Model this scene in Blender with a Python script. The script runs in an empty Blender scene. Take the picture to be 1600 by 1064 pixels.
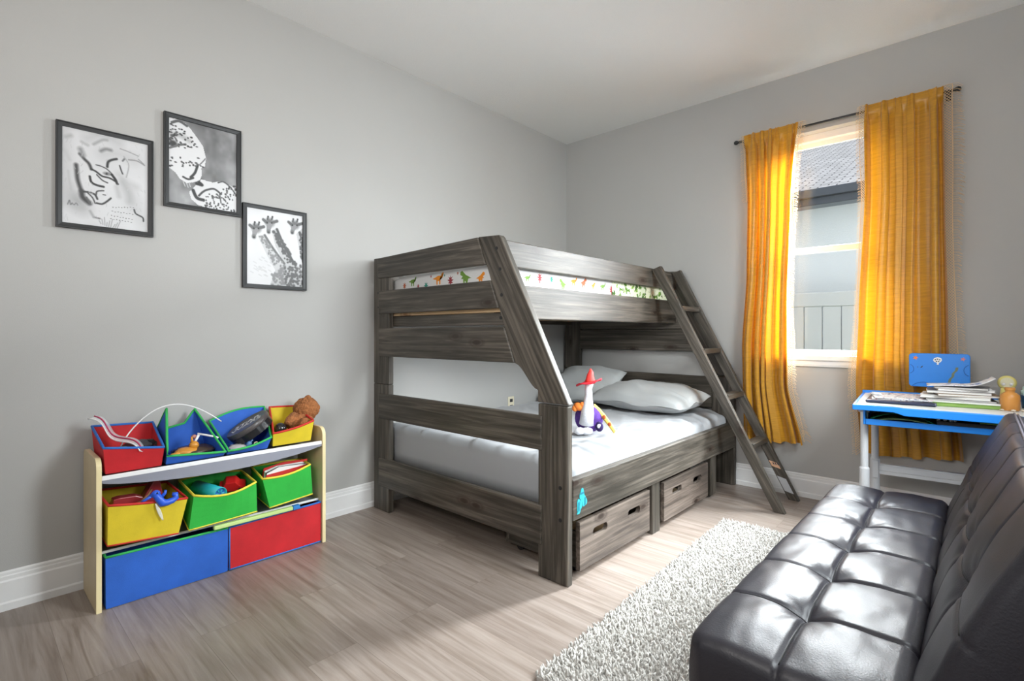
import bpy, math, random
import numpy as np
from mathutils import Vector, Matrix, Euler, noise as mnoise

SC = bpy.context.scene
COL = SC.collection
PI = math.pi
random.seed(7)

# ------------------------------------------------------------------ camera
cam_d = bpy.data.cameras.new('camera')
cam = bpy.data.objects.new('camera', cam_d)
COL.objects.link(cam)
cam.location = (2.845, -3.840, 1.093)
cam.rotation_euler = (PI/2, 0, math.radians(42.6))
cam_d.sensor_fit = 'HORIZONTAL'
cam_d.sensor_width = 36.0
cam_d.lens = 18.0
cam_d.shift_y = -12/1600
cam_d.clip_start = 0.02
cam_d.clip_end = 100
SC.camera = cam

# ------------------------------------------------------------------ colour management and light
SC.view_settings.view_transform = 'Standard'
SC.view_settings.look = 'None'
SC.view_settings.gamma = 1.0
SC.view_settings.use_curve_mapping = False
SC.view_settings.exposure = 0.06

world = bpy.data.worlds.new('overcast_sky')
SC.world = world
world.use_nodes = True
wn = world.node_tree.nodes
wn['Background'].inputs[0].default_value = (0.93, 0.96, 1.0, 1)
wn['Background'].inputs[1].default_value = 1.05


def area(name, loc, target, sx, sy, power, color, spread=180):
    l = bpy.data.lights.new(name, 'AREA')
    l.shape = 'RECTANGLE'
    l.size, l.size_y = sx, sy
    l.energy = power
    l.color = color
    l.spread = math.radians(spread)
    o = bpy.data.objects.new(name, l)
    COL.objects.link(o)
    o.location = loc
    d = Vector(target) - Vector(loc)
    o.rotation_euler = d.to_track_quat('-Z', 'Y').to_euler()
    return o


# daylight of the open sky above the neighbour's roof, outside the window
area('sky_daylight', (3.0, 2.2, 4.1), (1.8, -0.9, 0.9), 4.4, 2.4, 430, (0.90, 0.95, 1.0), 105)
# daylight from the side yard to the right of the window
area('side_yard_daylight', (3.1, 1.0, 1.9), (1.6, -0.6, 1.3), 1.0, 1.8, 80, (0.93, 0.96, 1.0), 110)
# daylight streaming through the gap between the curtains
area('window_daylight', (2.15, 0.38, 1.82), (2.15-.35, .38-.72, 1.82-.60), 0.46, 1.25, 76, (0.93, 0.97, 1.0), 84)
# added side fill through an assumed window in the right wall, out of view
area('right_side_fill', (3.75, -1.75, 2.0), (1.5, -1.5, 0.3), 1.0, 1.3, 95, (0.93, 0.97, 1.0), 120)
# added fill lamp, bounced off the ceiling from the door side behind the camera
area('ceiling_bounce', (2.3, -4.3, 1.7), (1.9, -2.6, 2.84), 0.8, 0.8, 42, (1.0, 0.97, 0.94))


# ------------------------------------------------------------------ helpers
ORG = {}


def link(o):
    COL.objects.link(o)
    return o


class MB:
    """collects vertices and faces of one mesh"""
    def __init__(self):
        self.v, self.f, self.m, self.g, self.s = [], [], [], {}, []
        self.mi = 0
        self.sm = False

    def add(self, vs, fs, grain=None):
        o = len(self.v)
        self.v.extend([Vector(p) for p in vs])
        for f in fs:
            self.f.append([i + o for i in f])
            self.m.append(self.mi)
            self.s.append(self.sm)
        if grain is not None:
            for i, g in enumerate(grain):
                self.g[o + i] = g
        return o

    def box(self, x0, x1, y0, y1, z0, z1):
        P = [(x, y, z) for x in (x0, x1) for y in (y0, y1) for z in (z0, z1)]
        F = [(0, 1, 3, 2), (4, 6, 7, 5), (0, 4, 5, 1), (2, 3, 7, 6), (0, 2, 6, 4), (1, 5, 7, 3)]
        ext = [x1-x0, y1-y0, z1-z0]
        order = sorted(range(3), key=lambda k: -ext[k])
        off = Vector((random.uniform(0, 40), random.uniform(0, 40), random.uniform(0, 40)))
        G = [Vector((p[order[0]], p[order[1]], p[order[2]])) + off for p in P]
        self.add(P, F, G)
        return self

    def bar(self, p0, p1, w, t, up=(0, 0, 1)):
        """rectangular bar from p0 to p1, w along side direction, t along 'up'"""
        p0, p1 = Vector(p0), Vector(p1)
        d = (p1-p0).normalized()
        s = d.cross(Vector(up)).normalized()
        u = s.cross(d).normalized()
        P, G = [], []
        L = (p1-p0).length
        off = Vector((random.uniform(0, 40), random.uniform(0, 40), random.uniform(0, 40)))
        for q, l in ((p0, 0), (p1, L)):
            for a, b in ((-1, -1), (1, -1), (1, 1), (-1, 1)):
                P.append(q + s*(a*w/2) + u*(b*t/2))
                G.append(Vector((l, a*w/2, b*t/2)) + off)
        self.add(P, [(3, 2, 1, 0), (4, 5, 6, 7), (0, 1, 5, 4), (1, 2, 6, 5), (2, 3, 7, 6), (3, 0, 4, 7)], G)
        return self

    def prism(self, poly, axis, a0, a1, long=None):
        """extrude a 2D polygon along an axis; poly in the two other axes (in xyz order)"""
        n = len(poly)
        def mk(p, a):
            if axis == 'x': return (a, p[0], p[1])
            if axis == 'y': return (p[0], a, p[1])
            return (p[0], p[1], a)
        P = [mk(p, a0) for p in poly] + [mk(p, a1) for p in poly]
        F = [tuple(range(n))[::-1], tuple(range(n, 2*n))]
        for i in range(n):
            j = (i+1) % n
            F.append((i, j, n+j, n+i))
        G = None
        off = Vector((random.uniform(0, 40), random.uniform(0, 40), random.uniform(0, 40)))
        if long is not None:
            ld = Vector((long[0], long[1])).normalized()
            G = []
            for k, a in ((0, a0), (1, a1)):
                for p in poly:
                    q = Vector((p[0], p[1]))
                    G.append(Vector((q.dot(ld), q.x*-ld.y + q.y*ld.x, a)) + off)
        self.add(P, F, G)
        return self

    def tube(self, pts, r, n=8, closed=False, cap=True):
        pts = [Vector(p) for p in pts]
        m = len(pts)
        rs = r if isinstance(r, (list, tuple)) else [r]*m
        P, F = [], []
        prev = None
        for i, p in enumerate(pts):
            if closed:
                d = pts[(i+1) % m] - pts[i-1]
            else:
                d = pts[min(i+1, m-1)] - pts[max(i-1, 0)]
            if d.length < 1e-9: d = Vector((0, 0, 1))
            d.normalize()
            if prev is None:
                a = Vector((0, 0, 1)) if abs(d.z) < .9 else Vector((1, 0, 0))
                s = d.cross(a).normalized()
            else:
                s = (prev - d*prev.dot(d))
                if s.length < 1e-6: s = d.cross(Vector((0, 0, 1)))
                s.normalize()
            prev = s
            t = d.cross(s)
            for k in range(n):
                an = 2*PI*k/n
                P.append(p + (s*math.cos(an) + t*math.sin(an))*rs[i])
        for i in range(m if closed else m-1):
            j = (i+1) % m
            for k in range(n):
                l = (k+1) % n
                F.append((i*n+k, i*n+l, j*n+l, j*n+k))
        if cap and not closed:
            F.append(tuple(range(n))[::-1])
            F.append(tuple(range((m-1)*n, m*n)))
        self.add(P, F)
        return self

    def lathe(self, c, prof, n=24, axis=(0, 0, 1), xdir=None):
        """prof: list of (radius, height)"""
        c = Vector(c); ax = Vector(axis).normalized()
        a = Vector(xdir) if xdir else (Vector((1, 0, 0)) if abs(ax.x) < .9 else Vector((0, 1, 0)))
        s = (a - ax*a.dot(ax)).normalized(); t = ax.cross(s)
        P, F = [], []
        m = len(prof)
        for r, h in prof:
            for k in range(n):
                an = 2*PI*k/n
                P.append(c + ax*h + (s*math.cos(an)+t*math.sin(an))*max(r, 1e-5))
        for i in range(m-1):
            for k in range(n):
                l = (k+1) % n
                F.append((i*n+k, i*n+l, (i+1)*n+l, (i+1)*n+k))
        F.append(tuple(range(n))[::-1])
        F.append(tuple(range((m-1)*n, m*n)))
        self.add(P, F)
        return self

    def ball(self, c, rx, ry=None, rz=None, nu=20, nv=12, rot=None, fn=None):
        ry = ry or rx; rz = rz or rx
        c = Vector(c); R = Euler(rot).to_matrix() if rot else Matrix.Identity(3)
        P, F = [], []
        P.append(Vector((0, 0, -1)))
        for j in range(1, nv):
            b = -PI/2 + PI*j/nv
            for i in range(nu):
                a = 2*PI*i/nu
                P.append(Vector((math.cos(b)*math.cos(a), math.cos(b)*math.sin(a), math.sin(b))))
        P.append(Vector((0, 0, 1)))
        for i in range(nu):
            F.append((0, 1+(i+1) % nu, 1+i))
        for j in range(nv-2):
            for i in range(nu):
                a = 1+j*nu+i; b_ = 1+j*nu+(i+1) % nu
                F.append((a, b_, b_+nu, a+nu))
        l = len(P)-1
        for i in range(nu):
            F.append((l, 1+(nv-2)*nu+i, 1+(nv-2)*nu+(i+1) % nu))
        Q = []
        for p in P:
            k = fn(p) if fn else 1
            Q.append(c + R @ Vector((p.x*rx*k, p.y*ry*k, p.z*rz*k)))
        self.add(Q, F)
        return self

    def grid(self, nu, nv, fn, closed_u=False):
        P = []
        for j in range(nv+1):
            for i in range(nu + (0 if closed_u else 1)):
                P.append(fn(i/nu, j/nv))
        w = nu + (0 if closed_u else 1)
        F = []
        for j in range(nv):
            for i in range(nu):
                k = (i+1) % w
                F.append((j*w+i, j*w+k, (j+1)*w+k, (j+1)*w+i))
        self.add(P, F)
        return self

    def cushion(self, x0, x1, y0, y1, z0, r, top, nx, ny, fr=None, na=4, bulge=0.0):
        """upholstered block: top(x,y) gives the top height; rounded shoulders of radius r"""
        xs = [x0+r + (x1-x0-2*r)*i/nx for i in range(nx+1)]
        ys = [y0+r + (y1-y0-2*r)*j/ny for j in range(ny+1)]
        P = []
        idx = {}
        for j, y in enumerate(ys):
            for i, x in enumerate(xs):
                idx[i, j] = len(P); P.append((x, y, top(x, y)))
        F = [(idx[i, j], idx[i+1, j], idx[i+1, j+1], idx[i, j+1]) for j in range(ny) for i in range(nx)]
        loop = [(i, 0) for i in range(nx)] + [(nx, j) for j in range(ny)] + [(i, ny) for i in range(nx, 0, -1)] + [(0, j) for j in range(ny, 0, -1)]
        nl = len(loop)
        prev = [idx[k] for k in loop]
        nrm = []
        for i, j in loop:
            n = Vector(((i == nx)-(i == 0), (j == ny)-(j == 0), 0)).normalized()
            nrm.append(n)
        def ring(out, zf):
            nonlocal prev
            cur = []
            for q, k in enumerate(loop):
                p = P[idx[k]]
                cur.append(len(P))
                P.append((p[0]+nrm[q].x*out(q), p[1]+nrm[q].y*out(q), zf(p[2], q)))
            for q in range(nl):
                w = (q+1) % nl
                F.append((prev[q], cur[q], cur[w], prev[w]))
            prev = cur
        for a in range(1, na+1):
            an = PI/2*a/na
            ring(lambda q: r*math.sin(an), lambda z, q: z - r*(1-math.cos(an)))
        for k in (0.33, 0.66):
            ring(lambda q: r + bulge, lambda z, q: (z-r)*(1-k) + z0*k)
        ring(lambda q: r, lambda z, q: z0)
        F.append(tuple(prev)[::-1])
        if fr is not None:
            P = [fr(Vector(p)) for p in P]
        self.add(P, F)
        return self


def build(name, mb, mats, parent=None, local=False, smooth=False, bevel=0, solid=0, sub=0, label=None, world_org=None):
    me = bpy.data.meshes.new(name)
    off = Vector((0, 0, 0))
    if parent is not None:
        if not local:
            off = ORG[parent.name]
    elif not local:
        if world_org is not None:
            off = Vector(world_org)
        else:
            xs = [p.x for p in mb.v]; ys = [p.y for p in mb.v]; zs = [p.z for p in mb.v]
            off = Vector(((min(xs)+max(xs))/2, (min(ys)+max(ys))/2, min(zs)))
    me.from_pydata([tuple(p-off) for p in mb.v], [], mb.f)
    if not isinstance(mats, (list, tuple)): mats = [mats]
    for m in mats: me.materials.append(m)
    me.polygons.foreach_set('material_index', mb.m)
    me.polygons.foreach_set('use_smooth', [bool(s or smooth) for s in mb.s])
    if mb.g:
        at = me.attributes.new('grain', 'FLOAT_VECTOR', 'POINT')
        arr = np.zeros((len(mb.v), 3), 'f')
        for i, g in mb.g.items(): arr[i] = g
        at.data.foreach_set('vector', arr.ravel())
    me.update()
    o = link(bpy.data.objects.new(name, me))
    if parent is not None:
        o.parent = parent
        if not local: ORG[o.name] = off
        else: ORG[o.name] = Vector((0, 0, 0))
    else:
        if not local: o.location = off
        ORG[o.name] = off
    if solid:
        m = o.modifiers.new('thickness', 'SOLIDIFY'); m.thickness = solid; m.offset = 0
    if bevel:
        m = o.modifiers.new('soft_edges', 'BEVEL'); m.width = bevel; m.segments = 2; m.limit_method = 'ANGLE'; m.angle_limit = math.radians(35)
        m.harden_normals = False
    if sub:
        m = o.modifiers.new('subdivision', 'SUBSURF'); m.levels = sub; m.render_levels = sub
    if label: o['label'] = label
    return o


def tag(o, label, cat, group=None, kind=None):
    o['label'] = label; o['category'] = cat
    if group: o['group'] = group
    if kind: o['kind'] = kind
    return o


def thing(name, label, cat, loc, rz=0, group=None):
    o = link(bpy.data.objects.new(name, None))
    o.empty_display_size = 0.05
    o.location = loc
    o.rotation_euler = (0, 0, rz)
    ORG[o.name] = Vector(loc)
    return tag(o, label, cat, group)


def struct(o):
    o['kind'] = 'structure'
    return o


# ------------------------------------------------------------------ materials
MATS = {}


def mat(name, color=(.5, .5, .5), rough=.5, metal=0, spec=.5, bump=None, var=None, trans=0, sheen=0, alpha=None, coat=0):
    """principled material; bump=(scale,strength[,stretch]) noise bump; var=(scale,amount) brightness mottling"""
    if name in MATS: return MATS[name]
    m = bpy.data.materials.new(name); m.use_nodes = True
    nt = m.node_tree; b = nt.nodes['Principled BSDF']
    b.inputs['Base Color'].default_value = (*color, 1)
    b.inputs['Roughness'].default_value = rough
    b.inputs['Metallic'].default_value = metal
    b.inputs['Specular IOR Level'].default_value = spec
    b.inputs['Coat Weight'].default_value = coat
    if sheen: b.inputs['Sheen Weight'].default_value = sheen
    tc = nt.nodes.new('ShaderNodeTexCoord')
    if var:
        n = nt.nodes.new('ShaderNodeTexNoise'); n.inputs['Scale'].default_value = var[0]; n.inputs['Detail'].default_value = 4
        nt.links.new(tc.outputs['Object'], n.inputs['Vector'])
        r = nt.nodes.new('ShaderNodeMapRange'); r.inputs['From Min'].default_value = .25; r.inputs['From Max'].default_value = .75
        r.inputs['To Min'].default_value = 1-var[1]; r.inputs['To Max'].default_value = 1+var[1]
        nt.links.new(n.outputs['Fac'], r.inputs['Value'])
        x = nt.nodes.new('ShaderNodeMix'); x.data_type = 'RGBA'; x.blend_type = 'MULTIPLY'; x.inputs['Factor'].default_value = 1
        x.inputs['A'].default_value = (*color, 1)
        nt.links.new(r.outputs['Result'], x.inputs['B'])
        nt.links.new(x.outputs['Result'], b.inputs['Base Color'])
    if bump:
        n = nt.nodes.new('ShaderNodeTexNoise'); n.inputs['Scale'].default_value = bump[0]; n.inputs['Detail'].default_value = 3
        if len(bump) > 2:
            mp = nt.nodes.new('ShaderNodeMapping'); mp.inputs['Scale'].default_value = bump[2]
            nt.links.new(tc.outputs['Object'], mp.inputs['Vector']); nt.links.new(mp.outputs['Vector'], n.inputs['Vector'])
        else:
            nt.links.new(tc.outputs['Object'], n.inputs['Vector'])
        bp = nt.nodes.new('ShaderNodeBump'); bp.inputs['Strength'].default_value = bump[1]; bp.inputs['Distance'].default_value = .01
        nt.links.new(n.outputs['Fac'], bp.inputs['Height']); nt.links.new(bp.outputs['Normal'], b.inputs['Normal'])
    if trans:
        t = nt.nodes.new('ShaderNodeBsdfTranslucent'); t.inputs['Color'].default_value = (*color, 1)
        mx = nt.nodes.new('ShaderNodeMixShader'); mx.inputs[0].default_value = trans
        out = nt.nodes['Material Output']
        nt.links.new(b.outputs[0], mx.inputs[1]); nt.links.new(t.outputs[0], mx.inputs[2]); nt.links.new(mx.outputs[0], out.inputs[0])
    if alpha is not None:
        b.inputs['Alpha'].default_value = alpha
    MATS[name] = m
    return m


def ramp(nt, stops, interp='LINEAR'):
    r = nt.nodes.new('ShaderNodeValToRGB'); e = r.color_ramp
    e.interpolation = interp
    while len(e.elements) < len(stops): e.elements.new(0.5)
    for k, (p, c) in enumerate(stops):
        e.elements[k].position = p; e.elements[k].color = (*c, 1)
    return r


def wood_mat(name, dark, mid, light, knot=(.022, .011, .006), rough=.5, knots=True, grain=42):
    m = bpy.data.materials.new(name); m.use_nodes = True
    nt = m.node_tree; b = nt.nodes['Principled BSDF']; L = nt.links.new
    at = nt.nodes.new('ShaderNodeAttribute'); at.attribute_name = 'grain'
    mp = nt.nodes.new('ShaderNodeMapping'); mp.inputs['Scale'].default_value = (1.6, grain, grain)
    L(at.outputs['Vector'], mp.inputs['Vector'])
    n = nt.nodes.new('ShaderNodeTexNoise'); n.inputs['Scale'].default_value = 1.3; n.inputs['Detail'].default_value = 6; n.inputs['Roughness'].default_value = .62; n.inputs['Distortion'].default_value = .6
    L(mp.outputs[0], n.inputs['Vector'])
    mp2 = nt.nodes.new('ShaderNodeMapping'); mp2.inputs['Scale'].default_value = (1.3, 5, 5)
    L(at.outputs['Vector'], mp2.inputs['Vector'])
    n2 = nt.nodes.new('ShaderNodeTexNoise'); n2.inputs['Scale'].default_value = 1.1; n2.inputs['Detail'].default_value = 3
    L(mp2.outputs[0], n2.inputs['Vector'])
    mx = nt.nodes.new('ShaderNodeMix'); mx.data_type = 'FLOAT'; mx.inputs['Factor'].default_value = .38
    L(n.outputs['Fac'], mx.inputs['A']); L(n2.outputs['Fac'], mx.inputs['B'])
    r = ramp(nt, [(.39, dark), (.5, mid), (.62, light)])
    L(mx.outputs['Result'], r.inputs['Fac'])
    col = r.outputs['Color']
    if knots:
        mp3 = nt.nodes.new('ShaderNodeMapping'); mp3.inputs['Scale'].default_value = (1.9, 4.4, 4.4)
        L(at.outputs['Vector'], mp3.inputs['Vector'])
        v = nt.nodes.new('ShaderNodeTexVoronoi'); v.voronoi_dimensions = '2D'; v.inputs['Scale'].default_value = 1.0; v.inputs['Randomness'].default_value = 1
        L(mp3.outputs[0], v.inputs['Vector'])
        kr = ramp(nt, [(.035, (1, 1, 1)), (.060, (.55, .55, .55)), (.072, (.25, .25, .25)), (.085, (.6, .6, .6)), (.13, (0, 0, 0))])
        L(v.outputs['Distance'], kr.inputs['Fac'])
        kx = nt.nodes.new('ShaderNodeMix'); kx.data_type = 'RGBA'; kx.inputs['B'].default_value = (*knot, 1)
        L(kr.outputs['Color'], kx.inputs['Factor']); L(col, kx.inputs['A'])
        col = kx.outputs['Result']
    L(col, b.inputs['Base Color'])
    b.inputs['Roughness'].default_value = rough
    b.inputs['Specular IOR Level'].default_value = .6
    bp = nt.nodes.new('ShaderNodeBump'); bp.inputs['Strength'].default_value = .25; bp.inputs['Distance'].default_value = .004
    L(n.outputs['Fac'], bp.inputs['Height']); L(bp.outputs[0], b.inputs['Normal'])
    MATS[name] = m
    return m


def floor_mat():
    m = bpy.data.materials.new('plank_floor'); m.use_nodes = True
    nt = m.node_tree; b = nt.nodes['Principled BSDF']; L = nt.links.new
    g = nt.nodes.new('ShaderNodeNewGeometry')
    br = nt.nodes.new('ShaderNodeTexBrick')
    br.offset = .37; br.offset_frequency = 2
    br.inputs['Scale'].default_value = 1
    br.inputs['Brick Width'].default_value = 1.22; br.inputs['Row Height'].default_value = .18
    br.inputs['Mortar Size'].default_value = .0012; br.inputs['Mortar Smooth'].default_value = .3; br.inputs['Bias'].default_value = 0
    br.inputs['Color1'].default_value = (0, 0, 0, 1); br.inputs['Color2'].default_value = (1, 1, 1, 1); br.inputs['Mortar'].default_value = (.5, .5, .5, 1)
    L(g.outputs['Position'], br.inputs['Vector'])
    # grain stretched along x, shifted per plank
    sc = nt.nodes.new('ShaderNodeVectorMath'); sc.operation = 'SCALE'; sc.inputs['Scale'].default_value = 13
    L(br.outputs['Color'], sc.inputs[0])
    ad = nt.nodes.new('ShaderNodeVectorMath'); ad.operation = 'ADD'
    L(g.outputs['Position'], ad.inputs[0]); L(sc.outputs[0], ad.inputs[1])
    mp = nt.nodes.new('ShaderNodeMapping'); mp.inputs['Scale'].default_value = (1.5, 26, 26)
    L(ad.outputs[0], mp.inputs['Vector'])
    n = nt.nodes.new('ShaderNodeTexNoise'); n.inputs['Scale'].default_value = 1.4; n.inputs['Detail'].default_value = 7; n.inputs['Roughness'].default_value = .6; n.inputs['Distortion'].default_value = .7
    L(mp.outputs[0], n.inputs['Vector'])
    r = ramp(nt, [(.3, (.185, .145, .118)), (.48, (.265, .218, .188)), (.7, (.345, .296, .264))])
    L(n.outputs['Fac'], r.inputs['Fac'])
    tint = ramp(nt, [(0, (.90, .88, .87)), (.5, (1, .985, .97)), (1, (1.08, 1.07, 1.06))])
    L(br.outputs['Color'], tint.inputs['Fac'])
    x = nt.nodes.new('ShaderNodeMix'); x.data_type = 'RGBA'; x.blend_type = 'MULTIPLY'; x.inputs['Factor'].default_value = 1
    L(r.outputs['Color'], x.inputs['A']); L(tint.outputs['Color'], x.inputs['B'])
    y = nt.nodes.new('ShaderNodeMix'); y.data_type = 'RGBA'; y.inputs['B'].default_value = (.16, .125, .10, 1)
    mf = nt.nodes.new('ShaderNodeMath'); mf.operation = 'MULTIPLY'; mf.inputs[1].default_value = .7
    L(br.outputs['Fac'], mf.inputs[0]); L(mf.outputs[0], y.inputs['Factor']); L(x.outputs['Result'], y.inputs['A'])
    L(y.outputs['Result'], b.inputs['Base Color'])
    b.inputs['Roughness'].default_value = .38
    bp = nt.nodes.new('ShaderNodeBump'); bp.inputs['Strength'].default_value = .12; bp.inputs['Distance'].default_value = .003
    L(n.outputs['Fac'], bp.inputs['Height']); L(bp.outputs[0], b.inputs['Normal'])
    return m


def dino_mat(name, base, pal, scale, thresh):
    """cotton print: scattered irregular coloured motifs on a pale ground"""
    m = bpy.data.materials.new(name); m.use_nodes = True
    nt = m.node_tree; b = nt.nodes['Principled BSDF']; L = nt.links.new
    tc = nt.nodes.new('ShaderNodeTexCoord')
    n = nt.nodes.new('ShaderNodeTexNoise'); n.inputs['Scale'].default_value = 26; n.inputs['Detail'].default_value = 2
    L(tc.outputs['Object'], n.inputs['Vector'])
    sb = nt.nodes.new('ShaderNodeVectorMath'); sb.operation = 'MULTIPLY_ADD'
    sb.inputs[1].default_value = (.10, .10, .10)
    L(n.outputs['Color'], sb.inputs[0]); L(tc.outputs['Object'], sb.inputs[2])
    v = nt.nodes.new('ShaderNodeTexVoronoi'); v.inputs['Scale'].default_value = scale
    L(sb.outputs[0], v.inputs['Vector'])
    sep = nt.nodes.new('ShaderNodeSeparateColor'); L(v.outputs['Color'], sep.inputs[0])
    r = ramp(nt, [(k/len(pal), c) for k, c in enumerate(pal)], 'CONSTANT')
    L(sep.outputs[0], r.inputs['Fac'])
    th = nt.nodes.new('ShaderNodeMath'); th.operation = 'LESS_THAN'; th.inputs[1].default_value = thresh
    L(v.outputs['Distance'], th.inputs[0])
    x = nt.nodes.new('ShaderNodeMix'); x.data_type = 'RGBA'; x.inputs['A'].default_value = (*base, 1)
    L(th.outputs[0], x.inputs['Factor']); L(r.outputs['Color'], x.inputs['B'])
    L(x.outputs['Result'], b.inputs['Base Color']); b.inputs['Roughness'].default_value = .8
    MATS[name] = m
    return m


def glass_mat():
    m = bpy.data.materials.new('window_glass'); m.use_nodes = True
    nt = m.node_tree; nt.nodes.remove(nt.nodes['Principled BSDF']); L = nt.links.new
    t = nt.nodes.new('ShaderNodeBsdfTransparent'); t.inputs[0].default_value = (.96, .98, .98, 1)
    g = nt.nodes.new('ShaderNodeBsdfGlossy'); g.inputs['Roughness'].default_value = .02
    f = nt.nodes.new('ShaderNodeFresnel'); f.inputs[0].default_value = 1.35
    ge = nt.nodes.new('ShaderNodeNewGeometry')
    fm = nt.nodes.new('ShaderNodeMath'); fm.operation = 'SUBTRACT'; fm.use_clamp = True   # only the front face reflects
    L(f.outputs[0], fm.inputs[0]); L(ge.outputs['Backfacing'], fm.inputs[1])
    mx = nt.nodes.new('ShaderNodeMixShader')
    L(fm.outputs[0], mx.inputs[0]); L(t.outputs[0], mx.inputs[1]); L(g.outputs[0], mx.inputs[2])
    L(mx.outputs[0], nt.nodes['Material Output'].inputs[0])
    return m


def clear_mat(name, tint, opac):
    m = bpy.data.materials.new(name); m.use_nodes = True
    nt = m.node_tree; b = nt.nodes['Principled BSDF']; L = nt.links.new
    b.inputs['Base Color'].default_value = (*tint, 1); b.inputs['Roughness'].default_value = .25
    t = nt.nodes.new('ShaderNodeBsdfTransparent')
    mx = nt.nodes.new('ShaderNodeMixShader'); mx.inputs[0].default_value = opac
    L(t.outputs[0], mx.inputs[1]); L(b.outputs[0], mx.inputs[2])
    L(mx.outputs[0], nt.nodes['Material Output'].inputs[0])
    MATS[name] = m
    return m


def curtain_mat():
    m = bpy.data.materials.new('mustard_curtain_fabric'); m.use_nodes = True
    nt = m.node_tree; b = nt.nodes['Principled BSDF']; L = nt.links.new
    tc = nt.nodes.new('ShaderNodeTexCoord')
    n = nt.nodes.new('ShaderNodeTexNoise'); n.inputs['Scale'].default_value = 60; n.inputs['Detail'].default_value = 3
    mp = nt.nodes.new('ShaderNodeMapping'); mp.inputs['Scale'].default_value = (.25, .25, 3)
    L(tc.outputs['Object'], mp.inputs[0]); L(mp.outputs[0], n.inputs['Vector'])
    r = ramp(nt, [(.3, (.44, .20, .008)), (.7, (.60, .29, .014))])
    L(n.outputs['Fac'], r.inputs['Fac'])
    L(r.outputs['Color'], b.inputs['Base Color'])
    b.inputs['Roughness'].default_value = .36
    b.inputs['Sheen Weight'].default_value = .3
    t = nt.nodes.new('ShaderNodeBsdfTranslucent'); t.inputs['Color'].default_value = (.80, .31, .008, 1)
    mx = nt.nodes.new('ShaderNodeMixShader'); mx.inputs[0].default_value = .11
    L(b.outputs[0], mx.inputs[1]); L(t.outputs[0], mx.inputs[2])
    L(mx.outputs[0], nt.nodes['Material Output'].inputs[0])
    return m


def print_mat():
    m = bpy.data.materials.new('black_and_white_print'); m.use_nodes = True
    nt = m.node_tree; b = nt.nodes['Principled BSDF']
    a = nt.nodes.new('ShaderNodeAttribute'); a.attribute_name = 'ink'
    nt.links.new(a.outputs['Color'], b.inputs['Base Color'])
    b.inputs['Roughness'].default_value = .45
    return m


M_wall = mat('grey_wall_paint', (.43, .425, .412), .62, bump=(420, .10), var=(3, .015))
M_ceil = mat('white_ceiling_texture', (.80, .80, .79), .8, bump=(150, .25))
M_trim = mat('white_trim_paint', (.80, .80, .80), .35)
M_floor = floor_mat()
M_wood = wood_mat('dark_stained_pine', (.022, .018, .012), (.056, .047, .036), (.130, .110, .089))
M_drawer = wood_mat('pale_drawer_pine', (.045, .034, .027), (.115, .090, .073), (.21, .168, .140))  # drawer pine, paler and warmer than the bed frame
M_pine = wood_mat('raw_pine', (.45, .29, .15), (.58, .40, .22), (.68, .49, .30), knot=(.28, .13, .05), rough=.6)
M_maple = mat('pale_maple', (.66, .53, .33), .45, var=(9, .06))
M_maple_edge = mat('light_edge_band', (.78, .66, .38), .45)
M_black = mat('black_satin', (.012, .012, .013), .45)
M_blackgloss = mat('black_gloss', (.015, .015, .017), .2)
M_dark = mat('dark_grey_plastic', (.035, .035, .04), .5)
M_white = mat('white_plastic', (.82, .82, .82), .4)
M_paper = mat('paper', (.80, .79, .76), .8)
M_glass = glass_mat()
M_curtain = curtain_mat()
M_lace = mat('cream_lace', (.84, .64, .40), .8, trans=.3)
M_print = print_mat()
M_red = mat('red_fabric', (.52, .012, .018), .75, bump=(500, .15), var=(14, .12))
M_blue = mat('blue_fabric', (.018, .11, .50), .75, bump=(500, .15), var=(14, .10))
M_yellow = mat('yellow_fabric', (.66, .50, .018), .75, bump=(500, .15), var=(14, .10))
M_green = mat('green_fabric', (.022, .40, .045), .75, bump=(500, .15), var=(14, .10))
M_tred = mat('red_trim', (.55, .02, .015), .7)
M_tblue = mat('blue_trim', (.02, .14, .50), .7)
M_tgreen = mat('green_trim', (.03, .42, .09), .7)
M_tyellow = mat('yellow_trim', (.74, .62, .05), .7)
# ------------------------------------------------------------------ room shell
H = 2.84
RX = 3.36          # right wall
YB = -4.75         # open door side behind the camera
WX0, WX1, WZ0, WZ1 = 1.70, 2.56, 0.945, 2.43   # window opening

mb = MB(); mb.box(-.12, RX+.12, YB, .16, -.12, 0)
struct(build('floor', mb, M_floor))
mb = MB(); mb.box(-.12, RX+.12, YB, .16, H, H+.12)
struct(build('ceiling', mb, M_ceil))
mb = MB(); mb.box(-.12, 0, YB, .16, 0, H)
struct(build('wall_left', mb, M_wall))
mb = MB()
SY0, SY1 = -2.25, -1.25      # added window in the right wall, opened for the side fill
mb.box(RX, RX+.12, YB, SY0, 0, H); mb.box(RX, RX+.12, SY1, .16, 0, H)
mb.box(RX, RX+.12, SY0, SY1, 0, WZ0-.075); mb.box(RX, RX+.12, SY0, SY1, WZ1, H)
struct(build('wall_right', mb, M_wall))
mb = MB()
mb.box(0, WX0, 0, .16, 0, H); mb.box(WX1, RX, 0, .16, 0, H)
mb.box(WX0, WX1, 0, .16, 0, WZ0-.075); mb.box(WX0, WX1, 0, .16, WZ1, H)
struct(build('wall_back', mb, M_wall))

mb = MB()
mb.box(0, 1.9, YB-.12, YB, 0, H); mb.box(2.9, RX, YB-.12, YB, 0, H); mb.box(1.9, 2.9, YB-.12, YB, 2.05, H)
struct(build('wall_front', mb, M_wall))

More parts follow.
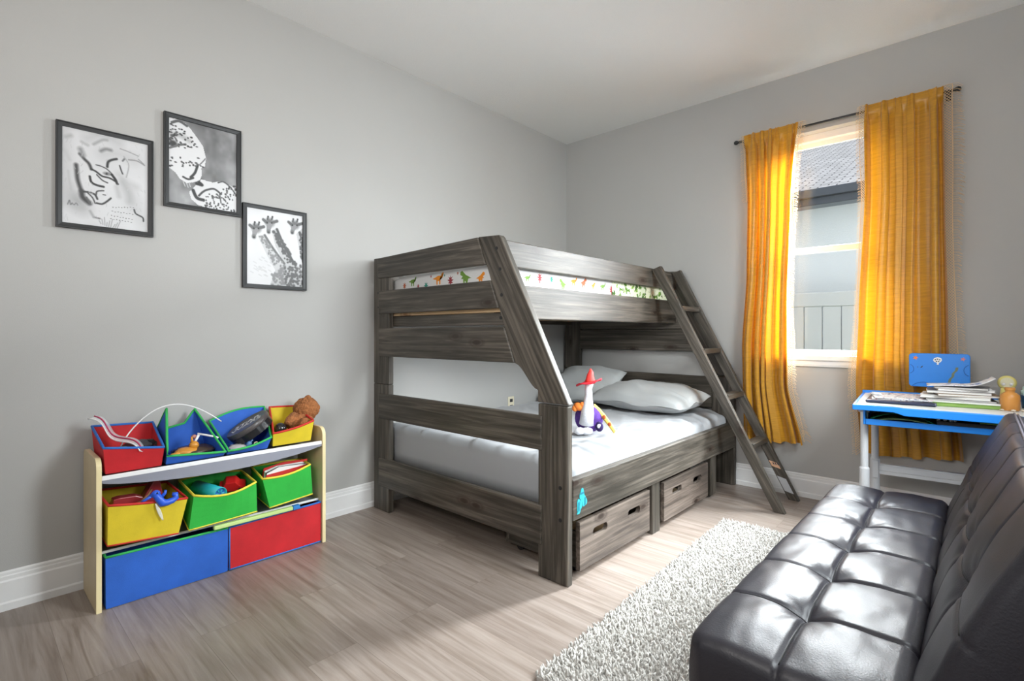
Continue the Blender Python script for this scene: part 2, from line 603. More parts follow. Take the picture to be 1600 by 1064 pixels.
# baseboards with a stepped profile (distance from wall, height)
BP = [(0, 0), (.020, 0), (.020, .028), (.014, .034), (.014, .112), (.010, .118), (.010, .132), (.0075, .136), (.0075, .146), (.003, .152), (0, .152)]
mb = MB(); mb.prism([(d, z) for d, z in BP], 'y', YB, 0)
struct(build('baseboard_left', mb, M_trim))
mb = MB(); mb.prism([(-d, z) for d, z in BP], 'x', .015, RX)
struct(build('baseboard_back', mb, M_trim))
mb = MB(); mb.prism([(RX-d, z) for d, z in BP], 'y', YB, -.02)
struct(build('baseboard_right', mb, M_trim))

# window: frame, two sashes, glass, sill
win = link(bpy.data.objects.new('window_1', None)); win.location = ((WX0+WX1)/2, .08, WZ0); win['kind'] = 'structure'
ORG[win.name] = Vector(win.location)


def rect_frame(mb, x0, x1, z0, z1, y0, y1, w, wt=None, wb=None):
    wt = wt or w; wb = wb or w
    mb.box(x0, x0+w, y0, y1, z0, z1); mb.box(x1-w, x1, y0, y1, z0, z1)
    mb.box(x0+w, x1-w, y0, y1, z1-wt, z1); mb.box(x0+w, x1-w, y0, y1, z0, z0+wb)


mb = MB(); rect_frame(mb, WX0, WX1, WZ0, WZ1, .07, .15, .032, .045)
build('window_frame', mb, M_trim, win, bevel=.003)
mb = MB(); rect_frame(mb, WX0+.032, WX1-.032, 1.635, WZ1-.045, .115, .14, .035, .03, .035)
up = build('upper_sash', mb, M_trim, win, bevel=.003)
mb = MB(); mb.box(WX0+.066, WX1-.066, .126, .130, 1.669, WZ1-.074)
build('window_pane', mb, M_glass, up)
mb = MB(); rect_frame(mb, WX0+.032, WX1-.032, WZ0+.0, 1.672, .085, .112, .035, .038, .028)
lo = build('lower_sash', mb, M_trim, win, bevel=.003)
mb = MB(); mb.box(WX0+.066, WX1-.066, .096, .100, WZ0+.027, 1.635)
build('window_pane', mb, M_glass, lo)
mb = MB()
mb.prism([(-.030, WZ0-.030), (-.026, WZ0-.036), (.16, WZ0-.036), (.16, WZ0), (-.026, WZ0), (-.030, WZ0-.006)], 'x', WX0-.05, WX1+.05)
mb.prism([(-.014, WZ0-.075), (.0, WZ0-.075), (.16, WZ0-.075), (.16, WZ0-.036), (-.018, WZ0-.036), (-.018, WZ0-.060)], 'x', WX0-.03, WX1+.03)
struct(build('trim_1', mb, M_trim, bevel=.002))

w2 = link(bpy.data.objects.new('added_side_window', None)); w2.location = (RX+.06, (SY0+SY1)/2, WZ0-.075); w2['kind'] = 'structure'  # unseen window, added so side fill can reach the bed
ORG[w2.name] = Vector(w2.location)
mb = MB()
for ya, yb, za, zb in ((SY0, SY0+.04, WZ0-.075, WZ1), (SY1-.04, SY1, WZ0-.075, WZ1), (SY0+.04, SY1-.04, WZ1-.05, WZ1), (SY0+.04, SY1-.04, WZ0-.075, WZ0-.035), (SY0+.04, SY1-.04, 1.63, 1.67)):
    mb.box(RX+.03, RX+.09, ya, yb, za, zb)
build('window_frame', mb, M_trim, w2, bevel=.003)
mb = MB(); mb.box(RX+.058, RX+.062, SY0+.04, SY1-.04, WZ0-.035, WZ1-.05)
build('window_pane', mb, M_glass, w2)

# ------------------------------------------------------------------ outside the window
M_lawn = mat('lawn', (.05, .09, .025), .9, var=(6, .3))
M_stucco = mat('white_stucco', (.80, .83, .84), .85, bump=(90, .3))
M_fascia = mat('dark_fascia', (.055, .065, .085), .5)
M_vinyl = mat('pale_grey_vinyl', (.50, .50, .50), .45)
mb = MB(); mb.box(-8, 12, .17, 14, -.35, -.25)
struct(build('lawn', mb, M_lawn))


def shingle_mat():
    m = bpy.data.materials.new('grey_shingles'); m.use_nodes = True
    nt = m.node_tree; b = nt.nodes['Principled BSDF']; L = nt.links.new
    at = nt.nodes.new('ShaderNodeAttribute'); at.attribute_name = 'grain'
    br = nt.nodes.new('ShaderNodeTexBrick'); br.inputs['Scale'].default_value = 1
    br.inputs['Brick Width'].default_value = .22; br.inputs['Row Height'].default_value = .095
    br.inputs['Mortar Size'].default_value = .011; br.inputs['Bias'].default_value = .1
    br.inputs['Color1'].default_value = (.62, .60, .62, 1); br.inputs['Color2'].default_value = (.88, .85, .87, 1); br.inputs['Mortar'].default_value = (.20, .19, .20, 1)
    L(at.outputs['Vector'], br.inputs['Vector']); L(br.outputs['Color'], b.inputs['Base Color'])
    b.inputs['Roughness'].default_value = .9
    return m


M_shingle = shingle_mat()
nh = thing('neighbor_house', 'pale stucco house with grey shingle roof seen through the window', 'house', (1.0, 4.4, -.25))
mb = MB(); mb.box(-5, 8, 4.45, 9.4, -.25, 2.93)
build('wall', mb, M_stucco, nh)
ey, ez, rs = 3.98, 2.98, .42
mb = MB()
P = [(-5.4, ey, ez+.02), (8.4, ey, ez+.02), (8.4, 9.6, ez+.02+rs*(9.6-ey)), (-5.4, 9.6, ez+.02+rs*(9.6-ey))]
Q = [(p[0], p[1], p[2]+.03) for p in P]
sl = math.hypot(9.6-ey, rs*(9.6-ey))
G = [Vector((-5.4, 0, 0)), Vector((8.4, 0, 0)), Vector((8.4, sl, 0)), Vector((-5.4, sl, 0))]
mb.add(P+Q, [(3, 2, 1, 0), (4, 5, 6, 7), (0, 1, 5, 4), (2, 3, 7, 6), (1, 2, 6, 5), (3, 0, 4, 7)], G+G)
build('roof', mb, M_shingle, nh)
mb = MB(); mb.box(-5.4, 8.4, ey-.0, ey+.03, ez-.17, ez+.03); mb.box(-5.4, 8.4, ey-.09, ey-.0, ez-.08, ez+.03)
build('gutter', mb, M_fascia, nh, bevel=.01)
mb = MB(); mb.box(-5.4, 8.4, ey+.03, 4.45, ez-.12, ez-.09)
sf = build('soffit', mb, mat('soffit_grey', (.30, .32, .35), .7), nh)
fn = thing('vinyl_fence', 'white vinyl privacy fence standing between the window and the house', 'fence', (1.0, 3.5, -.25))
mb = MB(); mb.box(-4, 7, 3.47, 3.53, 1.42, 1.60)
build('top_rail', mb, M_vinyl, fn, bevel=.012)
for k in range(12):
    x = .35 + .203*k - .4
    mb = MB(); mb.box(x+.004, x+.199, 3.482, 3.518, -.24, 1.43)
    build('board', mb, M_vinyl, fn, bevel=.006)
for xa, xb in ((-4, -.05), (-.05+.203*12, 7)):
    mb = MB(); mb.box(xa, xb, 3.485, 3.515, -.24, 1.43)
    build('side_panel', mb, M_vinyl, fn)

# ------------------------------------------------------------------ bunk bed
bed = thing('bunk_bed', 'dark stained wooden twin over full bunk bed standing in the room corner', 'bunk bed', (.8, -1.03, 0))


def slant(side):
    """slanted front post with a curved foot corbel, outline in x,z"""
    p = [(.981, 1.574), (1.128, 1.566), (1.142, 1.552), (1.543, .781), (1.369, .781), (1.369, .835)]
    for k in range(1, 8):
        a = k/8
        p.append((1.369 - .135*a, .835 + .10*(a*a*(3-2*a)) + .012*a))
    p.append((1.232, .949))
    return p


def end_frame(y0, y1, face):
    """y0..y1 post depth, face = -1 boards sit proud towards -y, +1 towards +y"""
    for z0, z1, nm in ((0, .779, 'lower_post'), (.780, 1.556, 'upper_post')):
        mb = MB(); mb.box(.036, .200, y0, y1, z0, z1)
        build(nm, mb, M_wood, bed, bevel=.005)
    mb = MB(); mb.box(1.372, 1.537, y0, y1, 0, .776)
    fp = build('front_post', mb, M_wood, bed, bevel=.005)
    if face < 0:
        for zz in (.42, .28):
            mb = MB(); mb.lathe((1.497, y0-.001, zz), [(.009, 0), (.009, .003)], 14, (0, 1, 0))
            build('bolt_hole', mb, M_black, fp)
    mb = MB(); mb.prism(slant(face), 'y', y0, y1, long=(.43, -.77))
    sp = build('slanted_post', mb, M_wood, bed, bevel=.005)
    if face < 0:
        for xx, zz in ((1.112, 1.503), (1.135, 1.40), (1.145, 1.275), (1.140, 1.165)):
            mb = MB(); mb.lathe((xx, y0-.001, zz), [(.009, 0), (.009, .003)], 14, (0, 1, 0))
            build('bolt_hole', mb, M_black, sp)
        for zz in (1.545, 1.46, 1.36, 1.27):
            mb = MB(); mb.lathe((.085, y0-.001, zz-.02), [(.006, 0), (.006, .003)], 12, (0, 1, 0))
            build('bolt_hole', mb, M_black, bed)
    a0, a1 = (y0-.008, y0+.022) if face < 0 else (y1-.022, y1+.008)
    if face > 0: a0, a1 = y0+.004, y1-.004
    boards = [
        [(.09, 1.428), (1.040, 1.430), (.984, 1.571), (.09, 1.553)],
        [(.10, 1.209), (1.128, 1.213), (1.073, 1.350), (.10, 1.350)],
        [(.10, .948), (1.233, .952), (1.165, 1.122), (.10, 1.122)],
        [(.10, .566), (1.395, .568), (1.395, .722), (.10, .720)],
        [(.10, .150), (1.395, .146), (1.395, .322), (.10, .322)],
    ]
    if face > 0:
        boards[3] = [(.10, .54), (1.395, .54), (1.395, .770), (.10, .774)]
        boards[1] = [(.10, 1.125), (1.17, 1.125), (1.09, 1.30), (.10, 1.30)]
        boards[0] = [(.10, 1.40), (1.03, 1.40), (.965, 1.571), (.10, 1.553)]
    for p in boards:
        mb = MB(); mb.prism(p, 'y', a0, a1, long=(1, 0))
        build('end_board', mb, M_wood, bed, bevel=.005)


end_frame(-2.065, -2.030, -1)
end_frame(-.066, -.031, 1)
# upper bunk rails (front at x=1.1, wall side at x=.05)
for x0 in (1.062, .040):
    for z0, z1 in ((1.425, 1.556), (1.165, 1.338)):
        mb = MB(); mb.box(x0, x0+.036, -2.004, -.066, z0, z1)
        build('guard_rail' if z0 > 1.4 else 'upper_side_rail', mb, M_wood, bed, bevel=.005)
for x0 in (.076, 1.030):
    mb = MB(); mb.box(x0, x0+.032, -2.003, -.068, 1.165, 1.195)
    build('slat_ledge', mb, M_wood, bed, bevel=.002)
for k in range(11):
    y = -2.00 + k*.183
    mb = MB(); mb.box(.080, 1.058 if k else 1.150, y if k else -2.027, y+.085 if k else -2.005, 1.195, 1.215)
    build('slat', mb, M_pine, bed, bevel=.003)
# end ledge board seen below the upper mattress
mb = MB(); mb.box(.08, 1.165, -2.028, -2.005, 1.130, 1.192)
build('end_ledge', mb, M_wood, bed, bevel=.003)
# lower bunk
mb = MB(); mb.box(1.502, 1.540, -2.030, -.066, .275, .455)
lr = build('lower_side_rail', mb, M_wood, bed, bevel=.005)
mb = MB(); mb.box(.040, .076, -2.030, -.066, .275, .455)
build('lower_side_rail', mb, M_wood, bed, bevel=.005)
for x0 in (.076, 1.474):
    mb = MB(); mb.box(x0, x0+.028, -2.028, -.068, .258, .285)
    build('slat_ledge', mb, M_wood, bed, bevel=.002)
for k in range(11):
    y = -2.00 + k*.183
    mb = MB(); mb.box(.078, 1.500, y, y+.085, .285, .300)
    build('slat', mb, M_pine, bed, bevel=.003)
for y in (-1.285, -.475):
    mb = MB(); mb.box(1.495, 1.530, y, y+.085, 0 if y < -1 else .02, .274)
    build('divider_post', mb, M_wood, bed, bevel=.004)
# teal clover-shaped sticker on the lower side rail: three lobes and a stem
mb = MB()
M_teal = mat('teal_sticker', (.025, .36, .42), .5)
M_tealdark = mat('dark_teal_ink', (.01, .16, .24), .5)
lob = [(-1.985, .335, .024), (-1.945, .345, .020), (-1.965, .378, .022)]
for a, (cy, cz, rr) in enumerate(lob):
    pts = []
    for k in range(20):
        t = 2*PI*k/20
        e = 1+.18*math.cos(3*t+a)
        pts.append((cy+rr*e*math.cos(t)*.8, cz+rr*e*math.sin(t)*1.15))
    mb.prism(pts, 'x', 1.540, 1.5420+.0003*a)
mb.prism([(-2.004, .300), (-1.985, .300), (-1.957, .355), (-1.972, .362)], 'x', 1.540, 1.5430)
mb.mi = 1
for cy, cz, dy, dz in ((-1.990, .330, .004, .022), (-1.943, .345, .0035, .018), (-1.966, .385, .013, .005)):
    mb.prism([(cy-dy, cz-dz), (cy+dy, cz-dz*.8), (cy+dy*.8, cz+dz), (cy-dy*.8, cz+dz*.9)], 'x', 1.5405, 1.5437)
build('sticker', mb, [M_teal, M_tealdark], lr, label='teal clover-shaped sticker on the lower side rail')

# storage drawers under the lower bunk: boxes with two oval grips in the front
def drawer(y0, y1, label):
    d = thing('under_bed_drawer', label, 'drawer', (1.28, (y0+y1)/2, 0), group='drawers under the bunk bed')
    z0, z1 = .035, .250
    # front with two slots, built from pieces round the slots
    x0, x1 = 1.508, 1.530
    zc, hh, hw = .178, .019, .062
    sl = [y0+.165, y1-.165]
    seg = MB()
    N = 10
    def slot(yc):
        p = []
        for k in range(N+1):
            a = -PI/2+PI*k/N; p.append((yc+hw-hh+hh*math.cos(a), zc+hh*math.sin(a)))
        for k in range(N+1):
            a = PI/2+PI*k/N; p.append((yc-hw+hh+hh*math.cos(a), zc+hh*math.sin(a)))
        return p
    ym = (y0+y1)/2
    for yc, (ya, yb) in zip(sl, ((y0, ym), (ym, y1))):
        inner = slot(yc); n = len(inner)
        outer = []
        for (y, z) in inner:
            dy, dz = (y-yc)/(hw), (z-zc)/hh
            # project to rectangle
            cand = []
            vy, vz = (y-yc) if abs(y-yc) > 1e-6 else 1e-6, (z-zc) if abs(z-zc) > 1e-6 else 1e-6
            t = min(((yb-yc) if vy > 0 else (ya-yc))/vy, ((z1-zc) if vz > 0 else (z0-zc))/vz)
            outer.append((yc+vy*t, zc+vz*t))
        for (yy, zz) in ((ya, z0), (yb, z0), (yb, z1), (ya, z1)):
            k = min(range(n), key=lambda q: (outer[q][0]-yy)**2+(outer[q][1]-zz)**2)
            outer[k] = (yy, zz)
        off = Vector((random.uniform(0, 9), random.uniform(0, 9), random.uniform(0, 9))) if yc == sl[0] else off
        P, G, F = [], [], []
        for x in (x0, x1):
            for q in (inner, outer):
                for (y, z) in q:
                    P.append((x, y, z)); G.append(Vector((y, z, x))+off)
        for i in range(n):
            j = (i+1) % n
            F += [(i, n+i, n+j, j), (2*n+i, 2*n+j, 3*n+j, 3*n+i), (i, j, 2*n+j, 2*n+i), (n+i, 3*n+i, 3*n+j, n+j)]
        seg.add(P, F, G)
    build('drawer_front', seg, M_drawer, d)
    mb = MB(); mb.box(1.09, 1.507, y0+.01, y0+.028, .04, .20); build('side_panel', mb, M_wood, d, bevel=.002)
    mb = MB(); mb.box(1.09, 1.507, y1-.028, y1-.01, .04, .20); build('side_panel', mb, M_wood, d, bevel=.002)
    mb = MB(); mb.box(1.072, 1.09, y0+.01, y1-.01, .04, .20); build('back_panel', mb, M_wood, d, bevel=.002)
    mb = MB(); mb.box(1.09, 1.507, y0+.028, y1-.028, .04, .048); build('bottom_panel', mb, M_pine, d)
    for yy in (y0+.06, y1-.06):
        for xx in (1.13, 1.46):
            mb = MB(); mb.lathe((xx, yy-.012, .020), [(.008, 0), (.020, .002), (.020, .022), (.008, .024)], 16, (0, 1, 0))
            build('wheel', mb, M_black, d)


drawer(-1.965, -1.320, 'wooden drawer with oval grips nearer the foot end of the bunk bed')
drawer(-1.150, -.530, 'wooden drawer with oval grips nearer the ladder under the bunk bed')

# ------------------------------------------------------------------ bedding
M_sheet = mat('light_grey_sheet', (.34, .352, .37), .62, bump=(900, .08), sheen=.2)
M_pillow = mat('grey_pillowcase', (.46, .475, .475), .55, bump=(900, .08), sheen=.2)
M_leaf = dino_mat('green_scale_print_cotton', (.70, .74, .55), [(.09, .22, .02), (.20, .36, .05), (.05, .12, .02)], 22, .42)


def wr(x, y, s, seed):
    return mnoise.noise(Vector((x*s, y*s, seed)))


def lower_top(x, y):
    z = .522
    # soft long folds running across the bed plus crumples by the edge
    z += .006*wr(x*1.0, y*.5, 3, 1.3)
    f = math.sin((x*9 + y*16) + 3*wr(x, y, 2.2, 4))
    z += .009*max(0, f)**3 * (1 if x > .8 else .6)
    g = math.sin(y*42 - x*14 + 4*wr(x, y, 3, 9))
    e = max(0, min(1, (x-1.15)/.25))
    z += .017*e*max(0, g)**2
    h = math.sin(x*30+y*9+5*wr(x, y, 2.5, 2.2))
    z += .007*max(0, h)**4
    z -= .030*max(0, (x-1.36)/.12)**2 if x > 1.36 else 0
    return z


mb = MB(); mb.cushion(.085, 1.497, -2.008, -.075, .302, .045, lower_top, 110, 150)
mt = build('mattress', mb, M_sheet, smooth=True)
tag(mt, 'full mattress under a light grey wrinkled sheet on the lower bunk', 'mattress')


def upper_top(x, y):
    z = 1.445 - .050*max(0, 1-(x-.08)/.22)**2
    z += .006*wr(x, y, 4, 7)
    z += .007*max(0, math.sin(y*30+x*9+4*wr(x, y, 3, 5)))**2 * (1 if y > -1.2 else .3)
    return z


mb = MB(); mb.sm = True; mb.cushion(.082, 1.056, -1.996, -.075, 1.217, .020, upper_top, 60, 120)
DINOS = {
    'long': [(-1, .1), (-.7, .0), (-.35, -.05), (-.3, -.6), (-.12, -.6), (-.1, -.2), (.15, -.2), (.18, -.6), (.36, -.6), (.4, -.05), (.55, .2), (.62, .6), (.85, .75), (.95, .6), (.75, .5), (.72, .1), (.5, .35), (.2, .4), (-.2, .35), (-.55, .2)],
    'rex': [(-1, -.1), (-.5, -.15), (-.3, -.8), (-.1, -.8), (-.1, -.4), (.1, -.4), (.05, -.8), (.28, -.8), (.35, -.1), (.6, -.15), (.62, -.05), (.42, .15), (.8, .35), (.8, .65), (.5, .8), (.2, .55), (-.1, .3), (-.5, .12)],
    'leaf': [(-.1, -.8), (.1, -.8), (.1, -.4), (.6, -.3), (.2, -.1), (.75, .2), (.2, .25), (.5, .7), (.1, .5), (0, .9), (-.1, .5), (-.5, .7), (-.2, .25), (-.75, .2), (-.2, -.1), (-.6, -.3), (-.1, -.4)],
}
rd = random.Random(21)
PAL = [(1, 'rex'), (2, 'long'), (3, 'leaf'), (4, 'leaf'), (2, 'rex'), (1, 'long'), (5, 'rex')]
def motif(kind, c, s, flip, mi, plane):
    mb.mi = mi; mb.sm = False
    q = [(c[0]+flip*s*x, c[1]+s*y) for x, y in DINOS[kind]]
    if plane == 'end': mb.prism(q, 'y', -1.9968, -1.9955)
    else: mb.prism(q, 'x', 1.0555, 1.0568)
for k, (xc, zc, mi, kd, s, fl) in enumerate([(.265, 1.375, 5, 'leaf', .026, 1), (.345, 1.395, 2, 'long', .040, 1), (.40, 1.365, 3, 'leaf', .018, 1), (.475, 1.362, 4, 'leaf', .030, 1), (.585, 1.395, 1, 'long', .050, 1), (.69, 1.378, 3, 'leaf', .036, 1), (.81, 1.388, 2, 'rex', .048, -1), (.93, 1.38, 1, 'rex', .036, 1), (.52, 1.415, 3, 'leaf', .010, 1), (.75, 1.415, 5, 'leaf', .011, 1), (.64, 1.412, 4, 'leaf', .009, 1)]):
    motif(kd, (xc, zc), s, fl, mi, 'end')
for k in range(15):
    mi, kd = PAL[k % 7]
    motif(kd, (-1.88+.105*k, 1.385+rd.uniform(-.012, .012)), rd.uniform(.026, .042), rd.choice((-1, 1)), mi, 'side')
dc = lambda n, c: mat('printed_'+n, c, .8)
mt = build('mattress', mb, [mat('white_cotton', (.72, .72, .71), .8, bump=(700, .08)), dc('orange', (.80, .27, .02)), dc('green', (.16, .30, .05)), dc('maroon', (.32, .04, .05)), dc('teal', (.03, .27, .20)), dc('rust', (.45, .12, .05))])
tag(mt, 'twin mattress in white sheet printed with dinosaurs on the upper bunk', 'mattress')


def blanket(u, v):
    # from the middle of the mattress over the edge and down its side
    y = -.93 + .80*v
    if u < .75:
        x = .34 + (1.036-.34)*u/.75
        return Vector((x, y, upper_top(x, y) + .005 + .004*max(0, math.sin(x*40+y*14))**2))
    t = (u-.75)/.25
    a = min(1, t/.35)*PI/2
    z0 = upper_top(1.036, y) + .005
    return Vector((1.036 + .0225*math.sin(a), y, z0 - .0225*(1-math.cos(a)) - max(0, t-.35)/.65*.16))


mb = MB(); mb.grid(48, 60, blanket)
tag(build('blanket', mb, M_leaf, smooth=True, solid=.0016), 'green leaf print blanket over the ladder end of the upper mattress', 'blanket')


def pillow(name, label, c, sx, sy, sz, rot, m, seed, grp):
    mb = MB()
    R = Euler(rot).to_matrix(); c = Vector(c)
    n = 36
    def f(sgn):
        def g(u, v):
            a, b = u*2-1, v*2-1
            px = a*(1-.06*(1-abs(b))**1.2*0) ; py = b
            k = max(0, (1-abs(a)**2.6))**.45*max(0, (1-abs(b)**2.6))**.45
            # pinched corners
            q = 1-.10*(abs(a)**3)*(1-abs(b)**2) - 0
            q2 = 1-.10*(abs(b)**3)*(1-abs(a)**2)
            z = sgn*k*sz/2*(1+.18*wr(a, b, 1.4, seed)) + .012*k*max(0, math.sin(a*6+b*9+4*wr(a, b, 1.5, seed+3)))**3 + .010*(1-k)*math.sin(7*math.atan2(b, a)+seed)*min(1, math.hypot(a, b))
            return c + R @ Vector((px*q2*sx/2*q**0, py*q*sy/2, z if sgn > 0 else z*.7))
        return g
    mb.grid(n, n, f(1)); mb.grid(n, n, lambda u, v: f(-1)(1-u, v))
    o = build(name, mb, m, smooth=True)
    return tag(o, label, 'pillow', grp)


pillow('pillow', 'grey pillow lying flat on the lower bunk beside the ladder end', (1.04, -.41, .618), .74, .46, .22, (.10, .02, -.05), M_pillow, 2, 'pillows on the lower bunk')
pillow('pillow', 'grey pillow propped against the headboard by the left wall', (.42, -.31, .665), .58, .42, .19, (.55, .0, .06), M_pillow, 5, 'pillows on the lower bunk')
pillow('pillow', 'green scale print pillow lying on the upper bunk blanket', (.60, -.42, 1.510), .46, .60, .11, (0, .05, .03), M_leaf, 8, 'bedding on the upper bunk')
pillow('pillow', 'white leafy print pillow on the upper bunk by the wall', (.22, -.50, 1.50), .26, .60, .10, (0, .0, .03), mat('grey_leaf_cotton', (.42, .45, .45), .8, var=(30, .4)), 11, 'bedding on the upper bunk')

# ------------------------------------------------------------------ ladder
lad = thing('bunk_ladder', 'dark wooden ladder leaning on the upper bunk near the window', 'ladder', (1.52, -.26, 0))


def stile_poly():
    # outline in x,z: flat foot on the floor, square cut at the top
    return [(1.908, 0), (1.972, 0), (1.166, 1.566), (1.101, 1.545)]


M_label = mat('peach_label', (.72, .42, .26), .6)
for y0, y1 in ((-.468, -.432), (-.148, -.114)):
    mb = MB(); mb.prism(stile_poly(), 'y', y0, y1, long=(.52, -.85))
    st = build('stile', mb, M_wood, lad, bevel=.004)
d = Vector((-.815, 0, 1.56)).normalized()
for z in (1.262, .968, .672, .375):
    x = 1.940 - .815*z/1.556
    mb = MB(); mb.box(x-.034, x+.040, -.434, -.146, z-.017, z+.017)
    build('rung', mb, M_wood, lad, bevel=.004)
# labels on the far stile, facing the room
def stile_label(z0, z1, w0, w1, m, name, marks):
    mb = MB()
    def pt(s, w):   # s height, w fraction across the stile
        xl = 1.908 + (1.092-1.908)*s/1.545; xr = 1.972 + (1.158-1.972)*s/1.566
        return (xl+(xr-xl)*w, s)
    mb.prism([pt(z0, w0), pt(z0-.012, w1), pt(z1-.012, w1), pt(z1, w0)], 'y', -.1492, -.148)
    if marks:
        mb.mi = 1
        for k in range(3):
            c = w0+.25+.2*k
            mb.prism([pt(z0+.012, c), pt(z0+.010, c+.1), pt(z0+.024, c+.12), pt(z0+.026, c)], 'y', -.1496, -.148)
    build(name, mb, [m, M_dark], st)


stile_label(.205, .240, .12, .86, M_label, 'label', True)
stile_label(.055, .145, .12, .86, mat('grey_paper', (.50, .51, .53), .7), 'label', False)

# ------------------------------------------------------------------ soft toy on the bed
toy = thing('soft_toy', 'purple soft toy with long white neck and floppy red pointed hat on the bed', 'soft toy', (1.2, -1.42, .53))
M_purple = mat('purple_plush', (.10, .035, .28), .9, bump=(300, .5), var=(30, .25))
M_plush = mat('white_plush', (.80, .80, .84), .9, bump=(260, .6))
M_hat = mat('red_hat_felt', (.68, .012, .03), .7)
M_orange = mat('orange_felt', (.85, .22, .03), .8)
M_ystrip = mat('yellow_felt', (.85, .62, .12), .8)
c0 = Vector((1.2, -1.42, .53))
V = lambda x, y, z: c0+Vector((x, y, z))
# local sideways direction on screen (x and y grow to the right)
S = Vector((.736, .677, 0)); Tw = Vector((.677, -.736, 0))   # S: right, Tw: towards the room
A = lambda s, t, z: c0 + S*s + Tw*t + Vector((0, 0, z))
mb = MB(); mb.ball(A(.008, 0, .082), .080, .072, .080, rot=(0, 0, .74), fn=lambda p: 1+.04*mnoise.noise(p*3))
build('body', mb, M_purple, toy, smooth=True)
mb = MB(); mb.tube([A(-.012, .045, .055), A(-.008, .055, .12), A(-.004, .045, .165), A(.002, .03, .21), A(0, .025, .25), A(.008, .022, .285)], [.042, .036, .028, .021, .020, .024], 14)
build('neck', mb, M_plush, toy, smooth=True)
mb = MB(); mb.grid(28, 6, lambda u, v: A(.005 + (.016+v*.056)*math.cos(u*2*PI), .02+(.016+v*.05)*math.sin(u*2*PI), .285 + .018*v*math.cos(u*2*PI-.3)+.006*math.sin(6*PI*u)*v), True)
hb = build('hat_brim', mb, M_hat, toy, smooth=True, solid=.006)
mb = MB(); mb.tube([A(.010, .02, .283), A(.012, .02, .30), A(.012, .02, .325), A(.016, .02, .345), A(.013, .02, .362)], [.031, .026, .019, .013, .004], 14)
build('hat_cone', mb, mat('bright_red_felt', (.85, .05, .04), .6), toy, smooth=True)
mb = MB(); mb.ball(A(-.055, .03, .150), .030, .026, .022, rot=(0, .3, 0)); mb.ball(A(-.035, .04, .158), .018, .016, .020); mb.ball(A(-.075, .03, .140), .017, .017, .018)
build('wing', mb, M_orange, toy, smooth=True)
mb = MB()
path = [A(.028, .02, .150), A(.055, .03, .128), A(.085, .035, .095), A(.115, .04, .055), A(.145, .045, .012)]
def strip(u, v):
    t = u*(len(path)-1); i = min(int(t), len(path)-2); q = path[i].lerp(path[i+1], t-i)
    w = .016*(1-.45*u)
    return q + (Vector((0, 0, .8))+S*.5)*w*(v*2-1) + Tw*.008*math.sin(v*PI)
mb.grid(16, 4, strip)
build('tail', mb, M_ystrip, toy, smooth=True, solid=.006)
mb = MB()
for s, z in ((.085, .095), (.115, .055)):
    mb.ball(A(s, .049, z), .011, .009, .011)
build('tail_spots', mb, mat('rust_felt', (.55, .10, .02), .8), toy, smooth=True)
mb = MB(); mb.ball(A(.055, .066, .045), .024, .018, .028)
build('foot', mb, mat('dark_purple_plush', (.03, .015, .09), .9), toy, smooth=True)
mb = MB(); mb.lathe(A(.052, .080, .050), [(.012, 0), (.012, .004), (.004, .007)], 16, Tw)
build('button', mb, M_plush, toy, smooth=True)
for s, r in ((-.055, .030), (-.015, .034)):
    mb = MB(); mb.ball(A(s, .075, .022), r, .026, .021, rot=(0, 0, .6), fn=lambda p: 1+.10*mnoise.noise(p*4))
    build('foot', mb, M_plush, toy, smooth=True)

# ------------------------------------------------------------------ wall outlet
ot = thing('wall_outlet', 'ivory wall outlet low on the wall behind the lower bunk', 'outlet', (0, -.762, .515))
mb = MB(); mb.box(0, .006, -.797, -.727, .458, .572); build('cover_plate', mb, mat('ivory_plastic', (.74, .68, .52), .4), ot, bevel=.002)
for z in (.490, .540):
    mb = MB(); mb.box(.006, .0075, -.778, -.746, z-.013, z+.013); s = build('socket', mb, M_dark, ot)

# ------------------------------------------------------------------ shag rug
rug = thing('shag_rug', 'cream shaggy rug lying on the floor between futon and bed', 'rug', (2.2, -1.7, 0))
ra = math.radians(2.0)
rc = Vector((1.752, -.845, 0))          # far left corner
ex = Vector((math.cos(ra), math.sin(ra)*1.0, 0)); ey_ = Vector((math.sin(ra), -math.cos(ra), 0))
RL, RW = 1.76, 1.05
mb = MB()
P = [rc, rc+ex*RW, rc+ex*RW+ey_*RL, rc+ey_*RL]
mb.add([p+Vector((0, 0, .0005)) for p in P] + [p+Vector((0, 0, .014)) for p in P], [(0, 1, 2, 3), (7, 6, 5, 4), (0, 4, 5, 1), (1, 5, 6, 2), (2, 6, 7, 3), (3, 7, 4, 0)])
M_rug = mat('cream_wool', (.45, .43, .40), .95, sheen=.3)
build('backing', mb, M_rug, rug)
rng = random.Random(3)
mb = MB(); mb.sm = True
s = .0098
nx, ny = int(RW/s), int(RL/s)
